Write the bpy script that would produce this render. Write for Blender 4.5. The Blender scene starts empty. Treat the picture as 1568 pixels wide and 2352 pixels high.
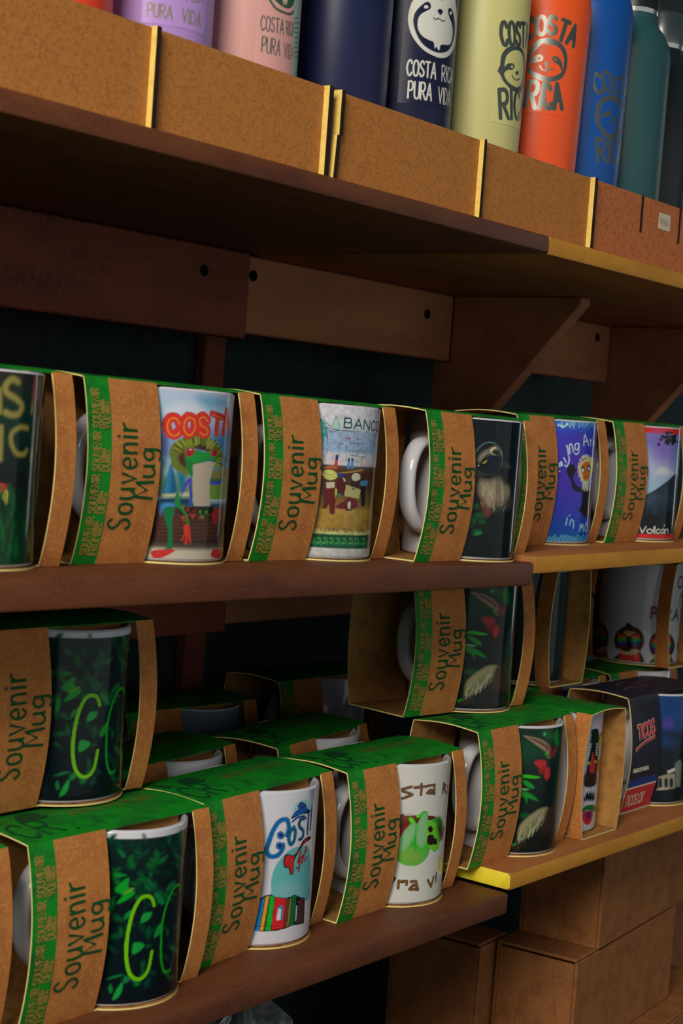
import bpy, bmesh, math, random
import numpy as np
from mathutils import Vector, Matrix
R = math.radians
scene = bpy.context.scene
COL = scene.collection

# ------------------------------------------------------------------ camera
def make_camera():
    yaw, pitch, roll = R(52.72), R(-3.01), R(4.15)
    f = Vector((math.sin(yaw)*math.cos(pitch), math.cos(yaw)*math.cos(pitch), math.sin(pitch)))
    r = f.cross(Vector((0, 0, 1))).normalized()
    u = r.cross(f)
    r2 = math.cos(roll)*r + math.sin(roll)*u
    u2 = -math.sin(roll)*r + math.cos(roll)*u
    cam = bpy.data.cameras.new('camera')
    cam.sensor_fit = 'VERTICAL'
    cam.sensor_height = 36.0
    cam.sensor_width = 24.0
    cam.lens = 3709.4/2352*36.0
    cam.clip_start = 0.02
    cam.dof.use_dof = True
    cam.dof.focus_distance = 1.20
    cam.dof.aperture_fstop = 14.0
    o = bpy.data.objects.new('camera', cam)
    m = Matrix(((r2.x, u2.x, -f.x, 0.0), (r2.y, u2.y, -f.y, -0.64), (r2.z, u2.z, -f.z, 1.2), (0, 0, 0, 1)))
    o.matrix_world = m
    COL.objects.link(o)
    scene.camera = o
make_camera()

# ------------------------------------------------------------------ light
world = bpy.data.worlds.new('shop_air'); scene.world = world
world.use_nodes = True
bgn = world.node_tree.nodes['Background']
bgn.inputs['Color'].default_value = (0.17, 0.29, 0.33, 1)
bgn.inputs['Strength'].default_value = 0.22
def area(name, loc, target, size, size_y, power, color):
    l = bpy.data.lights.new(name, 'AREA'); l.shape = 'RECTANGLE'
    l.size = size; l.size_y = size_y; l.energy = power; l.color = color
    o = bpy.data.objects.new(name, l); o.location = loc
    d = Vector(target)-Vector(loc)
    o.rotation_euler = d.to_track_quat('-Z', 'Y').to_euler()
    COL.objects.link(o); return o
area('shop_door_daylight', (-1.55, -1.04, 2.46), (0.9, 0.03, 1.1), 1.0, 1.0, 96, (1.0, 0.93, 0.80))
area('front_fill', (0.9, -3.2, 1.15), (0.9, 0.0, 1.15), 7.0, 2.0, 27, (0.98, 0.97, 0.93))  # added wide soft fill that lifts the ledgers under the shelves
area('far_doorway_daylight', (3.9, -0.30, 1.45), (1.2, 0.0, 1.1), 0.22, 1.5, 3.0, (0.95, 0.98, 1.0))
scene.view_settings.view_transform = 'Standard'
scene.view_settings.look = 'None'
scene.view_settings.exposure = -0.15
scene.view_settings.gamma = 1.0
scene.view_settings.use_curve_mapping = False

# ------------------------------------------------------------------ helpers
def lin(c):
    return tuple(((v/255.0)/12.92 if v/255.0 <= 0.04045 else ((v/255.0+0.055)/1.055)**2.4) for v in c)
def tag(o, label=None, cat=None, group=None, kind=None):
    if label: o['label'] = label
    if cat: o['category'] = cat
    if group: o['group'] = group
    if kind: o['kind'] = kind
    return o
def thing(name, label, cat, loc=(0, 0, 0), rot=(0, 0, 0), group=None):
    o = bpy.data.objects.new(name, None); COL.objects.link(o)
    o.empty_display_size = 0.02
    o.location = loc; o.rotation_euler = rot
    return tag(o, label, cat, group)
def link(name, me, parent=None, label=None):
    o = bpy.data.objects.new(name, me); COL.objects.link(o)
    if parent: o.parent = parent
    if label: o['label'] = label
    return o
def mesh_of(name, bm, mats, smooth=False, angle=None):
    me = bpy.data.meshes.new(name)
    bm.normal_update()
    bm.to_mesh(me); bm.free()
    for m in (mats if isinstance(mats, (list, tuple)) else [mats]): me.materials.append(m)
    if smooth:
        me.shade_smooth()
        if angle: me.set_sharp_from_angle(angle=R(angle))
    return me
def pydata(name, v, f, mats, smooth=False, mi=None, angle=None):
    me = bpy.data.meshes.new(name)
    me.from_pydata([tuple(p) for p in v], [], f); me.update()
    for m in (mats if isinstance(mats, (list, tuple)) else [mats]): me.materials.append(m)
    if mi is not None:
        me.polygons.foreach_set('material_index', mi)
    if smooth:
        me.shade_smooth()
        if angle: me.set_sharp_from_angle(angle=R(angle))
    return me
def box_bm(x0, x1, y0, y1, z0, z1, bevel=0.0, segs=1, bm=None):
    bm = bm or bmesh.new()
    vs = [bm.verts.new((x, y, z)) for x in (x0, x1) for y in (y0, y1) for z in (z0, z1)]
    idx = [(0,1,3,2),(4,6,7,5),(0,4,5,1),(2,3,7,6),(0,2,6,4),(1,5,7,3)]
    fs = [bm.faces.new([vs[i] for i in q]) for q in idx]
    bmesh.ops.recalc_face_normals(bm, faces=fs)
    if bevel:
        es = list({e for f in fs for e in f.edges})
        bmesh.ops.bevel(bm, geom=es, offset=bevel, segments=segs, profile=0.5, affect='EDGES')
    return bm
def lathe(profile, n=48, name='lathe', mats=None, smooth=True, angle=40, close=False):
    v, f = [], []
    m = len(profile)
    for i in range(n):
        a = 2*math.pi*i/n; c, s = math.cos(a), math.sin(a)
        for (r, z) in profile: v.append((r*c, r*s, z))
    for i in range(n):
        j = (i+1) % n
        for k in range(m-1):
            f.append((i*m+k, j*m+k, j*m+k+1, i*m+k+1))
    f.append([i*m for i in range(n)][::-1])
    if close: f.append([i*m+m-1 for i in range(n)])
    return pydata(name, v, f, mats, smooth, angle=angle)
def catmull(pts, n=6, closed=False):
    P = [np.array(p, float) for p in pts]; out = []
    N = len(P)
    if N < 3: return [tuple(p) for p in P]
    rng = range(N) if closed else range(N-1)
    for i in rng:
        if closed: a, b, c, d = P[i-1], P[i], P[(i+1) % N], P[(i+2) % N]
        else:
            a, b, c, d = P[max(i-1, 0)], P[i], P[i+1], P[min(i+2, N-1)]
        for k in range(n):
            t = k/n
            out.append(tuple(0.5*((2*b)+(c-a)*t+(2*a-5*b+4*c-d)*t*t+(3*b-a-3*c+d)*t**3)))
    if not closed: out.append(tuple(P[-1]))
    return out
def tube(path, rx, ry, n=12, ref=(0, 1, 0)):
    """swept elliptical tube along a 3D path; ref is the ry direction"""
    v, f = [], []
    ref = Vector(ref)
    for i, p in enumerate(path):
        p = Vector(p)
        t = (Vector(path[min(i+1, len(path)-1)])-Vector(path[max(i-1, 0)])).normalized()
        b = ref.normalized(); nrm = t.cross(b).normalized()
        for k in range(n):
            a = 2*math.pi*k/n
            v.append(p+nrm*math.cos(a)*rx+b*math.sin(a)*ry)
    for i in range(len(path)-1):
        for k in range(n):
            f.append((i*n+k, i*n+(k+1) % n, (i+1)*n+(k+1) % n, (i+1)*n+k))
    f.append(list(range(n))[::-1]); f.append([(len(path)-1)*n+k for k in range(n)])
    return v, f

# ------------------------------------------------------------------ materials
MATS = {}
def material(name, color, rough=0.6, noise=None, spec=0.5, metal=0.0, bump=0.0, coat=0.0, space='Object'):
    """procedural principled material; noise = list of (scale, colour, low, high, stretch)"""
    if name in MATS: return MATS[name]
    m = bpy.data.materials.new(name); m.use_nodes = True
    nt = m.node_tree; b = nt.nodes['Principled BSDF']
    b.inputs['Roughness'].default_value = rough
    b.inputs['Specular IOR Level'].default_value = spec
    b.inputs['Metallic'].default_value = metal
    b.inputs['Coat Weight'].default_value = coat
    b.inputs['Coat Roughness'].default_value = 0.08
    b.inputs['Base Color'].default_value = (*lin(color), 1)
    last = None
    if noise:
        tc = nt.nodes.new('ShaderNodeTexCoord')
        for (scale, col2, lo, hi, stretch) in noise:
            mp = nt.nodes.new('ShaderNodeMapping'); mp.inputs['Scale'].default_value = stretch
            nt.links.new(tc.outputs[space], mp.inputs['Vector'])
            nz = nt.nodes.new('ShaderNodeTexNoise'); nz.inputs['Scale'].default_value = scale
            nz.inputs['Detail'].default_value = 3.0; nz.inputs['Roughness'].default_value = 0.6
            nt.links.new(mp.outputs[0], nz.inputs['Vector'])
            rp = nt.nodes.new('ShaderNodeMapRange')
            rp.inputs['From Min'].default_value = lo; rp.inputs['From Max'].default_value = hi
            nt.links.new(nz.outputs['Fac'], rp.inputs['Value'])
            mx = nt.nodes.new('ShaderNodeMix'); mx.data_type = 'RGBA'
            nt.links.new(rp.outputs[0], mx.inputs[0])
            if last is None: mx.inputs[6].default_value = (*lin(color), 1)
            else: nt.links.new(last, mx.inputs[6])
            mx.inputs[7].default_value = (*lin(col2), 1)
            last = mx.outputs[2]
            lastn = nz
        nt.links.new(last, b.inputs['Base Color'])
        if bump:
            bp = nt.nodes.new('ShaderNodeBump'); bp.inputs['Strength'].default_value = bump
            bp.inputs['Distance'].default_value = 0.001
            nt.links.new(lastn.outputs['Fac'], bp.inputs['Height'])
            nt.links.new(bp.outputs[0], b.inputs['Normal'])
    MATS[name] = m
    return m
ONE = (1, 1, 1)
KRAFT = material('kraft_board', (186, 120, 62), 0.8, [(55, (164, 94, 50), .42, .75, ONE), (420, (206, 142, 70), .48, .75, ONE), (560, (180, 96, 54), .5, .75, ONE), (800, (150, 112, 48), .52, .78, ONE)], 0.25, bump=.12)
KRAFT_IN = material('kraft_inside', (168, 120, 64), 0.85, [(90, (140, 96, 50), .45, .7, ONE)], 0.2)
CREAM = material('cut_card_edge', (226, 206, 134), 0.8, None, 0.2)
GREEN = material('green_print', (8, 132, 28), 0.62, [(60, (6, 92, 30), .45, .7, ONE), (600, (30, 140, 40), .55, .75, ONE)], 0.3)
INK_GREEN = material('dark_green_ink', (12, 74, 34), 0.7, None, 0.2)
INK_OLIVE = material('kraft_reversed_print', (150, 128, 58), 0.75, [(500, (120, 104, 50), .5, .7, ONE)], 0.2)
INK_BROWN = material('brown_ink', (132, 96, 44), 0.75, None, 0.2)
GLAZE = material('white_glaze', (196, 196, 204), 0.14, None, 0.5)
BROWN = material('brown_painted_board', (104, 60, 36), 0.55, [(40, (84, 46, 32), .45, .7, (.3, 1, 1)), (500, (124, 62, 40), .5, .72, ONE), (620, (72, 56, 34), .56, .74, ONE)], 0.18, bump=.08)
PLY = material('brown_plywood', (158, 98, 52), 0.6, [(30, (132, 78, 44), .4, .7, (.25, 1, 1)), (450, (150, 104, 52), .5, .72, ONE)], 0.3, bump=.08)
YELLOW = material('yellow_painted_board', (180, 126, 40), 0.6, [(30, (160, 108, 36), .45, .7, (.3, 1, 1)), (450, (150, 98, 36), .55, .75, ONE)], 0.35, bump=.08)
MDF = material('raw_fibreboard', (178, 114, 54), 0.75, [(420, (150, 90, 46), .45, .7, ONE), (900, (196, 136, 62), .5, .7, ONE), (1500, (128, 74, 42), .56, .74, ONE)], 0.25)
MDF_RED = material('reddish_fibreboard', (184, 106, 60), 0.75, [(260, (152, 82, 48), .45, .68, ONE), (620, (198, 122, 66), .5, .7, ONE)], 0.25)
MDF_LIT = material('lit_fibreboard_face', (236, 206, 110), 0.75, [(300, (220, 186, 92), .45, .7, ONE)], 0.25)  # lighter copy of the raw fibreboard, light from the left put into its colour
YEND_LIT = material('lit_yellow_end', (232, 212, 52), 0.6, [(60, (214, 190, 44), .45, .7, ONE)], 0.3)  # board yellow brightened, light falling on the end is in the colour
HOLE = material('screw_hole_black', (8, 10, 11), 0.9, None, 0.1)
BURNT = material('burnt_cut_edge', (38, 24, 22), 0.8, [(300, (54, 32, 26), .45, .7, ONE)], 0.2)
LEDGER_D = material('dark_ledger_wood', (124, 66, 48), 0.7, [(25, (94, 48, 38), .4, .7, (.25, 1, 1)), (300, (140, 72, 52), .5, .7, ONE)], 0.2)
LEDGER_L = material('pale_ledger_wood', (164, 110, 74), 0.7, [(25, (140, 88, 62), .4, .7, (.25, 1, 1)), (300, (170, 106, 74), .5, .7, ONE)], 0.2)
WALL = material('dark_wall_paint', (38, 54, 56), 0.85, [(6, (54, 50, 46), .45, .75, ONE), (120, (30, 46, 48), .45, .7, ONE)], 0.2)
CARD = material('brown_cardboard', (146, 94, 54), 0.85, [(45, (122, 72, 44), .42, .7, ONE), (500, (158, 104, 54), .5, .7, ONE), (700, (110, 66, 44), .56, .72, ONE)], 0.2)
SEAM = material('cardboard_seam', (46, 28, 24), 0.9, None, 0.1)
STEEL = material('brushed_steel', (190, 190, 186), 0.25, None, 0.5, 1.0)
BLACKP = material('black_plastic', (20, 24, 26), 0.4, None, 0.4)
def print_material():
    m = bpy.data.materials.new('printed_colours'); m.use_nodes = True
    nt = m.node_tree; b = nt.nodes['Principled BSDF']
    a = nt.nodes.new('ShaderNodeVertexColor'); a.layer_name = 'print'
    nt.links.new(a.outputs['Color'], b.inputs['Base Color'])
    nt.links.new(a.outputs['Alpha'], b.inputs['Metallic'])
    b.inputs['Roughness'].default_value = 0.13
    b.inputs['Specular IOR Level'].default_value = 0.2
    return m
PRINT = print_material()
def bottle_print_material():
    m = print_material(); m.name = 'printed_powder_coat'
    nt = m.node_tree; b = nt.nodes['Principled BSDF']
    a = [n for n in nt.nodes if n.type == 'VERTEX_COLOR'][0]
    mr = nt.nodes.new('ShaderNodeMapRange'); mr.inputs['To Min'].default_value = 0.42; mr.inputs['To Max'].default_value = 0.42
    nt.links.new(a.outputs['Alpha'], mr.inputs['Value'])
    nt.links.new(mr.outputs[0], b.inputs['Roughness'])
    b.inputs['Specular IOR Level'].default_value = 0.32
    return m
PRINT_B = bottle_print_material()

# ------------------------------------------------------------------ single-stroke lettering
GL = {
'A': '.66;0,0 .33,1 .66,0;.11,.34 .55,.34', 'B': '.56;0,0 0,1;~0,1 .36,1 .5,.78 .36,.55 0,.53;~0,.53 .42,.52 .56,.27 .42,.01 0,0',
'C': '.56;~.55,.8 .42,.98 .18,.94 .02,.62 .02,.36 .18,.05 .42,.02 .56,.2', 'D': '.58;0,0 0,1;~0,1 .33,.95 .57,.66 .57,.36 .33,.05 0,0',
'E': '.46;.46,1 0,1 0,0 .46,0;0,.52 .38,.52', 'F': '.46;.46,1 0,1 0,0;0,.52 .38,.52', 'G': '.6;~.56,.82 .4,.99 .16,.93 .01,.6 .02,.32 .2,.03 .45,.03 .57,.2;.57,.2 .57,.46 .34,.46',
'I': '.12;.06,0 .06,1', 'L': '.42;0,1 0,0 .42,0', 'M': '.76;0,0 .08,1 .38,.35 .68,1 .76,0', 'N': '.6;0,0 0,1 .6,0 .6,1',
'O': '.6;~.3,1 .1,.9 0,.55 .08,.12 .3,0 .52,.12 .6,.55 .5,.9 .3,1', 'P': '.52;0,0 0,1;~0,1 .38,1 .52,.77 .38,.5 0,.47',
'R': '.56;0,0 0,1;~0,1 .38,1 .52,.77 .38,.52 0,.5;.2,.5 .56,0', 'S': '.5;~.48,.84 .34,.99 .12,.94 .03,.75 .16,.56 .38,.44 .48,.24 .36,.04 .12,.02 0,.18',
'T': '.58;0,1 .58,1;.29,1 .29,0', 'U': '.56;~0,1 0,.35 .08,.06 .28,0 .48,.06 .56,.35 .56,1', 'V': '.6;0,1 .3,0 .6,1', '.': '.14;.05,.0 .09,.05', '-': '.3;0,.5 .3,.5',
'o': '.5;~.25,.62 .06,.52 .0,.28 .1,.05 .26,0 .44,.08 .5,.34 .42,.56 .25,.62', 'u': '.5;~0,.62 .0,.2 .12,.01 .3,.03 .47,.25;~.47,.62 .47,.25 .49,.02',
'v': '.48;0,.62 .24,0 .48,.62', 'e': '.48;~.02,.3 .46,.34 .42,.55 .25,.63 .06,.5 .0,.26 .12,.04 .3,.0 .47,.12', 'n': '.48;0,.62 .02,0;~.01,.36 .15,.58 .34,.61 .45,.45 .47,0',
'i': '.1;.05,.62 .05,0;.05,.82 .06,.86', 'r': '.36;0,.62 .02,0;~.01,.34 .12,.55 .36,.62', 'g': '.5;~.46,.5 .28,.63 .08,.54 .01,.33 .12,.12 .32,.13 .46,.36;~.46,.6 .48,.0 .42,-.26 .2,-.33 .02,-.24',
's': '.4;~.38,.54 .2,.63 .05,.5 .18,.34 .36,.2 .3,.03 .12,0 0,.1', 't': '.4;~.16,.92 .16,.2 .24,.02 .4,.06;0,.62 .38,.62', 'a': '.5;~.44,.55 .25,.63 .06,.5 .01,.24 .14,.02 .32,.06 .44,.3;.45,.62 .48,0',
'k': '.46;0,1 0,0;.42,.62 .02,.28;.14,.38 .46,0', 'y': '.48;0,.62 .24,.05;~.48,.62 .24,.05 .1,-.25 -.06,-.3', 'l': '.2;~.1,.3 .2,.7 .16,1 .06,.95 .04,.3 .1,.02 .22,.08',
'c': '.42;~.4,.52 .24,.63 .06,.5 .0,.26 .12,.03 .28,0 .42,.12', 'm': '.7;0,.62 .02,0;~.01,.4 .14,.6 .28,.58 .34,.4 .35,0;~.35,.4 .48,.6 .6,.58 .67,.4 .69,0',
'd': '.5;~.44,.5 .25,.62 .06,.5 .01,.24 .14,.02 .32,.06 .44,.3;.46,1 .48,0',
}
_gc = {}
def glyph(ch):
    if ch not in _gc:
        p = GL[ch].split(';'); st = []
        for s in p[1:]:
            sm = s.startswith('~'); pts = [tuple(float(q) for q in t.split(',')) for t in s.lstrip('~').split()]
            st.append(catmull(pts, 4) if sm else pts)
        _gc[ch] = (float(p[0]), st)
    return _gc[ch]
def text_strokes(txt, x, y, size, angle=0.0, xs=1.0, gap=0.2, shear=0.0, wave=0.0):
    out = []; cx = 0.0; ca, sa = math.cos(angle), math.sin(angle); k = 0
    for ch in txt:
        if ch == ' ': cx += 0.42; continue
        w, st = glyph(ch); k += 1
        dy = wave*((k*37 % 7)/7-.5)
        for s in st:
            q = []
            for (px, py) in s:
                lx = (cx+px+shear*py)*size*xs; ly = (py+dy)*size
                q.append((x+ca*lx-sa*ly, y+sa*lx+ca*ly))
            out.append(q)
        cx += w+gap
    return out
def text_width(txt, gap=0.2):
    return sum(0.42 if c == ' ' else glyph(c)[0]+gap for c in txt)-gap
def ribbons(strokes, width):
    """flat pen strokes as quads + round-ish caps, 2D"""
    v, f = [], []
    for s in strokes:
        n = len(s); base = len(v); L = []
        for i in range(n):
            a = np.array(s[max(i-1, 0)]); b = np.array(s[min(i+1, n-1)])
            d = b-a; l = np.hypot(*d); d = d/l if l > 1e-12 else np.array((1.0, 0))
            p = np.array(s[i], float); nn = np.array((-d[1], d[0]))*width/2
            if i == 0: p = p-d*width*.3
            if i == n-1: p = p+d*width*.3
            if 0 < i < n-1:
                e = np.array(s[i])-a; e = e/max(np.hypot(*e), 1e-12)
                c = abs(e@d); nn = nn/max(c, .6)
            L.append((p+nn, p-nn))
        for a, b in L: v += [tuple(a), tuple(b)]
        for i in range(n-1): f.append((base+2*i, base+2*i+1, base+2*i+3, base+2*i+2))
    return v, f

# ------------------------------------------------------------------ print painter (surface millimetres -> colours)
def seg_dist(X, Y, a, b):
    ax, ay = a; dx, dy = b[0]-ax, b[1]-ay
    l2 = dx*dx+dy*dy
    t = np.clip(((X-ax)*dx+(Y-ay)*dy)/l2, 0, 1) if l2 > 0 else 0
    return np.hypot(X-ax-t*dx, Y-ay-t*dy)
def vnoise(X, Y, scale, seed=0):
    rs = np.random.RandomState(seed); G = rs.rand(64, 64)
    x = X/scale; y = Y/scale
    xi = np.floor(x).astype(int); yi = np.floor(y).astype(int); fx = x-xi; fy = y-yi
    fx = fx*fx*(3-2*fx); fy = fy*fy*(3-2*fy)
    g = lambda i, j: G[i % 64, j % 64]
    return (g(xi, yi)*(1-fx)+g(xi+1, yi)*fx)*(1-fy)+(g(xi, yi+1)*(1-fx)+g(xi+1, yi+1)*fx)*fy
def paint(ops, X, Y, aa=0.28):
    C = np.zeros((X.size, 4)); C[:, :3] = 0.8
    def put(mask, rgb, al, metal=0.0):
        a = al[:, None]; C[mask] = C[mask]*(1-a)+np.array((*lin(rgb), metal))*a
    def stroke(pts, w, rgb, soft, metal=0.0):
        P = np.array(pts); r = w/2+soft
        m = (X > P[:, 0].min()-r) & (X < P[:, 0].max()+r) & (Y > P[:, 1].min()-r) & (Y < P[:, 1].max()+r)
        if not m.any(): return
        x, y = X[m], Y[m]; d = np.full(x.size, 1e9)
        for i in range(len(P)-1): d = np.minimum(d, seg_dist(x, y, P[i], P[i+1]))
        put(m, rgb, np.clip((w/2-d)/soft+.5, 0, 1), metal)
    def fill(pts, rgb, soft, metal=0.0, alpha=1.0):
        P = np.array(pts); r = soft
        m = (X > P[:, 0].min()-r) & (X < P[:, 0].max()+r) & (Y > P[:, 1].min()-r) & (Y < P[:, 1].max()+r)
        if not m.any(): return
        x, y = X[m], Y[m]; d = np.full(x.size, 1e9); ins = np.zeros(x.size, bool)
        for i in range(len(P)):
            a, b = P[i-1], P[i]
            d = np.minimum(d, seg_dist(x, y, a, b))
            if a[1] != b[1]:
                c = ((a[1] > y) != (b[1] > y)) & (x < (b[0]-a[0])*(y-a[1])/(b[1]-a[1])+a[0]); ins ^= c
        d = np.where(ins, d, -d)
        put(m, rgb, np.clip(d/soft+.5, 0, 1)*alpha, metal)
    for op in ops:
        k = op[0]
        if k == 'bg':
            hs = [q[0] for q in op[1]]; cs = np.array([lin(q[1]) for q in op[1]])
            for i in range(3): C[:, i] = np.interp(Y, hs, cs[:, i])
        elif k == 'noise':
            n = vnoise(X, Y, op[2], op[3] if len(op) > 3 else 1)-.5
            C[:, :3] *= (1+op[1]*2*n)[:, None]
        elif k == 'p': fill(op[2], op[1], op[3] if len(op) > 3 else aa)
        elif k == 'b': fill(catmull(op[2], 5, True), op[1], op[3] if len(op) > 3 else aa)
        elif k == 'm': fill(catmull(op[2], 5, True), op[1], aa, 1.0)
        elif k == 'l': stroke(op[3], op[2], op[1], op[4] if len(op) > 4 else aa)
        elif k == 's': stroke(catmull(op[3], 5), op[2], op[1], op[4] if len(op) > 4 else aa)
        elif k == 'ms': stroke(catmull(op[3], 5), op[2], op[1], aa, 1.0)
        elif k == 'e':
            cx, cy, rx, ry = op[2]
            fill([(cx+rx*math.cos(t*math.pi/10), cy+ry*math.sin(t*math.pi/10)) for t in range(20)], op[1], op[3] if len(op) > 3 else aa)
        elif k == 't':   # ('t', rgb, width, text, x, y, size, angle, xscale, metal, gap)
            for s in text_strokes(op[3], op[4], op[5], op[6], R(op[7]), op[8], op[10] if len(op) > 10 else .2):
                stroke(s, op[2], op[1], aa, op[9] if len(op) > 9 else 0.0)
        elif k == 'leaf':  # (.., rgb, x, y, length, width, angle)
            x, y, L, w, a = op[2]; ca, sa = math.cos(R(a)), math.sin(R(a))
            q = [(0, 0), (L*.3, w*.5), (L*.65, w*.42), (L, 0), (L*.65, -w*.42), (L*.3, -w*.5)]
            fill(catmull([(x+ca*p-sa*r, y+sa*p+ca*r) for p, r in q], 4, True), op[1], op[3] if len(op) > 3 else .8)
        elif k == 'fur':   # many thin hairs: (.., rgb list, polygon start points, dx, dy, n, w, seed)
            rs = random.Random(op[7]); P = op[2]
            for i in range(op[5]):
                a, b = P[rs.randrange(len(P))], P[rs.randrange(len(P))]; t = rs.random()
                x = a[0]*t+b[0]*(1-t); y = a[1]*t+b[1]*(1-t); e = rs.uniform(.6, 1.3)
                stroke([(x, y), (x+op[3]*e+rs.uniform(-.8, .8), y+op[4]*e+rs.uniform(-.8, .8))], op[6], rs.choice(op[1]), .4)
    return np.clip(C, 0, 1)
def print_patch(name, ops, radius, cols, rows, mat, axis0=-math.pi/2):
    """curved sheet at the given radius; cols = angles (rad from -Y towards +X), rows = heights (m)"""
    th = np.array(cols); hz = np.array(rows)
    T, Z = np.meshgrid(th, hz); T = T.ravel(); Z = Z.ravel()
    v = np.stack([radius*np.sin(T), -radius*np.cos(T), Z], 1)
    nc, nr = len(th), len(hz)
    i = np.arange((nr-1)*(nc-1)); r, c = i//(nc-1), i % (nc-1)
    q = np.stack([r*nc+c, r*nc+c+1, (r+1)*nc+c+1, (r+1)*nc+c], 1)
    me = bpy.data.meshes.new(name)
    me.vertices.add(len(v)); me.vertices.foreach_set('co', v.ravel())
    me.loops.add(q.size); me.loops.foreach_set('vertex_index', q.ravel())
    me.polygons.add(len(q)); me.polygons.foreach_set('loop_start', np.arange(0, q.size, 4)); me.polygons.foreach_set('loop_total', np.full(len(q), 4))
    me.update(calc_edges=True)
    me.materials.append(mat)
    a = me.color_attributes.new('print', 'FLOAT_COLOR', 'POINT')
    a.data.foreach_set('color', paint(ops, T*radius*1000, Z*1000).ravel())
    me.shade_smooth()
    return me

# ------------------------------------------------------------------ the setting
def struct(name, bm, mat): 
    return tag(link(name, mesh_of(name, bm, mat)), kind='structure')
tag(struct('wall_back', box_bm(-0.6, 3.2, 0.37, 0.42, 0.0, 2.4), WALL), 'dark painted wall behind the shelves')
tag(struct('floor', box_bm(-0.6, 3.2, -2.2, 0.42, -0.05, 0.0), material('shop_floor', (70, 62, 54), .6, [(8, (54, 48, 44), .4, .7, ONE)])), 'dark shop floor under the shelving')

# wall studs
def stud(x0, x1, y0, label):
    o = link('wall_batten', mesh_of('wall_batten', box_bm(x0, x1, y0, .3695, .0, 2.2, .002), LEDGER_D))
    tag(o, label, 'batten')
stud(1.089, 1.117, .356, 'vertical wooden batten on the wall below the joint of the two ledger boards')

# shelves
def board(name, x0, x1, zb, zt, mat, label, tilt=0.0, depth=.366):
    t = zt-zb
    bm = box_bm(0, x1-x0, 0, depth, -t, 0, .0022, 2)
    for f in bm.faces: f.material_index = 1 if abs(f.normal.z) > .9 else 2 if abs(f.normal.x) > .9 else 0
    o = link(name, mesh_of(name, bm, [mat, PLY, YEND_LIT if zb < .9 else PLY] if mat is YELLOW else [mat]*3, True, 35))
    o.location = (x0, 0, zt); o.rotation_euler = (0, tilt, 0)
    tag(o, label, 'shelf', 'shelf boards'); return o
TM, TY = .0075, -.0105
board('shelf_board', .30, 1.0785, 1.3440, 1.3570, BROWN, 'brown painted shelf board under the long fibreboard bottle trays')
board('shelf_board', .30, 1.0935, 1.0931, 1.1113, BROWN, 'brown painted shelf board under the frog and bank note mugs', TM)
board('shelf_board', .30, 1.0945, .8262, .8430, BROWN, 'lowest brown shelf board under the green leaf and sloth mugs')
board('shelf_board', 1.079, 1.95, 1.3425, 1.3567, YELLOW, 'yellow shelf board under the reddish tray at top right')
board('shelf_board', 1.094, 1.95, 1.0960, 1.1103, YELLOW, 'yellow shelf board under the blue monkey and volcano mugs', TY)
board('shelf_board', 1.095, 1.95, .8440, .8582, YELLOW, 'lowest yellow shelf board with a yellow end coloured as if lit')
board('shelf_board', .30, 1.95, .36, .378, BROWN, 'brown base board low below the cardboard cartons')
def zmid(x): return 1.1113-math.tan(TM)*(x-.30)
def zmidy(x): return 1.1103-math.tan(TY)*(x-1.094)

# ledgers and brackets
def ledger(x0, x1, y0, z0, z1, mat, label, holes):
    t = thing('ledger_board', label, 'ledger', (x0, y0, z0), group='ledger boards on the wall')
    link('plank', mesh_of('plank', box_bm(0, x1-x0, 0, .31-y0, 0, z1-z0, .0015), mat), t)
    for (hx, hz) in holes:
        v, f = [], []
        me = lathe([(.0, -.0002), (.0044, -.0002), (.0048, .0002), (.0048, .0010), (.0, .0010)], 16, 'screw_hole', HOLE)
        h = link('screw_hole', me, t); h.rotation_euler = (R(90), 0, 0); h.location = (hx-x0, -.0001, hz-z0)
ledger(.30, 1.063, .287, 1.270, 1.3435, LEDGER_D, 'dark stained ledger board under the top shelf with one screw', [(1.004, 1.322)])
ledger(1.0645, 1.386, .290, 1.2752, 1.3420, LEDGER_L, 'paler ledger board left of the nearer bracket with two dark screw holes', [(1.070, 1.3255), (1.339, 1.319)])
ledger(1.4045, 1.724, .290, 1.2752, 1.3420, LEDGER_L, 'paler ledger board between the two triangular brackets', [(1.692, 1.3265)])
ledger(.30, 1.063, .287, 1.014, 1.0895, LEDGER_D, 'dark ledger board in shadow under the middle brown shelf', [])
ledger(1.0645, 1.95, .290, 1.020, 1.0920, LEDGER_L, 'ledger board in shadow under the middle yellow shelf', [])
def bracket(x0, label):
    t = thing('shelf_bracket', label, 'bracket', (x0, .29, 1.342), group='triangular brackets')
    th = .018
    prof = [(0.0, 0), (-.148, 0), (-.148, -.006), (-.0, -.176), (.0195, -.176), (.0195, -.068), (0.0, -.068)]
    bm = bmesh.new()
    a = [bm.verts.new((0, y, z)) for y, z in prof]; b = [bm.verts.new((th, y, z)) for y, z in prof]
    bm.faces.new(a); bm.faces.new(b[::-1])
    for i in range(len(prof)):
        j = (i+1) % len(prof); bm.faces.new((a[i], b[i], b[j], a[j]))
    bmesh.ops.recalc_face_normals(bm, faces=bm.faces)
    bmesh.ops.bevel(bm, geom=[e for e in bm.edges], offset=.0008, segments=1, affect='EDGES')
    link('gusset', mesh_of('gusset', bm, LEDGER_L), t)
bracket(1.386, 'triangular wooden bracket near the middle under the yellow top shelf')
bracket(1.7245, 'triangular wooden bracket at the right edge under the yellow top shelf')

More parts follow.
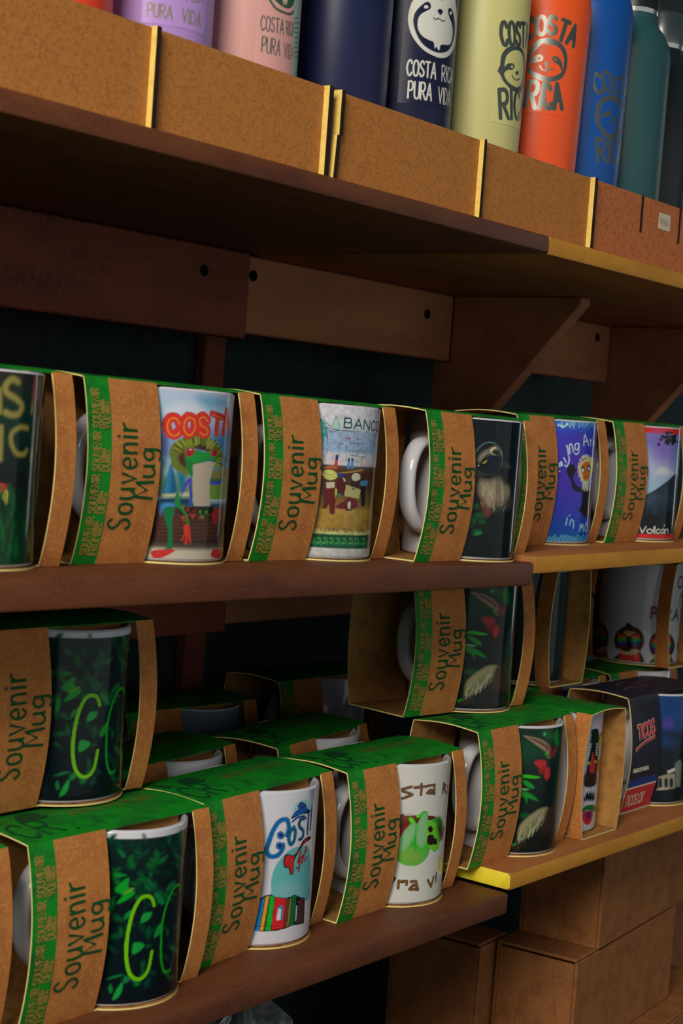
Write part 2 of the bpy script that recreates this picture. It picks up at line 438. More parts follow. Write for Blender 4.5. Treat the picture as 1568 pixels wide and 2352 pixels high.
# ------------------------------------------------------------------ souvenir mug boxes
W, H, D = .151, .110, .062
MCX, MCY, MR = .098, .028, .0435
OX, OY = W/2, D/2          # meshes are centred on the footprint
def bulge(z): return .0082*math.sin(math.pi*max(0, min(1, z/H)))**.85
def arch(y): return .0024*math.sin(math.pi*max(0, min(1, y/D)))
TH = .0009
def sheet(name, fn, fin, us, vs, mats, mi_fn=None):
    """thin card: fn(u,v) outer surface, fin(u,v) inner surface; outer / inner / edge materials"""
    nu, nv = len(us), len(vs); v, f, mi = [], [], []
    for fun in (fn, fin):
        for b in vs:
            for a in us: v.append(fun(a, b))
    o = nu*nv
    for j in range(nv-1):
        for i in range(nu-1):
            q = (j*nu+i, j*nu+i+1, (j+1)*nu+i+1, (j+1)*nu+i)
            f.append(q); mi.append(mi_fn((us[i]+us[i+1])/2, (vs[j]+vs[j+1])/2) if mi_fn else 0)
            f.append(tuple(o+k for k in q[::-1])); mi.append(1)
    edge = [(j*nu, (j+1)*nu) for j in range(nv-1)]+[((j+1)*nu+nu-1, j*nu+nu-1) for j in range(nv-1)]
    edge += [(i+1, i) for i in range(nu-1)]+[((nv-1)*nu+i, (nv-1)*nu+i+1) for i in range(nu-1)]
    ne = 2*(nv-1)
    for k, (a, b) in enumerate(edge): f.append((a, b, o+b, o+a)); mi.append(2 if k < ne else 0)
    me = pydata(name, v, f, mats, False, mi)
    me.shade_smooth(); me.set_sharp_from_angle(angle=R(30))
    return me
def lsp(a, b, n): return [a+(b-a)*i/(n-1) for i in range(n)]
ZS = lsp(0, H, 17); YS = lsp(0, D, 9)
front_o = lambda x, z: (x-OX, -bulge(z)-OY, z)
front_i = lambda x, z: (x-OX, -bulge(z)+TH-OY, z)
back_o = lambda x, z: (x-OX, D+bulge(z)*.7-OY, z)
back_i = lambda x, z: (x-OX, D+bulge(z)*.7-TH-OY, z)
top_o = lambda x, y: (x-OX, y-OY, H+arch(y))
top_i = lambda x, y: (x-OX, y-OY, H+arch(y)-TH)
def disc_tab():
    """base card with the round tab that carries the mug"""
    v, f = [], []; n = 22; a0 = math.acos(min(1, MCY/(MR+.0015)))
    pts = [(0, 0), (0, D), (W, D), (W, 0)]
    arc = [(MCX+(MR+.0015)*math.sin(a0-2*a0*i/n), MCY-(MR+.0015)*math.cos(a0-2*a0*i/n)) for i in range(n+1)]
    out = pts+arc
    bm = bmesh.new()
    a = [bm.verts.new((x-OX, y-OY, 0.0011)) for x, y in out]; b = [bm.verts.new((x-OX, y-OY, 0.0)) for x, y in out]
    bm.faces.new(a).material_index = 1; bm.faces.new(b[::-1]).material_index = 1
    for i in range(len(out)):
        j = (i+1) % len(out); bm.faces.new((a[j], a[i], b[i], b[j])).material_index = 2
    bmesh.ops.recalc_face_normals(bm, faces=bm.faces)
    return mesh_of('base_panel', bm, [KRAFT, KRAFT_IN, CREAM])
def rim_flap():
    bm = bmesh.new(); hw = .030
    box_bm(MCX-hw-OX, MCX+hw-OX, .0042-OY, .0042+TH-OY, H-.012, H-.0010, 0, 1, bm)
    for f in bm.faces: f.material_index = 1 if abs(f.normal.x) > .5 else 0
    return mesh_of('rim_flap', bm, [KRAFT_IN, CREAM])
def panel_text(strokes, w, mat, name, lift=.00035):
    v2, f = ribbons(strokes, w)
    v = [(x-OX, -bulge(z)-lift-OY, z) for x, z in v2]
    return pydata(name, v, f, mat)
def top_text(strokes, w, mat, name, polys=()):
    v2, f = ribbons(strokes, w); v = [(x-OX, y-OY, H+arch(y)+.0004) for x, y in v2]
    for P in polys:
        b = len(v); v += [(x-OX, y-OY, H+arch(y)+.0004) for x, y in P]; f.append(tuple(range(b, len(v))))
    return pydata(name, v, f, mat)
def sleeve_meshes(p_strip, p_panel, p_top):
    S = {}
    S['green_strip'] = sheet('green_strip', front_o, front_i, lsp(0, .019, 3), ZS, [p_strip, KRAFT_IN, CREAM])
    S['front_panel'] = sheet('front_panel', front_o, front_i, lsp(.019, .060, 4), ZS, [p_panel, KRAFT_IN, CREAM])
    S['edge_strip'] = sheet('edge_strip', front_o, front_i, lsp(.136, W, 3), ZS, [p_panel, KRAFT_IN, CREAM])
    S['top_panel'] = sheet('top_panel', top_o, top_i, lsp(0, W, 4), YS, [p_top, KRAFT_IN, CREAM])
    bk = sheet('back_panel', back_o, back_i, lsp(0, .069, 4), ZS, [p_panel, KRAFT_IN, CREAM])
    S['back_panel'] = bk
    S['back_strip'] = sheet('back_strip', back_o, back_i, lsp(.1245, W, 3), ZS, [p_panel, KRAFT_IN, CREAM])
    S['base_panel'] = disc_tab()
    S['rim_flap'] = rim_flap()
    return S
SLEEVE = sleeve_meshes(GREEN, KRAFT, GREEN)
# hand lettering on the kraft panel, reading upwards
up = R(90)
st = text_strokes('Souvenir', .0395, .0215, .0180, up, .0630/(text_width('Souvenir', .27)*.0180), .27)+text_strokes('Mug', .0550, .0400, .0150, up, .0300/(text_width('Mug', .24)*.0150), .24)
SLEEVE['lettering'] = panel_text(st, .00165, INK_GREEN, 'lettering')
st = text_strokes('SOUVENIR SOUVENIR SOUVENIR SOUVENIR', .0097, .006, .0060, up, .097/(text_width('SOUVENIR SOUVENIR SOUVENIR SOUVENIR', .22)*.0060), .22)
for k, wrd in enumerate(('FROM', 'DE', 'DU', 'VON')):
    z0 = .006+k*.0248
    st += text_strokes(wrd, .0174, z0, .0067, up, .58, .22)
    z1 = z0+text_width(wrd, .22)*.0067*.58+.001
    st += text_strokes('COSTA', .0136, z1, .0029, up, .62, .22)+text_strokes('RICA', .0174, z1, .0029, up, .8, .22)
SLEEVE['strip_lettering'] = panel_text(st, .00100, INK_OLIVE, 'strip_lettering')
heart = catmull([(.0235, .034), (.030, .046), (.040, .050), (.047, .0455), (.0445, .0385), (.047, .0365), (.0445, .0335), (.036, .032)], 5, True)
st = text_strokes('CR', .006, .0065, .0235, R(4), .95, .25)+text_strokes('.', .044, .007, .02)+text_strokes('I', .0085, .036, .014, 0)
SLEEVE['top_lettering'] = top_text(st, .0022, INK_GREEN, 'top_lettering', [heart])
st = text_strokes('AMO MI PAIS', .060, .027, .0105, R(2), .92, .25, .1, .12)
SLEEVE['top_motto'] = top_text(st, .0009, INK_BROWN, 'top_motto')

# ------------------------------------------------------------------ mugs
def mug_meshes():
    r = MR; rim = .1072
    prof = [(.0400, 0), (.0418, .0002), (.0430, .0012), (r, .0024), (r, rim-.0016), (r-.0008, rim-.0003), (r-.0020, rim), (r-.0033, rim-.0006),
            (r-.0040, rim-.004), (r-.0042, .02), (r-.0065, .009), (r-.014, .0062), (.0005, .0058)]
    body = lathe(prof, 72, 'body', [GLAZE], True, 60, True)
    path = catmull([(-.0415, 0, .0835), (-.053, 0, .0868), (-.0655, 0, .0825), (-.0735, 0, .069), (-.0745, 0, .052), (-.0700, 0, .036), (-.0595, 0, .0245), (-.049, 0, .0210), (-.0412, 0, .0225)], 5)
    v, f = tube(path, .0042, .0072, 12)
    handle = pydata('handle', v, f, [GLAZE], True)
    return body, handle
MUG_BODY, MUG_HANDLE = mug_meshes()
COLS = lsp(R(-62), R(96), 226)+[R(a) for a in (104, 112, 120)]
ROWS = lsp(.0022, .1058, 206)
COLS_SIDE = lsp(R(-50), R(170), 300)
PLACED = {}
def mug_at(key, label, ops=None, group=None, name='souvenir_mug', turn=0.0):
    x, y, z, a, tilt = PLACED[key]
    ca, sa = math.cos(R(a)), math.sin(R(a))
    px, py = MCX, MCY
    t = thing(name, label, 'mug', (x+ca*px-sa*py, y+sa*px+ca*py, z-math.tan(tilt)*px+.0012), (0, tilt, R(a+turn)), group)
    body = link('body', MUG_BODY, t); link('handle', MUG_HANDLE, t)
    if ops:
        link('printed_picture', print_patch('printed_picture', ops, MR+.00025, COLS_SIDE if key in ('L5', 'S4') else COLS, ROWS, PRINT), body)
    return t
def box_at(key, x, y, z, a, label, tilt=0.0, meshes=None, extra=(), group='souvenir mug boxes', name='mug_box'):
    PLACED[key] = (x, y, z, a, tilt)
    ca, sa = math.cos(R(a)), math.sin(R(a))
    t = thing(name, label, 'box', (x+ca*OX-sa*OY, y+sa*OX+ca*OY, z-math.tan(tilt)*OX), (0, tilt, R(a)), group)
    sub = {'lettering': 'front_panel', 'strip_lettering': 'green_strip', 'top_lettering': 'top_panel', 'top_motto': 'top_panel', 'logo_lettering': 'front_panel', 'logo_outline': 'front_panel', 'top_swirl': 'top_panel', 'rim_flap': 'top_panel'}
    made = {}
    for k, me in (meshes or SLEEVE).items(): made[k] = link(k, me, made.get(sub.get(k), t))
    return t

# ------------------------------------------------------------------ printed artwork: surface millimetres (arc from the front, height) on each mug / bottle
ART = {}
BOT = {}
BOTD = {}
ART['M1'] = [
('bg',[(1.2,(180,176,161)),(6.9,(180,171,152)),(9.8,(76,66,57)),(13.6,(41,24,22)),(24.9,(60,32,26)),(32.5,(66,38,32)),(36.4,(38,85,104)),(39.3,(161,180,190)),(40.1,(104,133,57)),(48.7,(104,133,57)),(53.4,(104,142,142)),(62.8,(114,152,180)),(74.1,(114,142,180)),(83.5,(142,161,197)),(95.7,(152,180,203)),(106.9,(167,176,203))]),
('p',(66,114,161),[(-3.3,80.4),(11.1,84.8),(31.5,88.3),(31.4,59),(5.3,58.7)],12),
('b',(186,195,214),[(-26.2,98.2),(-13.6,97.7),(-5.9,92.6),(-14.9,87.7),(-30.4,88.9),(-35.6,92.8)],6),
('b',(104,152,186),[(-15.1,102.8),(2.8,104),(10.9,99.2),(-6.3,96.3)],6),
('p',(123,114,66),[(-0.9,58.1),(31.4,60),(31.3,52.6),(-0.3,52.3)],2),
('p',(38,95,57),[(-1,52.6),(14.5,53),(14.9,51),(-0.8,50.8)],1.5),
('p',(62,57,180),[(-0.8,50.8),(12.4,51.3),(10.5,49.1),(-0.6,49.1)],1),
('b',(57,38,133),[(-34.8,75.5),(-33,78.5),(-31.7,66.3),(-33.6,66.3)],5),
('p',(190,203,212),[(-31.3,55.6),(-28.3,61.4),(-26.6,57.8),(-30.6,52.3)],5),
('p',(22,79,123),[(-29.5,60.4),(-28.3,61.4),(-23.5,43.9),(-24.9,42.3),(-33.7,41.8)],1.5),
('p',(47,123,161),[(-29.4,59),(-28.7,60),(-29.4,43),(-33.3,42.2)],4),
('p',(19,104,123),[(-25.1,57.4),(-19.1,54),(-18.3,43.7),(-23,43.4)],3),
('p',(180,180,152),[(-33.2,41.4),(-23.9,41.9),(-15.6,43.8),(-15.4,41.4),(-33.1,39.9)],2),
('p',(15,47,85),[(-34,39),(-25.2,39.9),(-15.3,40),(-15,36.2),(-33.7,35.2)],2),
('b',(60,123,180),[(-34.2,35.1),(-26.4,36.4),(-24.8,34.4),(-31.1,33),(-33.2,27.7)],2),
('p',(32,26,22),[(-22.2,34),(4.9,35.7),(4.4,26.1),(-14,24.8),(-20.8,29.4)],1),
('b',(152,38,34),[(-4,28.4),(-4.1,27.9),(-4.3,27.5),(-4.6,27.4),(-5,27.5),(-5.3,27.9),(-5.4,28.4),(-5.4,28.9),(-5.2,29.3),(-4.8,29.5),(-4.5,29.3),(-4.2,29)]),
('b',(180,57,28),[(5.7,29.3),(5.6,28.7),(5.3,28.3),(4.8,28.2),(4.3,28.4),(3.8,28.7),(3.7,29.3),(3.7,29.7),(4,30.1),(4.5,30.3),(5,30.1),(5.5,29.7)]),
('b',(152,38,34),[(-13.2,29.8),(-13.2,29.3),(-13.5,28.8),(-13.8,28.6),(-14.2,28.8),(-14.6,29.2),(-14.7,29.8),(-14.7,30.4),(-14.4,30.9),(-14.1,31.1),(-13.6,30.9),(-13.3,30.5)]),
('b',(114,22,22),[(-9.8,33),(-9.8,32.3),(-10,31.9),(-10.4,31.7),(-10.8,31.9),(-11.1,32.3),(-11.2,32.9),(-11.2,33.6),(-11,34.1),(-10.6,34.3),(-10.2,34.1),(-9.9,33.6)]),
('b',(180,57,28),[(-15.6,29.2),(-15.6,28.5),(-15.8,27.9),(-16.2,27.7),(-16.5,27.9),(-16.8,28.4),(-16.9,29.1),(-16.9,29.8),(-16.7,30.3),(-16.4,30.5),(-16,30.3),(-15.8,29.8)]),
('b',(180,57,28),[(-17.7,27.8),(-17.9,27.3),(-18.3,27),(-18.9,26.9),(-19.6,27),(-20.1,27.2),(-20.3,27.7),(-20.1,28.1),(-19.7,28.5),(-19.1,28.6),(-18.4,28.5),(-17.9,28.2)]),
('b',(180,57,28),[(6.3,30.1),(6.2,29.5),(5.9,29),(5.3,28.8),(4.7,29),(4.3,29.5),(4,30.1),(4.1,30.9),(4.4,31.4),(5,31.6),(5.5,31.4),(6,30.9)]),
('b',(114,22,22),[(-13.9,26.4),(-14,25.9),(-14.3,25.5),(-14.7,25.4),(-15.1,25.5),(-15.4,25.8),(-15.6,26.3),(-15.5,26.8),(-15.2,27.1),(-14.8,27.2),(-14.4,27.1),(-14.1,26.8)]),
('b',(161,28,28),[(-15.2,33.1),(-15.2,32.4),(-15.5,31.9),(-15.9,31.8),(-16.3,31.9),(-16.7,32.4),(-16.8,33),(-16.8,33.7),(-16.5,34.2),(-16.1,34.4),(-15.7,34.2),(-15.3,33.7)]),
('b',(57,142,38),[(-5.1,29.6),(-5.1,29.2),(-5.4,28.8),(-5.7,28.7),(-6.1,28.8),(-6.4,29.2),(-6.5,29.6),(-6.5,30),(-6.2,30.4),(-5.9,30.5),(-5.5,30.4),(-5.2,30.1)]),
('b',(180,57,28),[(-11.5,28.7),(-11.6,28),(-11.9,27.6),(-12.4,27.4),(-12.9,27.5),(-13.3,28),(-13.5,28.6),(-13.4,29.2),(-13.1,29.6),(-12.6,29.8),(-12.1,29.6),(-11.7,29.3)]),
('b',(161,28,28),[(-16.4,26.2),(-16.6,25.7),(-17,25.3),(-17.7,25.2),(-18.4,25.3),(-18.9,25.6),(-19.1,26.1),(-19,26.6),(-18.5,26.9),(-17.9,27),(-17.2,27),(-16.6,26.7)]),
('b',(114,22,22),[(-9.4,29.9),(-9.5,29.4),(-9.8,29),(-10.2,28.8),(-10.7,29),(-11.1,29.4),(-11.2,29.8),(-11.2,30.4),(-10.9,30.8),(-10.4,31),(-9.9,30.9),(-9.6,30.5)]),
('b',(180,57,28),[(-18.4,33.8),(-18.5,33.1),(-18.8,32.5),(-19.3,32.3),(-19.8,32.5),(-20.3,33),(-20.5,33.7),(-20.4,34.4),(-20,34.9),(-19.5,35.1),(-19,34.9),(-18.6,34.4)]),
('b',(114,22,22),[(-16.1,32.2),(-16.2,31.8),(-16.5,31.4),(-16.9,31.3),(-17.3,31.4),(-17.6,31.7),(-17.8,32.1),(-17.7,32.6),(-17.4,33),(-17,33.1),(-16.6,33),(-16.3,32.7)]),
('b',(161,28,28),[(-6,28.1),(-6.1,27.4),(-6.5,27),(-7.1,26.9),(-7.7,27),(-8.2,27.4),(-8.4,28.1),(-8.3,28.7),(-7.9,29.2),(-7.3,29.4),(-6.7,29.2),(-6.2,28.8)]),
('b',(114,22,22),[(-9.9,32),(-10.1,31.7),(-10.6,31.4),(-11.3,31.3),(-12,31.3),(-12.6,31.6),(-12.8,31.9),(-12.7,32.3),(-12.2,32.6),(-11.4,32.7),(-10.7,32.6),(-10.1,32.3)]),
('b',(180,57,28),[(-10.9,29.4),(-10.9,28.7),(-11.2,28.2),(-11.6,28),(-12.1,28.2),(-12.5,28.7),(-12.6,29.4),(-12.6,30),(-12.3,30.5),(-11.9,30.7),(-11.4,30.5),(-11,30)]),
('b',(57,142,38),[(-6.1,31.9),(-6.2,31.4),(-6.5,30.9),(-7,30.7),(-7.4,30.8),(-7.8,31.3),(-8,31.9),(-7.9,32.5),(-7.7,33),(-7.2,33.2),(-6.7,33.1),(-6.3,32.6)]),
('b',(57,142,38),[(-2.9,28.6),(-3.1,28.2),(-3.7,27.9),(-4.6,27.8),(-5.4,27.9),(-6.1,28.2),(-6.3,28.6),(-6.1,29),(-5.6,29.3),(-4.7,29.4),(-3.9,29.3),(-3.2,29)]),
('b',(152,38,34),[(-16.6,26.1),(-16.8,25.7),(-17.2,25.4),(-17.9,25.3),(-18.6,25.4),(-19.1,25.6),(-19.3,26),(-19.1,26.3),(-18.7,26.6),(-18,26.7),(-17.3,26.7),(-16.8,26.4)]),
('b',(57,142,38),[(-0.7,31.8),(-0.8,31.3),(-1.2,30.9),(-1.8,30.8),(-2.4,30.9),(-2.9,31.3),(-3.1,31.8),(-3,32.2),(-2.6,32.6),(-2,32.7),(-1.4,32.6),(-0.9,32.2)]),
('s',(91,55,34),0.52,[(-35.6,28.5),(-20.8,29),(9.3,30.3)],2),
('s',(91,55,34),0.52,[(-35.4,25.7),(-20.6,26.1),(9.8,27.4)],2),
('s',(91,55,34),0.52,[(-35.3,23.3),(-20.4,23.8),(10.2,25)],2),
('s',(91,55,34),0.52,[(-35.1,21),(-20.2,21.4),(10.6,22.6)],2),
('s',(91,55,34),0.52,[(-34.9,18.6),(-20,19.1),(11,20.1)],2),
('s',(91,55,34),0.52,[(-34.7,16.3),(-19.8,16.7),(11.4,17.7)],2),
('s',(91,55,34),0.52,[(-34.6,14),(-19.6,14.4),(11.8,15.3)],2),
('b',(142,34,34),[(6,33.8),(13,34.6),(12.7,29.8),(9.4,23.6),(4.4,26.1)]),
('b',(91,104,34),[(-17.5,54),(-22.9,55.7),(-27.6,58.2),(-29.4,62.8),(-30.7,67.3),(-28.7,72.7),(-23.5,76.3),(-18.5,78.1),(-11.9,79.4),(-4.5,78.4),(3.2,74.9),(8.2,70.3),(7.1,65.5),(3.5,59.6),(1.4,63.4),(-7.5,70.7),(-15.6,70.2),(-20,64.3)],1),
('b',(66,38,28),[(-19,58.7),(-23.3,60.8),(-24.7,65.4),(-21.8,68),(-19.9,63.4)],2),
('b',(57,34,24),[(-14.6,70.8),(-11.4,73.7),(-5.2,73.2),(-2.3,70.4),(-7.5,69.7)],2),
('l',(85,95,28),0.82,[(-24.7,69.5),(-27.6,71.4)],0.5),
('l',(152,152,57),0.82,[(-14.5,73.1),(-15.7,78.9)],0.5),
('l',(133,142,41),0.82,[(3.9,62.6),(14.1,61.2)],0.5),
('l',(85,95,28),0.82,[(-20.5,71.4),(-22.8,74.4)],0.5),
('l',(114,133,28),0.82,[(-16.2,73.4),(-18.2,79)],0.5),
('l',(66,57,28),0.82,[(2.6,62),(10.3,60.3)],0.5),
('l',(114,133,28),0.82,[(-15.2,73.2),(-16.3,77.8)],0.5),
('l',(114,133,28),0.82,[(-23.1,71),(-26.7,74.1)],0.5),
('l',(133,142,41),0.82,[(-1.8,71.4),(2.2,74.7)],0.5),
('l',(152,152,57),0.82,[(-7.6,73.6),(-5.8,78.3)],0.5),
('l',(66,57,28),0.82,[(-13.6,74.6),(-14.2,80.2)],0.5),
('l',(152,152,57),0.82,[(-4.6,71.3),(-1.5,74.8)],0.5),
('l',(66,57,28),0.82,[(-0,69.4),(6,71.9)],0.5),
('l',(114,133,28),0.82,[(3.2,70),(9.4,72.3)],0.5),
('l',(57,76,22),0.82,[(-4.9,71.3),(-1.4,75.4)],0.5),
('l',(152,152,57),0.82,[(-14.9,73.2),(-15.8,77.5)],0.5),
('l',(66,57,28),0.82,[(-0,71.5),(4.6,74.7)],0.5),
('l',(114,133,28),0.82,[(-14.4,74.9),(-15.1,79.6)],0.5),
('l',(57,76,22),0.82,[(4.7,65.1),(17.1,65.1)],0.5),
('l',(57,76,22),0.82,[(-6.4,73.3),(-4.7,77.1)],0.5),
('l',(66,57,28),0.82,[(3.3,63.1),(12.7,61.9)],0.5),
('l',(152,152,57),0.82,[(-0.5,70.4),(5.3,73.6)],0.5),
('l',(152,152,57),0.82,[(-5.8,74.2),(-3.9,78.5)],0.5),
('l',(133,142,41),0.82,[(3.3,68),(12.4,69.6)],0.5),
('l',(114,133,28),0.82,[(-20.1,72.3),(-23,76.5)],0.5),
('l',(133,142,41),0.82,[(-19.5,72.9),(-22.1,77.4)],0.5),
('l',(114,133,28),0.82,[(5,61.3),(11.5,59.6)],0.5),
('l',(152,152,57),0.82,[(-23.5,71.1),(-27,74.2)],0.5),
('l',(152,152,57),0.82,[(-23.8,68.5),(-27.6,70.4)],0.5),
('l',(57,76,22),0.82,[(-22.5,69),(-26.8,71.9)],0.5),
('l',(85,95,28),0.82,[(-24.2,67.5),(-27.9,68.9)],0.5),
('l',(133,142,41),0.82,[(4.7,65.2),(14,65.2)],0.5),
('l',(152,152,57),0.82,[(-5.4,72.4),(-3,76.2)],0.5),
('l',(114,133,28),0.82,[(-14.5,74),(-15.5,79.8)],0.5),
('l',(57,76,22),0.82,[(-10.8,74.7),(-10.4,80)],0.5),
('l',(85,95,28),0.82,[(-9.1,72.9),(-7.9,77.3)],0.5),
('l',(57,76,22),0.82,[(5.5,62.1),(15.4,60.7)],0.5),
('l',(57,76,22),0.82,[(4.3,66.5),(12.1,67.3)],0.5),
('l',(66,57,28),0.82,[(-4.1,72.9),(-1.6,76.3)],0.5),
('l',(114,133,28),0.82,[(4.1,64.8),(12.4,64.8)],0.5),
('l',(85,95,28),0.82,[(-7.6,73.5),(-5.7,78.6)],0.5),
('l',(57,76,22),0.82,[(5.2,62.1),(14.7,60.5)],0.5),
('l',(133,142,41),0.82,[(1.1,68.6),(6.7,70.4)],0.5),
('l',(57,76,22),0.82,[(-15.6,74.8),(-16.8,79.7)],0.5),
('l',(85,95,28),0.82,[(-20.5,70.4),(-24,73.9)],0.5),
('l',(85,95,28),0.82,[(-17.5,71.9),(-19.2,75.5)],0.5),
('l',(85,95,28),0.82,[(-24.4,67.9),(-28,69.5)],0.5),
('l',(114,133,28),0.82,[(1.7,67.5),(7.8,68.7)],0.5),
('l',(85,95,28),0.82,[(0.5,69),(6.8,71.3)],0.5),
('l',(133,142,41),0.82,[(-5.9,74),(-3.1,79.4)],0.5),
('l',(66,57,28),0.82,[(-23.2,67.7),(-26.8,69.2)],0.5),
('l',(85,95,28),0.82,[(-14.5,73.3),(-15.4,78.2)],0.5),
('l',(114,133,28),0.82,[(-14.1,74.2),(-14.9,79.9)],0.5),
('l',(133,142,41),0.82,[(-23.2,68.3),(-27.2,70.3)],0.5),
('l',(85,95,28),0.82,[(3.9,64.5),(9.9,64.3)],0.5),
('l',(66,57,28),0.82,[(-2.6,72.5),(2.4,77.2)],0.5),
('l',(85,95,28),0.82,[(-7.6,74.5),(-6.2,79.1)],0.5),
('l',(85,95,28),0.82,[(1,70.6),(8.5,74)],0.5),
('l',(66,57,28),0.82,[(1.4,66.1),(10.8,66.8)],0.5),
('l',(85,95,28),0.82,[(3.2,67.8),(11.7,69.3)],0.5),
('l',(152,152,57),0.82,[(1.8,63.9),(9.6,63.4)],0.5),
('l',(85,95,28),0.82,[(6.3,64.4),(16.5,64.1)],0.5),
('l',(114,133,28),0.82,[(-2.7,72.9),(-0,76.2)],0.5),
('l',(133,142,41),0.82,[(-16.9,72.3),(-18.3,75.8)],0.5),
('l',(85,95,28),0.82,[(-14.7,73.7),(-15.4,77.5)],0.5),
('l',(114,133,28),0.82,[(-1,69.2),(6.1,72.1)],0.5),
('l',(114,133,28),0.82,[(-1.4,72.4),(1.9,75.4)],0.5),
('l',(114,133,28),0.82,[(3.4,61.3),(10.9,59.3)],0.5),
('l',(152,152,57),0.82,[(-2.8,71.6),(0.5,74.8)],0.5),
('l',(66,57,28),0.82,[(-19.4,72.5),(-22.2,76.9)],0.5),
('l',(66,57,28),0.82,[(-22.1,68.9),(-26.1,71.5)],0.5),
('l',(133,142,41),0.82,[(-11.8,74.2),(-11.8,78.1)],0.5),
('l',(66,57,28),0.82,[(-15.6,73.9),(-16.8,78.6)],0.5),
('l',(114,133,28),0.82,[(-12.9,72.9),(-13.2,78.1)],0.5),
('l',(152,152,57),0.82,[(-3.8,72.9),(-1,76.6)],0.5),
('l',(114,133,28),0.82,[(-5.6,72.3),(-3.6,75.6)],0.5),
('l',(114,133,28),0.82,[(-18.2,73.6),(-20.2,78.2)],0.5),
('l',(85,95,28),0.82,[(5.1,67.1),(13.6,68.1)],0.5),
('l',(133,142,41),0.82,[(-20.9,72.2),(-24,76.3)],0.5),
('l',(152,152,57),0.82,[(-5.2,71.5),(-1.1,76.2)],0.5),
('l',(85,95,28),0.82,[(-3.8,71.6),(0.8,76.2)],0.5),
('l',(152,152,57),0.82,[(1.2,62.6),(8.7,61.2)],0.5),
('l',(85,95,28),0.82,[(-0.4,68.7),(4.4,70.5)],0.5),
('l',(66,57,28),0.82,[(-0.9,69.9),(3.3,72.2)],0.5),
('l',(85,95,28),0.82,[(-8,72.9),(-6.1,77.9)],0.5),
('l',(152,152,57),0.82,[(-13.7,73.3),(-14.3,77.7)],0.5),
('l',(66,57,28),0.82,[(2.1,70.1),(8.1,72.5)],0.5),
('l',(85,95,28),0.82,[(4.3,66.3),(15,67)],0.5),
('l',(152,152,57),0.82,[(2.4,62.5),(7.8,61.4)],0.5),
('l',(133,142,41),0.82,[(-18.7,71.8),(-20.6,75)],0.5),
('b',(19,114,51),[(-20.1,65.7),(-15.5,68.8),(-12.8,62.8),(-14.3,54.2),(-15.3,53.2),(-18.4,57.3)]),
('b',(22,133,53),[(-18.6,67.2),(-13.4,69.9),(-7.4,68.8),(-0.8,69.5),(3.5,65.9),(3.8,63.5),(-4.3,63.7),(-10.3,61.5),(-14.9,61.3),(-18.8,63.5)]),
('p',(167,155,138),[(-14.8,60.8),(-9.2,62.3),(-2.9,63),(3.5,62.5),(1.2,58.6),(-0.9,51.4),(-0.4,43.3),(1.6,35.6),(-12.1,35.3),(-14.1,48.6)]),
('b',(161,28,41),[(-20.2,67.6),(-18.9,70.5),(-15.7,70.7),(-14.4,68.4),(-16.4,66),(-19,65.6)]),
('l',(28,9,15),0.72,[(-17.8,69.6),(-17.8,66.5)]),
('b',(209,171,180),[(-16.5,69.9),(-16.6,69.7),(-16.8,69.5),(-17.2,69.4),(-17.6,69.4),(-17.9,69.6),(-18,69.8),(-17.9,70.1),(-17.7,70.3),(-17.3,70.4),(-16.9,70.3),(-16.6,70.2)]),
('b',(161,28,41),[(-1.8,69),(-0.2,70.8),(2.9,70.6),(4.4,68.8),(2.6,66.7),(-0.4,66.6)]),
('l',(28,9,15),0.62,[(1.4,70.1),(1.6,67.5)]),
('b',(9,57,28),[(-4.9,65.3),(-4.9,65.1),(-5.1,64.9),(-5.4,64.9),(-5.7,64.9),(-5.9,65.1),(-6,65.3),(-6,65.5),(-5.8,65.7),(-5.5,65.7),(-5.2,65.7),(-5,65.5)]),
('b',(9,57,28),[(-1.9,65.4),(-1.9,65.2),(-2.1,65.1),(-2.4,65),(-2.7,65.1),(-2.9,65.2),(-3,65.4),(-2.9,65.6),(-2.7,65.8),(-2.5,65.8),(-2.2,65.8),(-2,65.6)]),
('s',(7,47,24),0.41,[(-17.2,63.3),(-14.4,61.5),(-8,62.8),(-3,63.9),(3.8,63.5)]),
('b',(70,60,171),[(-15.3,52.8),(-18.8,50.2),(-21,44.9),(-21.6,39.3),(-19.9,43.6),(-17.1,48.9),(-14.7,49)]),
('p',(57,57,167),[(-16.6,48.9),(-14.7,49),(-13,35.8),(-14.9,35.2)]),
('b',(20,117,51),[(-24.4,42.3),(-25.1,38.6),(-24.4,35.3),(-20.5,32.1),(-17.6,28.5),(-16,22.9),(-14.4,22.9),(-15.4,27.6),(-19.1,33.7),(-21.5,37.3),(-22.4,42.5)]),
('b',(13,104,57),[(-31.1,33),(-27.8,34.2),(-25.2,33.9),(-24.9,29.6),(-25.7,26.3),(-25.2,20.6),(-24.4,9.3),(-26.3,7.8),(-29.2,7.6),(-27.5,11.1),(-28.2,20.4),(-30.7,27)]),
('b',(190,47,38),[(-18.2,23.3),(-14.4,22.9),(-12.7,15.9),(-12.3,12.1),(-13.9,13.5),(-14.5,17.2),(-15.1,11.6),(-16.8,12),(-16.1,17.2),(-18.5,13.3),(-19.1,14.3),(-17.5,18.1)]),
('b',(180,47,41),[(-37.4,5.7),(-32.1,7.4),(-23.2,7.9),(-24.1,6),(-30.8,2.4),(-35.6,2.1)]),
('b',(180,47,41),[(6.9,7.7),(13,8.5),(26.2,6.8),(31.6,1.5),(7.5,3.3)]),
('s',(114,19,19),5.87,[(-25.7,85.6),(-27.9,88.6),(-31.4,88.6),(-33.3,85),(-32.2,80.4),(-29.1,78.3),(-26.7,78.9),(-25.6,80.9)]),
('s',(114,19,19),5.87,[(-20.5,90.2),(-22.8,87.2),(-22.4,82),(-19.6,79.4),(-17.1,80.5),(-15.5,84.4),(-16.7,89),(-20.5,90.2)]),
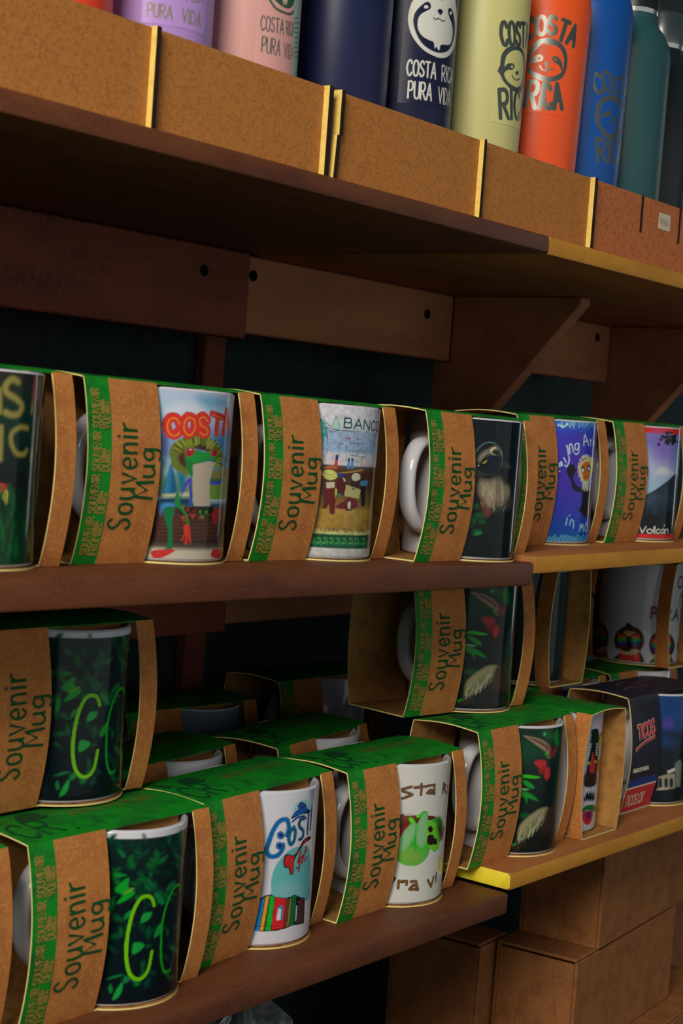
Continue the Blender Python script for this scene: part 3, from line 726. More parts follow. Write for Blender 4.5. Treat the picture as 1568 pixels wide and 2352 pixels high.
('s',(114,19,19),5.87,[(-6.5,88.7),(-10.1,91.1),(-12.8,89.2),(-11.4,86),(-7,83.9),(-6,81.1),(-9.1,80.1),(-11.5,81.3)]),
('s',(195,45,34),5.46,[(-25.7,85.6),(-27.9,88.6),(-31.4,88.6),(-33.3,85),(-32.2,80.4),(-29.1,78.3),(-26.7,78.9),(-25.6,80.9)]),
('s',(195,45,34),5.46,[(-20.5,90.2),(-22.8,87.2),(-22.4,82),(-19.6,79.4),(-17.1,80.5),(-15.5,84.4),(-16.7,89),(-20.5,90.2)]),
('s',(195,45,34),5.46,[(-6.5,88.7),(-10.1,91.1),(-12.8,89.2),(-11.4,86),(-7,83.9),(-6,81.1),(-9.1,80.1),(-11.5,81.3)]),
('s',(203,142,38),0.66,[(-25.4,84.9),(-27.6,88.1),(-31,88),(-32.9,84.3),(-31.9,79.7),(-28.8,77.6),(-26.4,78.3),(-25.3,80.2)]),
('s',(203,142,38),0.66,[(-20.1,89.5),(-22.5,86.5),(-22.1,81.3),(-19.2,78.7),(-16.7,79.9),(-15.1,83.7),(-16.3,88.4),(-20.1,89.5)]),
('s',(203,142,38),0.66,[(-6,88.1),(-9.7,90.5),(-12.4,88.6),(-11,85.4),(-6.5,83.4),(-5.6,80.5),(-8.6,79.4),(-11.1,80.7)]),
('s',(114,19,19),4.22,[(-3.3,93),(7.1,91.3)]),
('s',(114,19,19),4.22,[(2,91.6),(2.5,80.7)]),
('s',(114,19,19),4.22,[(12,95.8),(9.5,81.3)]),
('s',(114,19,19),4.22,[(12,95.8),(18,83.1)]),
('s',(114,19,19),4.22,[(10.3,86.7),(17.1,86.9)]),
('s',(114,19,19),4.22,[(31.5,96.5),(31.5,85.3)]),
('s',(180,41,34),3.81,[(-3.3,93),(7.1,91.3)]),
('s',(180,41,34),3.81,[(2,91.6),(2.5,80.7)]),
('s',(180,41,34),3.81,[(12,95.8),(9.5,81.3)]),
('s',(180,41,34),3.81,[(12,95.8),(18,83.1)]),
('s',(180,41,34),3.81,[(10.3,86.7),(17.1,86.9)]),
('s',(180,41,34),3.81,[(31.5,96.5),(31.5,85.3)]),
('s',(190,114,38),0.46,[(-2.8,92.3),(7.7,90.7)]),
('s',(190,114,38),0.46,[(2.5,90.9),(3.1,80)]),
('s',(190,114,38),0.46,[(12.8,95.3),(10.3,80.8)]),
('s',(190,114,38),0.46,[(12.8,95.3),(19.2,82.4)]),
('s',(190,114,38),0.46,[(11,86),(18.2,86.2)]),
('s',(190,114,38),0.46,[(31.5,95.8),(31.5,84.6)])]
ART['M2'] = [
('bg',[(1.2,(171,171,174)),(7.5,(180,180,180)),(8,(9,76,57)),(9.7,(9,76,47)),(17.2,(19,66,38)),(17.5,(161,171,114)),(19.2,(180,171,104)),(21.5,(142,110,47)),(33.8,(152,123,53)),(37.6,(123,95,47)),(49.8,(76,57,34)),(59.2,(66,38,28)),(63.4,(85,57,32)),(64.6,(28,66,76)),(65.8,(186,176,180)),(73.2,(180,180,190)),(75.1,(133,161,195)),(88.3,(142,161,190)),(92,(186,190,195)),(107.4,(197,195,209))]),
('noise',0.16,3,7),
('noise',0.14,1.1,9),
('b',(38,133,133),[(-40.5,95.9),(-36.7,95.3),(-33.8,90.3),(-33,85.6),(-34.6,80.9),(-36.4,73.2),(-36.8,65.2),(-38,64.6)]),
('s',(114,180,180),0.3,[(-39.4,91),(-38.1,92.2),(-39.1,93.4)],0.4),
('s',(114,180,180),0.3,[(-38.4,78.8),(-37,80.1),(-38.1,81.2)],0.4),
('s',(114,180,180),0.3,[(-36.2,81.3),(-34.8,82.6),(-35.9,83.6)],0.4),
('s',(114,180,180),0.3,[(-39.2,86.2),(-37.9,87.5),(-38.9,88.6)],0.4),
('s',(114,180,180),0.3,[(-34.2,83.9),(-32.8,85.2),(-33.9,86.3)],0.4),
('s',(114,180,180),0.3,[(-36.9,86.5),(-35.5,87.8),(-36.6,88.8)],0.4),
('s',(114,180,180),0.3,[(-39.1,91.9),(-37.8,93.2),(-38.8,94.2)],0.4),
('s',(114,180,180),0.3,[(-38.5,88),(-37.1,89.3),(-38.2,90.4)],0.4),
('s',(114,180,180),0.3,[(-36.6,79.1),(-35.2,80.4),(-36.2,81.5)],0.4),
('s',(114,180,180),0.3,[(-38.7,90.1),(-37.3,91.4),(-38.4,92.4)],0.4),
('s',(114,180,180),0.3,[(-38.2,91.8),(-36.8,93.1),(-37.9,94.1)],0.4),
('s',(114,180,180),0.3,[(-38,90.4),(-36.6,91.8),(-37.7,92.8)],0.4),
('s',(114,180,180),0.3,[(-37.2,94.1),(-35.9,95.5),(-36.9,96.5)],0.4),
('s',(114,180,180),0.3,[(-34.4,88.4),(-33,89.7),(-34,90.7)],0.4),
('s',(114,180,180),0.3,[(-33.8,82.7),(-32.4,84),(-33.5,85.1)],0.4),
('s',(114,180,180),0.3,[(-35.6,86.5),(-34.2,87.8),(-35.3,88.8)],0.4),
('s',(114,180,180),0.3,[(-34.6,92.8),(-33.2,94.1),(-34.3,95.2)],0.4),
('s',(114,180,180),0.3,[(-35.9,89.7),(-34.5,91),(-35.6,92.1)],0.4),
('s',(114,180,180),0.3,[(-35.2,81.8),(-33.8,83.2),(-34.9,84.3)],0.4),
('s',(114,180,180),0.3,[(-38.7,91),(-37.4,92.3),(-38.4,93.4)],0.4),
('s',(114,180,180),0.3,[(-39.4,90.4),(-38.1,91.8),(-39.1,92.8)],0.4),
('s',(114,180,180),0.3,[(-38.9,87.5),(-37.5,88.7),(-38.6,89.9)],0.4),
('s',(114,180,180),0.3,[(-34.1,88.5),(-32.7,89.8),(-33.8,90.8)],0.4),
('s',(114,180,180),0.3,[(-37.5,86.4),(-36.2,87.7),(-37.2,88.7)],0.4),
('s',(114,180,180),0.3,[(-37.3,81.7),(-35.9,83),(-37,84)],0.4),
('s',(114,180,180),0.3,[(-35.8,92),(-34.4,93.3),(-35.5,94.3)],0.4),
('s',(9,76,76),0.35,[(-40.6,96.4),(-36.2,94.8),(-33.2,88.5),(-32.8,83.8)]),
('s',(9,95,85),0.45,[(-34.4,91.2),(-31.8,90.4),(-28.2,89.8),(-24.1,90.1),(-25,94.7),(-27.1,98.3),(-28.6,94.9),(-29.4,91.6)]),
('s',(9,95,85),0.45,[(-36.4,97.6),(-33.6,93.1),(-29.4,91.6)]),
('s',(9,95,85),0.45,[(-33.9,90.7),(-31.1,88.2),(-27.5,87.9),(-25,89)]),
('b',(142,190,180),[(-28.4,91.7),(-27.3,96.9),(-25.4,93.8),(-24.9,90.4)],2),
('l',(9,66,85),0.3,[(-26.1,89.2),(-11.3,89),(24.3,88.7)]),
('t',(7,66,76),1.19,'BANCO',-20.7,91.5,6.5,-1.1,1.624,0,0.2),
('l',(57,76,104),0.35,[(-9.2,91),(-6.8,64.6)]),
('l',(57,76,104),0.35,[(-18.4,84.8),(-17.3,68.8)]),
('l',(57,76,104),0.35,[(-23.2,80.7),(-22.8,70.4)]),
('l',(57,76,104),0.35,[(-32.5,85.7),(-31.8,72.6)]),
('l',(57,76,104),0.35,[(1.8,79.2),(2.9,66.8)]),
('l',(57,76,104),0.35,[(-4.2,81.4),(-3.1,67.6)]),
('l',(57,76,104),0.35,[(-12.3,74.8),(-12.3,70)]),
('l',(47,57,57),0.45,[(-15.4,81.2),(-1.1,81.3)]),
('l',(47,57,57),0.45,[(-16.1,75.7),(-1.2,75.8)]),
('l',(47,57,57),0.45,[(-13.3,72.4),(1,72)]),
('l',(47,57,57),0.45,[(-10.7,83.8),(-6,84)]),
('l',(104,104,114),0.2,[(-9.1,90.1),(-14.2,81.3)]),
('l',(104,104,114),0.2,[(-9.1,90.1),(-1.9,81.5)]),
('l',(104,104,114),0.2,[(-8.7,80.6),(-15.5,75.8)]),
('l',(104,104,114),0.2,[(-8.7,80.6),(-2,75.7)]),
('l',(104,104,114),0.2,[(-8.5,75.4),(-11.9,64.4)]),
('l',(104,104,114),0.2,[(-8.5,75.4),(-1.4,64.8)]),
('p',(28,28,104),[(-25.4,72.3),(-23.6,72.5),(-23.5,68.4),(-25.4,68.3)]),
('p',(180,47,38),[(-25.5,68.3),(-23.7,68.4),(-23.1,63.8),(-25.5,63.6)]),
('p',(38,57,123),[(-16.1,70.5),(-14.2,70.6),(-14.2,68),(-15.9,67.9)]),
('p',(66,133,190),[(-16.2,68.1),(-14.1,68.3),(-13.8,63.3),(-15.8,63.2)]),
('p',(38,57,123),[(-13.2,70.7),(-11.2,70.8),(-11.1,68.2),(-12.9,68.1)]),
('p',(66,133,190),[(-13.2,68.3),(-11,68.4),(-10.6,63.5),(-12.8,63.4)]),
('b',(161,28,57),[(-17.5,84.9),(-15.1,84.3),(-15.6,83.5),(-17.4,83.9)]),
('b',(161,28,57),[(-22.4,81),(-20.5,80.4),(-20.7,79.7),(-22.4,80.3)]),
('b',(161,85,47),[(-35.8,61.8),(-31.2,64),(-26.1,64.7),(-23.2,62.4),(-29.5,62.5)]),
('b',(142,123,57),[(-22.5,60),(-2.8,63.3),(-1.8,62.4),(-19.2,59.7)]),
('b',(91,28,28),[(-32.5,49.5),(-24.8,50),(-22.8,44.9),(-23.2,37.3),(-23.2,31.6),(-26.4,31.9),(-27.5,38.1),(-29.3,35.1),(-31.8,35),(-31.4,42)]),
('b',(76,24,28),[(-23.1,54.3),(-18.9,56.9),(-13.8,52.4),(-15.5,45.3),(-20.1,45.1),(-22.4,47.3)]),
('b',(95,28,34),[(-22.1,37.4),(-15.1,41.5),(-11.7,44),(-4.5,40.9),(-5.4,36.1),(-21.4,35.5)]),
('b',(47,22,28),[(-11.5,54.9),(-3.4,56.1),(-1.2,50.9),(-10.5,50.6)]),
('b',(38,28,28),[(-2.9,52.3),(3.1,52),(4.2,38.5),(0.5,38.5),(-1.1,44.8)]),
('p',(161,155,104),[(-15.8,52.2),(-1.7,49),(-2.9,42.8),(-16.6,44.3)]),
('b',(85,57,47),[(-11.1,50.6),(-7.7,49.3),(-9.6,48.9)]),
('b',(186,186,104),[(-34.5,58.3),(-33,61),(-28.4,61.8),(-24.1,59.9),(-23.3,56.7),(-26.8,54.8),(-31,55.3)]),
('s',(133,142,57),0.4,[(-33.3,59.3),(-29.2,58.2),(-24.6,59.4)]),
('s',(133,142,57),0.4,[(-32.1,56.6),(-28,56.4),(-23.9,57.5)]),
('p',(180,171,152),[(-30.8,52.9),(-24.6,53.6),(-24.5,49.5),(-30.2,48.9)]),
('b',(38,47,142),[(-22.4,59.5),(-18.6,59.8),(-18.9,57.4),(-21.7,57.3)]),
('b',(180,180,152),[(-11.3,58.7),(-8.9,60.5),(-4.6,59.9),(-3.5,56.6),(-8.3,55),(-11.1,56.3)]),
('b',(57,123,161),[(-2.4,54.7),(5.4,55.8),(6,52.5),(-1.3,51.9)]),
('b',(180,180,161),[(-18.9,56.9),(-16.4,55.2),(-17.2,54.1)]),
('b',(180,180,161),[(-13.1,39.7),(-11,40.7),(-10.9,36),(-12.7,35.9)]),
('l',(28,19,22),0.79,[(-14.5,34.9),(-9.4,34.6)]),
('b',(38,104,95),[(-22.3,45.9),(-19,45.5),(-20.4,43.2)]),
('b',(161,161,57),[(-24.2,48.7),(-22.5,48.2),(-23.1,42.5)]),
('t',(57,47,28),0.35,'ALEGORIA. TEATRO NACIONAL',-32.6,19.4,2,-0.1,1.238,0,0.2),
('l',(9,66,38),0.35,[(-39.4,16.8),(-16.3,17),(10.3,16.9)]),
('s',(85,171,95),0.5,[(-38.6,13.8),(-36.9,14.3),(-36,11.6),(-37.9,10.5),(-37.5,12.5)]),
('s',(66,142,76),0.45,[(-35.8,9.2),(-35,11.6),(-33.9,9.8)]),
('s',(85,171,95),0.5,[(-34.2,14),(-32.5,14.5),(-31.5,11.8),(-33.5,10.7),(-33.1,12.6)]),
('s',(66,142,76),0.45,[(-31.3,9.4),(-30.5,11.8),(-29.5,10)]),
('s',(85,171,95),0.5,[(-29.8,14.2),(-28,14.7),(-27,11.9),(-29,10.8),(-28.7,12.7)]),
('s',(66,142,76),0.45,[(-26.8,9.5),(-26,12),(-24.9,10.1)]),
('s',(85,171,95),0.5,[(-25.2,14.2),(-23.4,14.8),(-22.4,12.1),(-24.4,11),(-24.1,12.9)]),
('s',(66,142,76),0.45,[(-22.2,9.7),(-21.3,12.1),(-20.1,10.2)]),
('s',(85,171,95),0.5,[(-20.5,14.3),(-18.5,14.9),(-17.5,12.1),(-19.6,11.1),(-19.3,13)]),
('s',(66,142,76),0.45,[(-17.2,9.7),(-16.3,12.2),(-15.1,10.3)]),
('s',(85,171,95),0.5,[(-15.5,14.4),(-13.4,15),(-12.2,12.2),(-14.6,11.1),(-14.1,13)]),
('s',(66,142,76),0.45,[(-12,9.8),(-10.9,12.2),(-9.6,10.3)]),
('s',(85,171,95),0.5,[(-10,14.4),(-7.7,15),(-6.4,12.2),(-9,11.1),(-8.5,13)]),
('s',(66,142,76),0.45,[(-6.1,9.7),(-4.9,12.2),(-3.3,10.2)]),
('s',(85,171,95),0.5,[(-3.9,14.4),(-1.1,14.9),(0.4,12),(-2.7,11.1),(-2.1,13)]),
('s',(66,142,76),0.45,[(0.8,9.6),(2.2,12),(4.2,10.1)]),
('s',(85,171,95),0.5,[(3.5,14.2),(7.2,14.7),(9.4,11.8),(5.1,10.9),(5.8,12.8)]),
('s',(66,142,76),0.45,[(9.8,9.3),(12,11.7),(15.4,9.6)])]
ART['M3'] = [
('bg',[(2.9,(9,15,19)),(24.5,(13,24,24)),(62.8,(11,22,26)),(107.4,(11,20,28))]),
('b',(57,53,47),[(-32.1,64.8),(-23.8,60.1),(-10.2,63.3),(-3.5,58.2),(4.6,44.2),(-0.7,39.4),(-16.4,37),(-23,33.8),(-26,43.3),(-31,52.5)],5),
('b',(142,129,106),[(-29,58.9),(-22.1,59.8),(-14.1,62.6),(-8.3,59.5),(-3.4,57.7),(-0.7,51),(-7.9,44.5),(-17,42.8),(-22.6,41.5),(-26.3,46.6),(-29.4,51.7)],6),
('l',(161,152,129),0.34,[(-22.6,46.2),(-22.4,43.8)],0.6),
('l',(161,152,129),0.34,[(-4.6,60.4),(-5.2,57.3)],0.6),
('l',(91,79,64),0.34,[(-25.3,58.9),(-24.2,55.8)],0.6),
('l',(161,152,129),0.34,[(-22.4,43.6),(-21.4,42.1)],0.6),
('l',(176,165,142),0.34,[(-23.7,58.7),(-23.1,57.1)],0.6),
('l',(161,152,129),0.34,[(-7.9,51.5),(-6.5,47.7)],0.6),
('l',(176,165,142),0.34,[(-23.6,45.7),(-24.9,43.6)],0.6),
('l',(161,152,129),0.34,[(-4.1,44.5),(-4.1,40.8)],0.6),
('l',(114,98,79),0.34,[(-13.6,42.9),(-13.4,40.4)],0.6),
('l',(176,165,142),0.34,[(-20.3,51.4),(-20.7,49.6)],0.6),
('l',(176,165,142),0.34,[(-27.4,44.2),(-26.4,40.4)],0.6),
('l',(176,165,142),0.34,[(-16.2,57.3),(-17.9,53.9)],0.6),
('l',(114,98,79),0.34,[(-8.7,54.1),(-8.9,51.5)],0.6),
('l',(114,98,79),0.34,[(-11,44.1),(-12.3,41.5)],0.6),
('l',(91,79,64),0.34,[(-22.3,45.5),(-21.3,42.1)],0.6),
('l',(176,165,142),0.34,[(-26.2,44),(-25.6,41.3)],0.6),
('l',(114,98,79),0.34,[(-5.5,47.3),(-5.5,44.7)],0.6),
('l',(161,152,129),0.34,[(-7.9,47.2),(-7.2,44)],0.6),
('l',(176,165,142),0.34,[(-21.7,43.5),(-21.9,41.2)],0.6),
('l',(176,165,142),0.34,[(-22.1,57),(-21.9,54.9)],0.6),
('l',(161,152,129),0.34,[(-26.3,44.1),(-28.2,42.5)],0.6),
('l',(91,79,64),0.34,[(-25.6,52.3),(-24.5,49.5)],0.6),
('l',(91,79,64),0.34,[(-23.2,51.1),(-24.5,48.7)],0.6),
('l',(114,98,79),0.34,[(-24.4,47.2),(-24,45.5)],0.6),
('l',(114,98,79),0.34,[(-16.8,56.6),(-17.2,52.8)],0.6),
('l',(91,79,64),0.34,[(-9.8,57.9),(-10.5,56)],0.6),
('l',(161,152,129),0.34,[(-15.1,56.6),(-14.3,53)],0.6),
('l',(161,152,129),0.34,[(-15,40.5),(-16.7,37.1)],0.6),
('l',(161,152,129),0.34,[(-19.6,58.9),(-21.5,56)],0.6),
('l',(176,165,142),0.34,[(-16.4,42.3),(-17,40.3)],0.6),
('l',(91,79,64),0.34,[(-8.6,54.3),(-7.8,51)],0.6),
('l',(161,152,129),0.34,[(-19.4,43.6),(-19.4,41.2)],0.6),
('l',(176,165,142),0.34,[(-24.4,42.9),(-25.2,41.2)],0.6),
('l',(91,79,64),0.34,[(-18.8,44.7),(-17.8,42.9)],0.6),
('l',(176,165,142),0.34,[(-9.3,53.8),(-8.1,51)],0.6),
('l',(161,152,129),0.34,[(-9.1,52.7),(-11.1,49.8)],0.6),
('l',(161,152,129),0.34,[(-13,43.8),(-14.2,42.2)],0.6),
('l',(176,165,142),0.34,[(-21.5,52),(-21.6,49)],0.6),
('l',(161,152,129),0.34,[(-17.5,44.1),(-17.5,40.7)],0.6),
('l',(114,98,79),0.34,[(-19.9,48),(-21,46.3)],0.6),
('l',(176,165,142),0.34,[(-26.5,52.3),(-27.4,48.6)],0.6),
('l',(161,152,129),0.34,[(-21.7,45.3),(-23.6,43.7)],0.6),
('l',(91,79,64),0.34,[(-4.3,54.5),(-3.7,51)],0.6),
('l',(114,98,79),0.34,[(-10.3,48),(-10.8,46.3)],0.6),
('l',(176,165,142),0.34,[(-25.8,52.6),(-26.6,51.2)],0.6),
('l',(114,98,79),0.34,[(-20.1,56.2),(-18.9,53.4)],0.6),
('l',(91,79,64),0.34,[(-20.3,57.6),(-21.6,56)],0.6),
('l',(161,152,129),0.34,[(-21.1,43.8),(-20.2,42)],0.6),
('l',(114,98,79),0.34,[(-12.9,44.7),(-12.5,42)],0.6),
('l',(176,165,142),0.34,[(-13.3,47.3),(-14,44.8)],0.6),
('l',(91,79,64),0.34,[(-15.2,41.9),(-16,40.2)],0.6),
('l',(176,165,142),0.34,[(-6.5,53.8),(-9.1,52)],0.6),
('l',(114,98,79),0.34,[(-15,48),(-15.6,45.7)],0.6),
('l',(91,79,64),0.34,[(-25.4,43.8),(-25.1,42.2)],0.6),
('l',(161,152,129),0.34,[(-16.5,43.2),(-17.4,39.7)],0.6),
('l',(114,98,79),0.34,[(-12.1,41.5),(-10.9,38.7)],0.6),
('l',(161,152,129),0.34,[(-8,43.4),(-9.8,41.5)],0.6),
('l',(161,152,129),0.34,[(-26.8,56.4),(-26.8,53.9)],0.6),
('l',(114,98,79),0.34,[(-20.5,44.3),(-20,40.7)],0.6),
('l',(161,152,129),0.34,[(-3.5,47.9),(-4.5,44.4)],0.6),
('l',(114,98,79),0.34,[(-24.2,53.1),(-24.6,50)],0.6),
('l',(176,165,142),0.34,[(-11.4,58.6),(-10,56.1)],0.6),
('l',(91,79,64),0.34,[(-27.2,39.8),(-28.7,38.2)],0.6),
('l',(161,152,129),0.34,[(-20,52.9),(-20.2,49.2)],0.6),
('l',(176,165,142),0.34,[(-12.4,60),(-10.7,56.7)],0.6),
('l',(114,98,79),0.34,[(-24.2,52.7),(-25.1,50)],0.6),
('l',(161,152,129),0.34,[(-11,44.3),(-12.3,42.1)],0.6),
('l',(161,152,129),0.34,[(-7.3,49.9),(-8.8,46.1)],0.6),
('l',(114,98,79),0.34,[(-21.8,45.3),(-23,43.6)],0.6),
('l',(176,165,142),0.34,[(-16.3,40.1),(-15.5,38.2)],0.6),
('l',(161,152,129),0.34,[(-18.7,57.3),(-20.7,54)],0.6),
('l',(91,79,64),0.34,[(-21.1,59.5),(-21.1,55.8)],0.6),
('l',(114,98,79),0.34,[(-7.8,58.9),(-9.4,55.5)],0.6),
('l',(91,79,64),0.34,[(-27.9,48.9),(-27.8,45.5)],0.6),
('l',(114,98,79),0.34,[(-18.5,59.6),(-19.1,56.1)],0.6),
('l',(161,152,129),0.34,[(-18.2,48),(-19.5,45.5)],0.6),
('l',(176,165,142),0.34,[(-10.2,43.9),(-8.9,41.6)],0.6),
('l',(91,79,64),0.34,[(-1.6,45.2),(-3.8,41.9)],0.6),
('l',(91,79,64),0.34,[(-17.7,40.4),(-19.1,37.9)],0.6),
('l',(91,79,64),0.34,[(-22.3,50.3),(-24.2,47.3)],0.6),
('l',(161,152,129),0.34,[(-9.1,45),(-11.2,42.7)],0.6),
('l',(114,98,79),0.34,[(-4.8,42.6),(-4.4,39.4)],0.6),
('l',(176,165,142),0.34,[(-17.4,53.6),(-19,51.6)],0.6),
('l',(161,152,129),0.34,[(-3.9,41.5),(-6.5,38.1)],0.6),
('l',(91,79,64),0.34,[(-27,56.8),(-27.9,54.8)],0.6),
('l',(161,152,129),0.34,[(-21,41.8),(-22.1,40)],0.6),
('l',(176,165,142),0.34,[(-19.6,53.8),(-19.8,51.3)],0.6),
('l',(114,98,79),0.34,[(-5.4,40.9),(-6.9,38.1)],0.6),
('l',(176,165,142),0.34,[(-11.6,57.6),(-11.4,56.1)],0.6),
('l',(114,98,79),0.34,[(-28.4,55.1),(-28.6,52.2)],0.6),
('l',(114,98,79),0.34,[(-10.1,59.2),(-12.4,56.7)],0.6),
('l',(91,79,64),0.34,[(-21.4,59.4),(-22,57.6)],0.6),
('l',(91,79,64),0.34,[(-24.7,41.3),(-24.3,37.7)],0.6),
('l',(91,79,64),0.34,[(-2.7,40.5),(-1.4,37.6)],0.6),
('l',(161,152,129),0.34,[(-11.7,47.3),(-11.2,44.5)],0.6),
('l',(91,79,64),0.34,[(-18.7,41.3),(-17.9,39)],0.6),
('l',(161,152,129),0.34,[(-19.1,50.7),(-19.4,48)],0.6),
('l',(161,152,129),0.34,[(-23.7,50.5),(-23.3,48.8)],0.6),
('l',(91,79,64),0.34,[(-6.5,52.9),(-8,50.8)],0.6),
('l',(91,79,64),0.34,[(-8.7,45.4),(-10.3,43.9)],0.6),
('l',(114,98,79),0.34,[(-23.3,56.3),(-22.9,53.5)],0.6),
('l',(114,98,79),0.34,[(-5.4,42),(-5.4,39.2)],0.6),
('l',(161,152,129),0.34,[(-6,53.3),(-8.8,51.7)],0.6),
('l',(161,152,129),0.34,[(-8.1,50.4),(-10.5,48)],0.6),
('l',(176,165,142),0.34,[(-18.9,49.2),(-18.8,47.3)],0.6),
('l',(161,152,129),0.34,[(-5.2,58.3),(-4.6,55.5)],0.6),
('l',(91,79,64),0.34,[(-26.9,45),(-26.6,41.5)],0.6),
('l',(91,79,64),0.34,[(-12,58.9),(-13.8,55.6)],0.6),
('l',(161,152,129),0.34,[(-22.9,53.7),(-21.9,51.6)],0.6),
('l',(176,165,142),0.34,[(-12.7,50.2),(-14.5,48.1)],0.6),
('b',(104,53,43),[(-27.1,43.2),(-24.5,44.2),(-21.2,38.7),(-18.8,36.9),(-22.9,32.8)],4),
('b',(22,20,22),[(-12.7,73.7),(-3.6,70.7),(-2.7,58.7),(-10,61.3)],4),
('b',(66,60,51),[(-12,73.2),(-5.7,74),(-1.1,71.3),(-6.8,70.6)],3),
('b',(20,32,39),[(-11.9,78.1),(-13.2,72),(-17.8,67.4),(-24,65.4),(-30.1,66.6),(-34.6,70.7),(-36.5,76.4),(-35.6,82.5),(-31.8,87.1),(-26.2,89.1),(-19.9,88),(-14.5,84)],3),
('b',(19,26,34),[(-12.7,78),(-13.9,72.3),(-18.1,68),(-23.8,66.1),(-29.4,67.3),(-33.6,71.1),(-35.5,76.5),(-34.6,82.2),(-31.1,86.6),(-25.9,88.5),(-20,87.4),(-15.1,83.5)]),
('b',(142,133,114),[(-32,76.4),(-29.4,80.8),(-24.9,83.5),(-20.6,85.7),(-16.5,85),(-13.6,81.3),(-17.7,79.7),(-21.9,80.8),(-25.5,78.7),(-27.9,75.7),(-30.8,73.5)],4),
('b',(17,22,47),[(-25.6,79.7),(-20.8,81.8),(-14.7,80.4),(-13.5,74.6),(-19.1,70),(-24.4,72.1)],5),
('b',(13,17,19),[(-32.2,72.1),(-29.1,77.5),(-26.1,79.1),(-25.1,73.9),(-28.9,69.3),(-31.4,68.7)],3),
('b',(13,15,19),[(-22.1,83.2),(-18.2,84),(-14.9,82.2),(-17.8,80.2),(-20.8,81.3)],2),
('b',(190,180,142),[(-23.8,83.6),(-20.1,86.2),(-17.1,84.9),(-20.5,84.5),(-22.3,82.2),(-20.7,80.6),(-17.8,80.2),(-21.9,80.5)],1),
('b',(180,171,57),[(-29,73.2),(-25.8,75.6),(-26.7,73.8)],1),
('b',(218,218,218),[(-31.8,71.2),(-31.8,70.9),(-32,70.7),(-32.2,70.6),(-32.4,70.6),(-32.5,70.9),(-32.6,71.1),(-32.6,71.4),(-32.4,71.7),(-32.3,71.8),(-32,71.7),(-31.9,71.5)]),
('s',(104,142,142),0.43,[(-35.1,71.3),(-36.3,76.9),(-34.1,82.9),(-29,88),(-23.8,89.3),(-18.5,87.8),(-13.8,83.3),(-11.8,77.6),(-13.1,71.3)],0.6),
('s',(57,85,85),0.29,[(-11.8,77.6),(-13.6,69.8),(-20.4,65.1),(-28,65.1),(-33.3,67.7)],0.8),
('b',(13,79,38),[(-35.5,40.2),(-32.7,42.5),(-29.5,41.1),(-31.2,38.8)],3),
('b',(13,79,38),[(-31.9,33.3),(-28.5,35.8),(-24.7,34.2),(-26.7,31.7)],3),
('b',(13,79,38),[(-36.6,29.1),(-33.7,31.4),(-30.6,30),(-32.2,27.7)],3),
('b',(13,79,38),[(-38.7,25.2),(-36.4,27.1),(-33.8,26),(-35.1,23.9)],3),
('b',(13,79,38),[(-32.3,20.8),(-29.5,23),(-26.2,21.7),(-27.9,19.4)],3),
('b',(13,79,38),[(-37.3,31.9),(-35.4,33.4),(-33.4,32.7),(-34.4,31.1)],3),
('b',(13,79,38),[(-28.4,28.7),(-25.9,30.6),(-23.1,29.5),(-24.6,27.5)],3),
('b',(22,123,47),[(-31.7,19),(-28.3,21.1),(-25.1,21.2),(-27.6,19.2)],2),
('s',(22,38,38),0.48,[(-19.7,105.8),(-16.8,72.5),(-13.5,39.1)],3),
('s',(22,38,38),0.48,[(-17.4,106),(-14.3,72.6),(-10.8,39.2)],3),
('s',(22,38,38),0.48,[(-11.8,106.4),(-8.2,72.9),(-4.2,39.3)],3)]
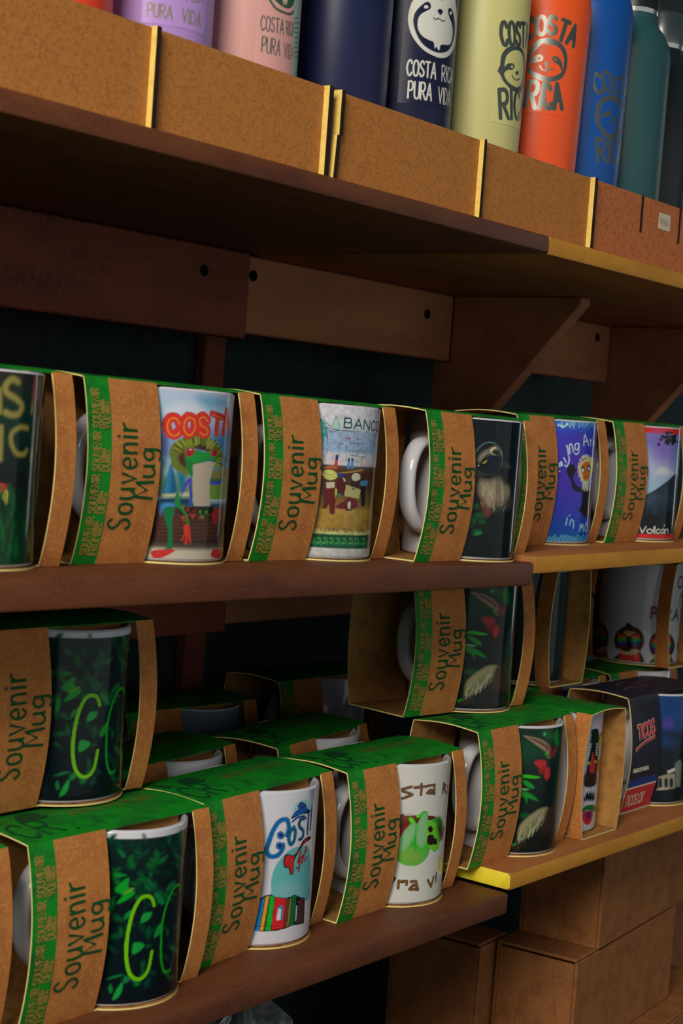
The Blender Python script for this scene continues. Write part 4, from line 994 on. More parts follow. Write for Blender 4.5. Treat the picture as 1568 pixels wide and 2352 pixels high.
ART['M4'] = [
('bg',[(1.2,(57,123,180)),(4.8,(9,85,161)),(12.1,(9,66,161)),(25.8,(38,57,171)),(52.9,(53,53,180)),(94.4,(57,57,180)),(100.6,(38,79,190)),(106.9,(34,114,190))]),
('b',(66,47,167),[(-35.1,79.1),(-12.6,91.2),(-6.5,62.3),(-19.1,34.7),(-30.3,43.3)],20),
('s',(142,190,209),0.61,[(-28.2,104.1),(-28.9,102.5)],0.6),
('s',(142,190,209),0.61,[(-25.1,106.6),(-24.8,100.9)],0.6),
('s',(142,190,209),0.61,[(-12.8,107),(-13.5,101.9)],0.6),
('s',(142,190,209),0.61,[(-10.9,106.3),(-10,100.7)],0.6),
('s',(142,190,209),0.61,[(-32.6,105.5),(-32.2,100.9)],0.6),
('s',(142,190,209),0.61,[(1.8,106.5),(3.3,102.8)],0.6),
('s',(142,190,209),0.61,[(-5.7,105.4),(-6.4,103.7)],0.6),
('s',(142,190,209),0.61,[(-28.5,105.5),(-27.1,102)],0.6),
('s',(142,190,209),0.61,[(-13.5,105.6),(-11.8,103.4)],0.6),
('s',(142,190,209),0.61,[(-6.7,106.8),(-7.7,101.8)],0.6),
('s',(142,190,209),0.61,[(-2.2,106.3),(-3.4,100.7)],0.6),
('s',(142,190,209),0.61,[(-23.8,105.2),(-22.9,102.3)],0.6),
('s',(142,190,209),0.61,[(-22.9,105.9),(-23.8,102.9)],0.6),
('s',(142,190,209),0.61,[(-9.4,106.5),(-7.6,103.8)],0.6),
('s',(142,190,209),0.61,[(-27,106.2),(-25.3,100.3)],0.6),
('s',(142,190,209),0.61,[(1.4,106.6),(-0.2,102.7)],0.6),
('s',(142,190,209),0.61,[(-29.7,106.4),(-29.3,101.9)],0.6),
('s',(142,190,209),0.61,[(-33.9,104.9),(-32.3,99.3)],0.6),
('s',(142,190,209),0.61,[(-20.7,106.7),(-19.5,103)],0.6),
('s',(142,190,209),0.61,[(-17.8,106.9),(-15.6,101.7)],0.6),
('s',(142,190,209),0.61,[(-21.8,106.2),(-21.1,99.8)],0.6),
('s',(142,190,209),0.61,[(-22.2,106.4),(-21.5,100)],0.6),
('s',(142,190,209),0.61,[(-23.9,105.2),(-22.4,102.1)],0.6),
('s',(142,190,209),0.61,[(-4.2,106.3),(-5.5,103.9)],0.6),
('s',(142,190,209),0.61,[(4.9,106.8),(5.6,101.1)],0.6),
('s',(142,190,209),0.61,[(-16,105.9),(-16.4,100.9)],0.6),
('b',(180,209,214),[(-35.1,102.3),(-35.2,101.8),(-35.4,101.3),(-35.9,101.1),(-36.3,101.2),(-36.6,101.7),(-36.8,102.2),(-36.7,102.8),(-36.4,103.2),(-36,103.4),(-35.6,103.3),(-35.3,102.9)]),
('b',(180,209,214),[(-33.1,101.7),(-33.2,101.1),(-33.5,100.7),(-33.9,100.5),(-34.4,100.6),(-34.7,101),(-34.9,101.6),(-34.8,102.1),(-34.5,102.6),(-34.1,102.8),(-33.7,102.6),(-33.3,102.2)]),
('b',(180,209,214),[(-31.1,100.8),(-31.2,100.2),(-31.5,99.8),(-31.9,99.6),(-32.4,99.7),(-32.7,100.1),(-32.9,100.7),(-32.8,101.3),(-32.5,101.8),(-32.1,101.9),(-31.7,101.8),(-31.3,101.4)]),
('b',(180,209,214),[(-29.2,101.5),(-29.3,100.9),(-29.6,100.4),(-30,100.2),(-30.5,100.4),(-30.8,100.8),(-31,101.4),(-30.9,101.9),(-30.6,102.4),(-30.2,102.5),(-29.7,102.4),(-29.4,102)]),
('b',(180,209,214),[(-27.4,103.2),(-27.4,102.6),(-27.7,102.1),(-28.2,101.9),(-28.6,102),(-29,102.5),(-29.2,103.1),(-29.1,103.7),(-28.8,104.1),(-28.4,104.3),(-27.9,104.2),(-27.5,103.8)]),
('s',(95,180,209),0.61,[(-39.8,1.1),(-38.9,7),(-37.4,1.3)],0.5),
('s',(95,180,209),0.61,[(-37.4,1.3),(-36.4,5.8),(-34.9,1.4)],0.5),
('s',(95,180,209),0.61,[(-34.9,1.4),(-33.9,5.9),(-32.4,1.6)],0.5),
('s',(95,180,209),0.61,[(-32.4,1.6),(-31.6,7.7),(-29.9,1.7)],0.5),
('s',(95,180,209),0.61,[(-29.9,1.7),(-28.8,5.4),(-27.3,1.8)],0.5),
('s',(95,180,209),0.61,[(-27.3,1.8),(-26.4,7.8),(-24.6,1.9)],0.5),
('s',(95,180,209),0.61,[(-24.6,1.9),(-23.7,7.8),(-21.9,2)],0.5),
('s',(95,180,209),0.61,[(-21.9,2),(-20.9,8.1),(-19,2)],0.5),
('s',(95,180,209),0.61,[(-19,2),(-17.9,7.2),(-15.9,2.1)],0.5),
('s',(95,180,209),0.61,[(-15.9,2.1),(-14.7,6.7),(-12.7,2.1)],0.5),
('s',(95,180,209),0.61,[(-12.7,2.1),(-11.3,6.2),(-9.2,2.1)],0.5),
('s',(95,180,209),0.61,[(-9.2,2.1),(-7.9,8),(-5.4,2.1)],0.5),
('s',(95,180,209),0.61,[(-5.4,2.1),(-3.7,6.5),(-0.9,2)],0.5),
('s',(95,180,209),0.61,[(-0.9,2),(0.8,8.1),(4.5,1.8)],0.5),
('s',(95,180,209),0.61,[(4.5,1.8),(7.1,6.6),(12.6,1.5)],0.5),
('s',(95,180,209),0.61,[(12.6,1.5),(19.1,6.8),(21.7,1)],0.5),
('s',(180,209,218),1.13,[(-36,44.8),(-35.9,48.5),(-35,44.4)]),
('s',(180,209,218),1.13,[(-35.5,52.1),(-35.6,49.3),(-34.3,50.1),(-34.9,52.4),(-35.5,52.1)]),
('s',(180,209,218),1.13,[(-35.2,53.9),(-35,58.4),(-34,55.7)]),
('s',(180,209,218),1.13,[(-35.4,59.3),(-34,65.6)]),
('s',(180,209,218),1.13,[(-31.8,62.3),(-34.3,64.1),(-31.9,67.4)]),
('s',(180,209,218),1.13,[(-31.3,70.4),(-32.8,68.9),(-32.2,66.7),(-30.2,68.5),(-31,70.7)]),
('s',(180,209,218),1.13,[(-31.2,69.2),(-29.7,67.6)]),
('s',(180,209,218),1.13,[(-28.9,74.1),(-26.6,70.6)]),
('s',(180,209,218),1.13,[(-24.3,75.6),(-23.7,71.7),(-25.6,67),(-27.4,68.1)]),
('s',(180,209,218),1.13,[(-25,77),(-25.8,82.3),(-25.8,82.3)]),
('s',(180,209,218),1.13,[(-27.1,85.1),(-26.6,83)]),
('s',(180,209,218),1.13,[(-23.4,78),(-24.5,85.2),(-22.5,86.1),(-20.1,79.9)]),
('s',(180,209,218),1.13,[(-15.3,87.4),(-18.3,86.9),(-18.8,82.7),(-15.5,82.3),(-14.8,87.4),(-14.3,80.2),(-16.5,77.9),(-18.7,78.6)]),
('s',(180,209,218),1.13,[(-8.7,85.8),(-8.3,95),(-1.5,86)]),
('s',(180,209,218),1.13,[(-8.1,89.5),(-3.1,89.6)]),
('s',(180,209,218),1.13,[(-0.1,91.6),(2,86.1)]),
('s',(180,209,218),1.13,[(0.6,89.7),(4.1,91.5)]),
('s',(180,209,218),1.13,[(8.7,90.4),(6.2,88.7),(9.1,86.2),(13.1,88.1),(9.3,90.5)]),
('s',(142,199,218),1.13,[(-21.3,22.8),(-22.3,16.4)]),
('s',(142,199,218),1.13,[(-19.1,25.2),(-19.3,24.6)]),
('s',(142,199,218),1.13,[(-18.3,16.5),(-17.1,21.2),(-14.3,19.4),(-14.1,13.9)]),
('s',(142,199,218),1.13,[(-5.6,11.2),(-5.2,17.6),(-3,13.9),(-1.4,17.6),(-0,10.9)]),
('s',(142,199,218),1.13,[(3.7,18.4),(2.9,12.9),(6.7,11),(9,13.6),(5.6,18.4)]),
('b',(24,20,32),[(-24.2,67.1),(-21.1,69),(-17.6,67.4),(-17.1,62),(-18.5,58.3),(-16.2,52.9),(-10.7,49.4),(-5,50.5),(-4.4,45.9),(-13,45.8),(-18.2,49.2),(-21.1,56.4),(-24.1,59.9)]),
('s',(24,20,32),1.56,[(-23,59.9),(-24.9,63.5)]),
('s',(24,20,32),1.56,[(-21.7,62.7),(-22.6,67.2)]),
('s',(24,20,32),1.56,[(-19.4,62.8),(-19.1,68.7)]),
('s',(24,20,32),1.56,[(-17.6,62),(-16.1,64.8)]),
('b',(38,28,28),[(-4.4,45.9),(7.1,50.5),(21.8,47.4),(15.3,24.5),(0.6,24),(-5.4,29.4),(-5,38.7)]),
('b',(32,24,28),[(-9.8,29.4),(-2.8,34.1),(-1.8,27.7)]),
('b',(195,186,123),[(-11.3,60.4),(-12.7,67.6),(-9.2,72.2),(-1.7,75.2),(10.1,75.3),(15,67.9),(9.1,60.6),(3.8,54.2),(-1.6,50.5),(-5.5,54.1)],0.6),
('l',(203,197,142),0.61,[(-12.1,67.7),(-13.8,68.3)],0.4),
('l',(203,197,142),0.61,[(-8.9,57.8),(-10.1,56.1)],0.4),
('l',(203,197,142),0.61,[(-5,75.5),(-5.4,77.9)],0.4),
('l',(203,197,142),0.61,[(-10.4,59.6),(-11.9,58.5)],0.4),
('l',(203,197,142),0.61,[(-3.5,75.5),(-3.5,77.9)],0.4),
('l',(203,197,142),0.61,[(-12.1,67),(-13.8,67.4)],0.4),
('l',(203,197,142),0.61,[(-8.7,74.2),(-9.8,76.2)],0.4),
('l',(203,197,142),0.61,[(-7.5,74.8),(-8.3,77.1)],0.4),
('l',(203,197,142),0.61,[(-10.8,71.9),(-12.3,73.3)],0.4),
('l',(203,197,142),0.61,[(0.7,74.6),(1.7,76.6)],0.4),
('l',(203,197,142),0.61,[(2.7,73.7),(4.1,75.6)],0.4),
('l',(203,197,142),0.61,[(-12.1,65.1),(-13.8,65)],0.4),
('l',(203,197,142),0.61,[(-12.1,66.9),(-14,67.3)],0.4),
('l',(203,197,142),0.61,[(0.9,74.6),(1.7,76.6)],0.4),
('l',(203,197,142),0.61,[(-10.6,60),(-12,58.9)],0.4),
('l',(203,197,142),0.61,[(-11.6,69.8),(-13.3,70.8)],0.4),
('l',(203,197,142),0.61,[(-11.6,69.6),(-13.4,70.6)],0.4),
('l',(203,197,142),0.61,[(5,72.4),(7.3,74.1)],0.4),
('l',(203,197,142),0.61,[(-10.4,59.8),(-11.9,58.8)],0.4),
('l',(203,197,142),0.61,[(-6.9,75.1),(-7.8,77.3)],0.4),
('l',(203,197,142),0.61,[(-3.7,75.5),(-3.8,77.9)],0.4),
('l',(203,197,142),0.61,[(-4.6,75.5),(-5.1,77.9)],0.4),
('l',(203,197,142),0.61,[(-7.6,56.5),(-8.5,54.6)],0.4),
('l',(203,197,142),0.61,[(3.7,73.2),(5.5,75.1)],0.4),
('l',(203,197,142),0.61,[(-12.2,66.1),(-13.9,66.3)],0.4),
('l',(203,197,142),0.61,[(-0.2,74.8),(0.6,77.1)],0.4),
('l',(203,197,142),0.61,[(-6.8,75.1),(-7.6,77.4)],0.4),
('l',(203,197,142),0.61,[(-11.6,69.8),(-13.3,70.8)],0.4),
('l',(203,197,142),0.61,[(-0.8,75.1),(-0.2,77.3)],0.4),
('l',(203,197,142),0.61,[(-6.3,75.3),(-7.1,77.6)],0.4),
('l',(203,197,142),0.61,[(-12.1,67.1),(-13.9,67.6)],0.4),
('l',(203,197,142),0.61,[(-4.5,75.5),(-5,77.9)],0.4),
('l',(203,197,142),0.61,[(-10.4,72.2),(-12,73.9)],0.4),
('l',(203,197,142),0.61,[(-5.3,75.5),(-5.7,77.8)],0.4),
('l',(203,197,142),0.61,[(-8,74.6),(-9.1,76.7)],0.4),
('l',(203,197,142),0.61,[(-2.3,75.4),(-2.1,77.7)],0.4),
('l',(203,197,142),0.61,[(-10.9,60.8),(-12.5,59.9)],0.4),
('l',(203,197,142),0.61,[(-10.7,72),(-12.2,73.5)],0.4),
('l',(203,197,142),0.61,[(-7.6,56.5),(-8.5,54.6)],0.4),
('l',(203,197,142),0.61,[(-2.4,75.4),(-2.4,77.8)],0.4),
('l',(203,197,142),0.61,[(-3.1,75.5),(-3.3,77.9)],0.4),
('l',(203,197,142),0.61,[(-0.8,75.1),(-0.2,77.3)],0.4),
('l',(203,197,142),0.61,[(-8.6,57.5),(-9.8,55.7)],0.4),
('l',(203,197,142),0.61,[(-10,73),(-11.4,74.8)],0.4),
('l',(203,197,142),0.61,[(-10.9,71.6),(-12.5,72.9)],0.4),
('l',(203,197,142),0.61,[(-10.2,59.5),(-11.7,58.4)],0.4),
('l',(203,197,142),0.61,[(-11.5,62.3),(-13.2,61.7)],0.4),
('l',(203,197,142),0.61,[(4.8,72.4),(7.3,74.2)],0.4),
('l',(203,197,142),0.61,[(-0.2,74.9),(0.6,77.1)],0.4),
('l',(203,197,142),0.61,[(-11.8,63.5),(-13.5,63.1)],0.4),
('l',(203,197,142),0.61,[(-1,75.2),(-0.6,77.4)],0.4),
('l',(203,197,142),0.61,[(-7.1,75),(-7.9,77.3)],0.4),
('l',(203,197,142),0.61,[(-11.9,68.6),(-13.7,69.4)],0.4),
('l',(203,197,142),0.61,[(-7.3,74.9),(-8.2,77.2)],0.4),
('l',(203,197,142),0.61,[(-11.7,63.1),(-13.5,62.7)],0.4),
('l',(203,197,142),0.61,[(-12,64.8),(-13.8,64.7)],0.4),
('l',(203,197,142),0.61,[(-7.8,56.7),(-8.9,54.9)],0.4),
('l',(203,197,142),0.61,[(-6.9,75.1),(-7.8,77.4)],0.4),
('l',(203,197,142),0.61,[(-9,74),(-10.2,75.9)],0.4),
('l',(203,197,142),0.61,[(-4.2,75.5),(-4.5,77.9)],0.4),
('l',(180,190,161),0.69,[(-2.2,55.6),(-0.6,49.5)],0.5),
('l',(180,190,161),0.69,[(-6.1,55.5),(-3.9,47.2)],0.5),
('l',(203,203,180),0.69,[(2.2,55.6),(2.3,50.2)],0.5),
('l',(203,203,180),0.69,[(-6.7,55.5),(-6.5,48.4)],0.5),
('l',(180,190,161),0.69,[(-2.9,55.6),(-1.5,48.2)],0.5),
('l',(180,190,161),0.69,[(-6.7,55.5),(-4.5,47.7)],0.5),
('l',(203,203,180),0.69,[(0.2,55.6),(0.5,46.5)],0.5),
('l',(203,203,180),0.69,[(3.3,55.6),(7.6,47.3)],0.5),
('l',(180,190,161),0.69,[(-5,55.5),(-2.9,49.6)],0.5),
('l',(203,203,180),0.69,[(-3.2,55.6),(-2.1,49.1)],0.5),
('l',(180,190,161),0.69,[(0.2,55.6),(1.8,46.9)],0.5),
('l',(180,190,161),0.69,[(-5.8,55.5),(-4.2,49.4)],0.5),
('l',(180,190,161),0.69,[(-3.2,55.6),(-2.4,46.1)],0.5),
('l',(203,203,180),0.69,[(-4.4,55.5),(-2.3,46.5)],0.5),
('l',(203,203,180),0.69,[(-0.2,55.6),(3,46.3)],0.5),
('l',(180,190,161),0.69,[(1,55.6),(4.2,46.4)],0.5),
('l',(180,190,161),0.69,[(-1.5,55.6),(0.4,49.6)],0.5),
('l',(203,203,180),0.69,[(-1.3,55.6),(-0.7,48.1)],0.5),
('l',(180,190,161),0.69,[(1.6,55.6),(4,47.3)],0.5),
('l',(203,203,180),0.69,[(-2.9,55.6),(-1.3,49.7)],0.5),
('l',(180,190,161),0.69,[(-1.7,55.6),(1.4,47.1)],0.5),
('l',(180,190,161),0.69,[(0,55.6),(3.4,46.6)],0.5),
('l',(203,203,180),0.69,[(-3.9,55.5),(-2.6,48.9)],0.5),
('l',(180,190,161),0.69,[(3.3,55.6),(6.3,48.3)],0.5),
('l',(180,190,161),0.69,[(1.2,55.6),(4.1,49.1)],0.5),
('l',(180,190,161),0.69,[(3.1,55.6),(3.7,48.6)],0.5),
('l',(203,203,180),0.69,[(-2.7,55.6),(-2.3,49.1)],0.5),
('l',(203,203,180),0.69,[(1.2,55.6),(4,48.3)],0.5),
('l',(180,190,161),0.69,[(-6.1,55.5),(-5.8,47.1)],0.5),
('l',(180,190,161),0.69,[(-3.1,55.6),(-2,47)],0.5),
('b',(186,104,47),[(-9.8,67.7),(-6.1,71.4),(0.8,71.6),(4.9,67),(4.9,60.6),(1.3,56),(-4.1,55.5),(-7.5,60.4)]),
('b',(38,38,57),[(-5.4,65.3),(-5.5,63.7),(-6.3,62.5),(-7.4,62.1),(-8.6,62.4),(-9.6,63.6),(-10,65.2),(-9.9,66.6),(-9.2,67.8),(-8.2,68.3),(-6.9,67.9),(-5.9,66.8)]),
('b',(209,209,209),[(-6.3,64.5),(-6.4,63.6),(-6.8,62.9),(-7.5,62.6),(-8.2,62.8),(-8.7,63.5),(-9,64.4),(-8.9,65.4),(-8.5,66),(-7.9,66.2),(-7.2,66),(-6.6,65.4)]),
('b',(38,38,57),[(5.8,66.2),(5.6,64.8),(4.3,63.7),(2.6,63.3),(0.9,63.7),(-0.5,64.8),(-1.1,66.2),(-0.9,67.7),(0,68.8),(1.6,69.1),(3.4,68.8),(5,67.7)]),
('b',(209,209,209),[(4.4,65.9),(4.2,65.1),(3.6,64.5),(2.6,64.2),(1.6,64.5),(0.9,65.1),(0.5,65.8),(0.6,66.7),(1.2,67.3),(2.1,67.5),(3.1,67.3),(3.9,66.7)]),
('s',(95,28,19),0.69,[(-5.9,57.6),(-2.8,58.9),(3.1,58.3)]),
('s',(114,47,22),0.52,[(-4.3,63.2),(-4.9,61.4)])]
ART['M5'] = [
('bg',[(0.2,(180,180,186)),(1.2,(186,34,38)),(6.7,(186,34,38)),(7.1,(142,180,199)),(46,(142,180,199)),(63.6,(152,171,199)),(77.2,(123,133,190)),(90.8,(104,114,180)),(100.4,(114,114,171)),(100.8,(195,38,38)),(106.9,(195,38,38))]),
('b',(171,180,209),[(-37.9,82.5),(-27.4,77.2),(-14.8,73.9),(-26.2,63.6),(-36.3,68.8)],20),
('b',(123,95,180),[(-29.1,96.7),(-14.2,93.6),(-9.3,78),(-24,77.4)],20),
('b',(190,193,203),[(-25.1,64.6),(-20.8,68.7),(-14.3,69.4),(-7.8,66.2),(0.3,64.4),(-7.3,62.7),(-21.4,62.6)],4),
('p',(34,47,62),[(-36.1,40.9),(-25.8,46.8),(-12.7,55.2),(2.9,63.9),(19.5,58.3),(19.4,6.6),(-37.4,6.1)],1.2),
('p',(22,28,34),[(-37.9,25.5),(-22.9,28.3),(19.5,34.4),(19.4,6.6),(-38.4,6.1)],10),
('b',(57,76,95),[(-34.8,38.5),(-25.5,43.9),(-20.5,41.2),(-29.1,33.9)],8),
('b',(47,60,79),[(-23.8,38.1),(-11.6,46.4),(-8,42.5),(-18.8,36.3)],8),
('b',(32,60,85),[(-26.7,32.1),(-19.6,31.4),(-22.6,25.3)],5),
('b',(22,28,38),[(0.7,94.4),(0.4,93.7),(-0.6,93.2),(-2.1,92.9),(-3.5,93.1),(-4.6,93.6),(-5,94.3),(-4.8,95),(-3.9,95.6),(-2.6,95.9),(-1.1,95.7),(0.2,95.2)],1),
('b',(22,28,38),[(-7.5,101.9),(-7.7,101.2),(-8.5,100.7),(-9.6,100.4),(-10.7,100.6),(-11.6,101.1),(-11.9,101.7),(-11.7,102.5),(-11,103.1),(-10,103.3),(-8.8,103.2),(-7.9,102.7)],1),
('b',(22,28,38),[(-0.5,98.7),(-0.7,97.9),(-1.7,97.5),(-3.1,97.2),(-4.5,97.4),(-5.5,97.8),(-6,98.5),(-5.8,99.3),(-4.9,99.9),(-3.6,100.1),(-2.2,100),(-1,99.4)],1),
('b',(22,28,38),[(-2.6,98.7),(-2.9,97.9),(-3.8,97.4),(-5.1,97.2),(-6.4,97.3),(-7.4,97.8),(-7.8,98.5),(-7.6,99.3),(-6.8,99.9),(-5.5,100.1),(-4.2,100),(-3.1,99.4)],1),
('b',(22,28,38),[(-2.2,93.8),(-2.5,93),(-3.4,92.4),(-4.7,92.2),(-6,92.3),(-7,92.8),(-7.4,93.6),(-7.2,94.3),(-6.4,94.8),(-5.1,95.1),(-3.8,94.9),(-2.7,94.4)],1),
('b',(22,28,38),[(-6.2,96.8),(-6.4,96),(-7.2,95.4),(-8.4,95.2),(-9.5,95.3),(-10.4,95.9),(-10.8,96.6),(-10.6,97.4),(-9.9,97.9),(-8.8,98.1),(-7.6,98),(-6.6,97.5)],1),
('b',(22,28,38),[(-10.9,92.2),(-11.1,91.5),(-11.9,90.9),(-12.9,90.7),(-13.9,90.8),(-14.7,91.3),(-15,92.1),(-14.8,92.8),(-14.2,93.4),(-13.2,93.7),(-12.2,93.5),(-11.3,93)],1),
('b',(22,28,38),[(-15,97.6),(-15.2,96.8),(-15.8,96.3),(-16.7,96),(-17.7,96.2),(-18.4,96.7),(-18.7,97.4),(-18.6,98.1),(-17.9,98.7),(-17,98.9),(-16.1,98.8),(-15.3,98.2)],1),
('b',(22,28,38),[(-1.1,96.2),(-1.4,95.4),(-2.3,94.8),(-3.7,94.6),(-5.1,94.7),(-6.1,95.3),(-6.5,96),(-6.3,96.8),(-5.4,97.4),(-4.2,97.6),(-2.8,97.5),(-1.6,96.9)],1),
('b',(22,28,38),[(0,99.3),(-0.2,98.6),(-1.3,98),(-2.7,97.8),(-4.1,97.9),(-5.1,98.4),(-5.6,99.2),(-5.4,99.9),(-4.5,100.5),(-3.2,100.8),(-1.7,100.6),(-0.5,100.1)],1),
('b',(22,28,38),[(-11.3,95.8),(-11.5,95),(-12.2,94.4),(-13.2,94.2),(-14.2,94.3),(-14.9,94.8),(-15.3,95.6),(-15.1,96.4),(-14.5,96.9),(-13.5,97.2),(-12.5,97),(-11.6,96.5)],1),
('b',(22,28,38),[(-13.2,93),(-13.4,92.2),(-14.1,91.6),(-15,91.4),(-16,91.5),(-16.8,92),(-17.1,92.8),(-16.9,93.6),(-16.3,94.1),(-15.4,94.3),(-14.4,94.1),(-13.6,93.7)],1),
('b',(22,28,38),[(-3.8,91.9),(-4,91.1),(-4.9,90.6),(-6.1,90.4),(-7.4,90.5),(-8.3,91),(-8.7,91.7),(-8.5,92.5),(-7.7,93.1),(-6.5,93.3),(-5.3,93.2),(-4.2,92.7)],1),
('b',(22,28,38),[(-22.5,90.6),(-22.6,89.9),(-23.2,89.3),(-24,89.1),(-24.8,89.2),(-25.4,89.7),(-25.7,90.5),(-25.6,91.1),(-25,91.7),(-24.2,92),(-23.4,91.8),(-22.7,91.3)],1),
('b',(22,28,38),[(-5.4,97.4),(-5.6,96.7),(-6.4,96.1),(-7.6,95.8),(-8.8,96),(-9.7,96.5),(-10.1,97.2),(-9.9,97.9),(-9.1,98.5),(-8,98.7),(-6.8,98.6),(-5.8,98.1)],1),
('b',(22,28,38),[(-4.4,93.8),(-4.6,93.1),(-5.5,92.5),(-6.7,92.3),(-7.9,92.4),(-8.9,92.9),(-9.2,93.7),(-9,94.3),(-8.3,94.9),(-7.1,95.2),(-5.9,95),(-4.9,94.5)],1),
('b',(22,28,38),[(-6,98.4),(-6.3,97.7),(-7.1,97.1),(-8.2,96.9),(-9.4,97),(-10.3,97.5),(-10.6,98.2),(-10.4,98.9),(-9.7,99.5),(-8.6,99.8),(-7.4,99.6),(-6.5,99.1)],1),
('b',(22,28,38),[(19.6,94.1),(19.6,93.3),(16.4,92.7),(11.2,92.5),(8.1,92.7),(6.1,93.2),(5.3,94),(5.7,94.7),(7.3,95.2),(10.1,95.5),(14.3,95.3),(19.6,94.8)],1),
('b',(22,28,38),[(-14,101.5),(-14.2,100.8),(-14.9,100.2),(-15.8,100),(-16.8,100.1),(-17.5,100.7),(-17.8,101.4),(-17.7,102.1),(-17,102.6),(-16.1,102.9),(-15.2,102.7),(-14.4,102.2)],1),
('b',(22,28,38),[(-18.9,98.3),(-19.1,97.6),(-19.7,97),(-20.5,96.8),(-21.4,96.9),(-22.1,97.4),(-22.4,98.1),(-22.2,98.8),(-21.7,99.4),(-20.8,99.7),(-19.9,99.5),(-19.3,99)],1),
('b',(22,28,38),[(-11.3,92.1),(-11.5,91.3),(-12.2,90.8),(-13.2,90.5),(-14.2,90.7),(-14.9,91.2),(-15.3,91.9),(-15.1,92.7),(-14.5,93.3),(-13.5,93.5),(-12.5,93.4),(-11.6,92.8)],1),
('b',(22,28,38),[(-3.3,97.8),(-3.5,97),(-4.4,96.5),(-5.7,96.2),(-6.9,96.4),(-7.9,96.9),(-8.3,97.6),(-8.1,98.3),(-7.3,98.9),(-6.1,99.1),(-4.8,99),(-3.8,98.4)],1),
('b',(22,28,38),[(-11.9,95.2),(-12,94.5),(-12.7,94),(-13.7,93.7),(-14.7,93.9),(-15.5,94.3),(-15.8,95),(-15.6,95.8),(-15,96.4),(-14,96.6),(-13,96.5),(-12.2,96)],1),
('b',(22,28,38),[(-20.2,95.1),(-20.4,94.4),(-20.9,93.9),(-21.8,93.6),(-22.6,93.8),(-23.3,94.2),(-23.6,95),(-23.4,95.7),(-22.9,96.3),(-22,96.5),(-21.2,96.4),(-20.5,95.9)],1),
('b',(22,28,38),[(-12.4,94.1),(-12.6,93.4),(-13.3,92.8),(-14.3,92.6),(-15.2,92.7),(-16,93.2),(-16.3,94),(-16.2,94.6),(-15.5,95.2),(-14.6,95.5),(-13.6,95.3),(-12.8,94.8)],1),
('b',(22,28,38),[(-11.9,101.9),(-12.1,101.2),(-12.8,100.7),(-13.8,100.4),(-14.8,100.6),(-15.5,101.1),(-15.9,101.7),(-15.7,102.5),(-15.1,103.1),(-14.1,103.3),(-13.1,103.2),(-12.3,102.7)],1),
('b',(22,28,38),[(-7.5,94.5),(-7.8,93.8),(-8.5,93.3),(-9.6,93),(-10.8,93.2),(-11.6,93.7),(-12,94.3),(-11.8,95.1),(-11.1,95.7),(-10,95.9),(-8.9,95.8),(-8,95.3)],1),
('b',(22,28,38),[(-9.9,94.4),(-10.1,93.8),(-10.8,93.2),(-11.9,92.9),(-12.9,93.1),(-13.7,93.6),(-14.1,94.3),(-13.9,95),(-13.2,95.6),(-12.2,95.9),(-11.1,95.7),(-10.3,95.2)],1),
('b',(22,28,38),[(-8.2,98.3),(-8.4,97.6),(-9.2,97),(-10.2,96.8),(-11.3,96.9),(-12.2,97.4),(-12.5,98.1),(-12.3,98.8),(-11.6,99.4),(-10.6,99.7),(-9.5,99.5),(-8.6,99)],1),
('b',(22,28,38),[(-6.5,95.9),(-6.7,95.1),(-7.5,94.5),(-8.7,94.3),(-9.8,94.4),(-10.7,94.9),(-11,95.7),(-10.8,96.4),(-10.1,97),(-9,97.3),(-7.9,97.1),(-6.9,96.6)],1),
('b',(22,28,38),[(-5.7,95.2),(-5.9,94.5),(-6.7,94),(-7.9,93.7),(-9.1,93.9),(-9.9,94.3),(-10.3,95.1),(-10.1,95.8),(-9.4,96.4),(-8.3,96.7),(-7.1,96.5),(-6.1,96)],1),
('b',(22,28,38),[(-11.4,91.5),(-11.6,90.8),(-12.3,90.3),(-13.3,90),(-14.3,90.2),(-15.1,90.6),(-15.4,91.4),(-15.2,92.1),(-14.6,92.7),(-13.6,93),(-12.6,92.8),(-11.8,92.3)],1),
('b',(22,28,38),[(-16.7,97.4),(-16.9,96.6),(-17.5,96.1),(-18.4,95.8),(-19.3,96),(-20,96.5),(-20.3,97.2),(-20.2,97.9),(-19.6,98.5),(-18.7,98.7),(-17.8,98.6),(-17.1,98)],1),
('b',(22,28,38),[(10.6,93.8),(10,93),(8,92.4),(5.7,92.2),(3.5,92.3),(2.1,92.9),(1.5,93.6),(1.8,94.3),(3,94.9),(4.9,95.1),(7.3,94.9),(9.5,94.4)],1),
('b',(22,28,38),[(-10.3,92.8),(-10.5,92.1),(-11.3,91.5),(-12.3,91.3),(-13.3,91.4),(-14.1,91.9),(-14.5,92.7),(-14.3,93.4),(-13.6,94),(-12.6,94.2),(-11.6,94.1),(-10.7,93.6)],1),
('b',(22,28,38),[(-13,94.2),(-13.1,93.5),(-13.8,92.9),(-14.8,92.7),(-15.7,92.8),(-16.5,93.3),(-16.8,94.1),(-16.6,94.7),(-16,95.3),(-15.1,95.6),(-14.1,95.4),(-13.3,94.9)],1),
('b',(22,28,38),[(-13.5,94.1),(-13.7,93.3),(-14.4,92.8),(-15.3,92.5),(-16.3,92.7),(-17,93.2),(-17.3,93.9),(-17.2,94.6),(-16.5,95.2),(-15.6,95.4),(-14.6,95.3),(-13.9,94.8)],1),
('b',(22,28,38),[(-12.1,98.5),(-12.3,97.8),(-13,97.2),(-14,97),(-15,97.2),(-15.7,97.7),(-16,98.3),(-15.9,99.1),(-15.2,99.7),(-14.3,99.9),(-13.3,99.8),(-12.5,99.2)],1),
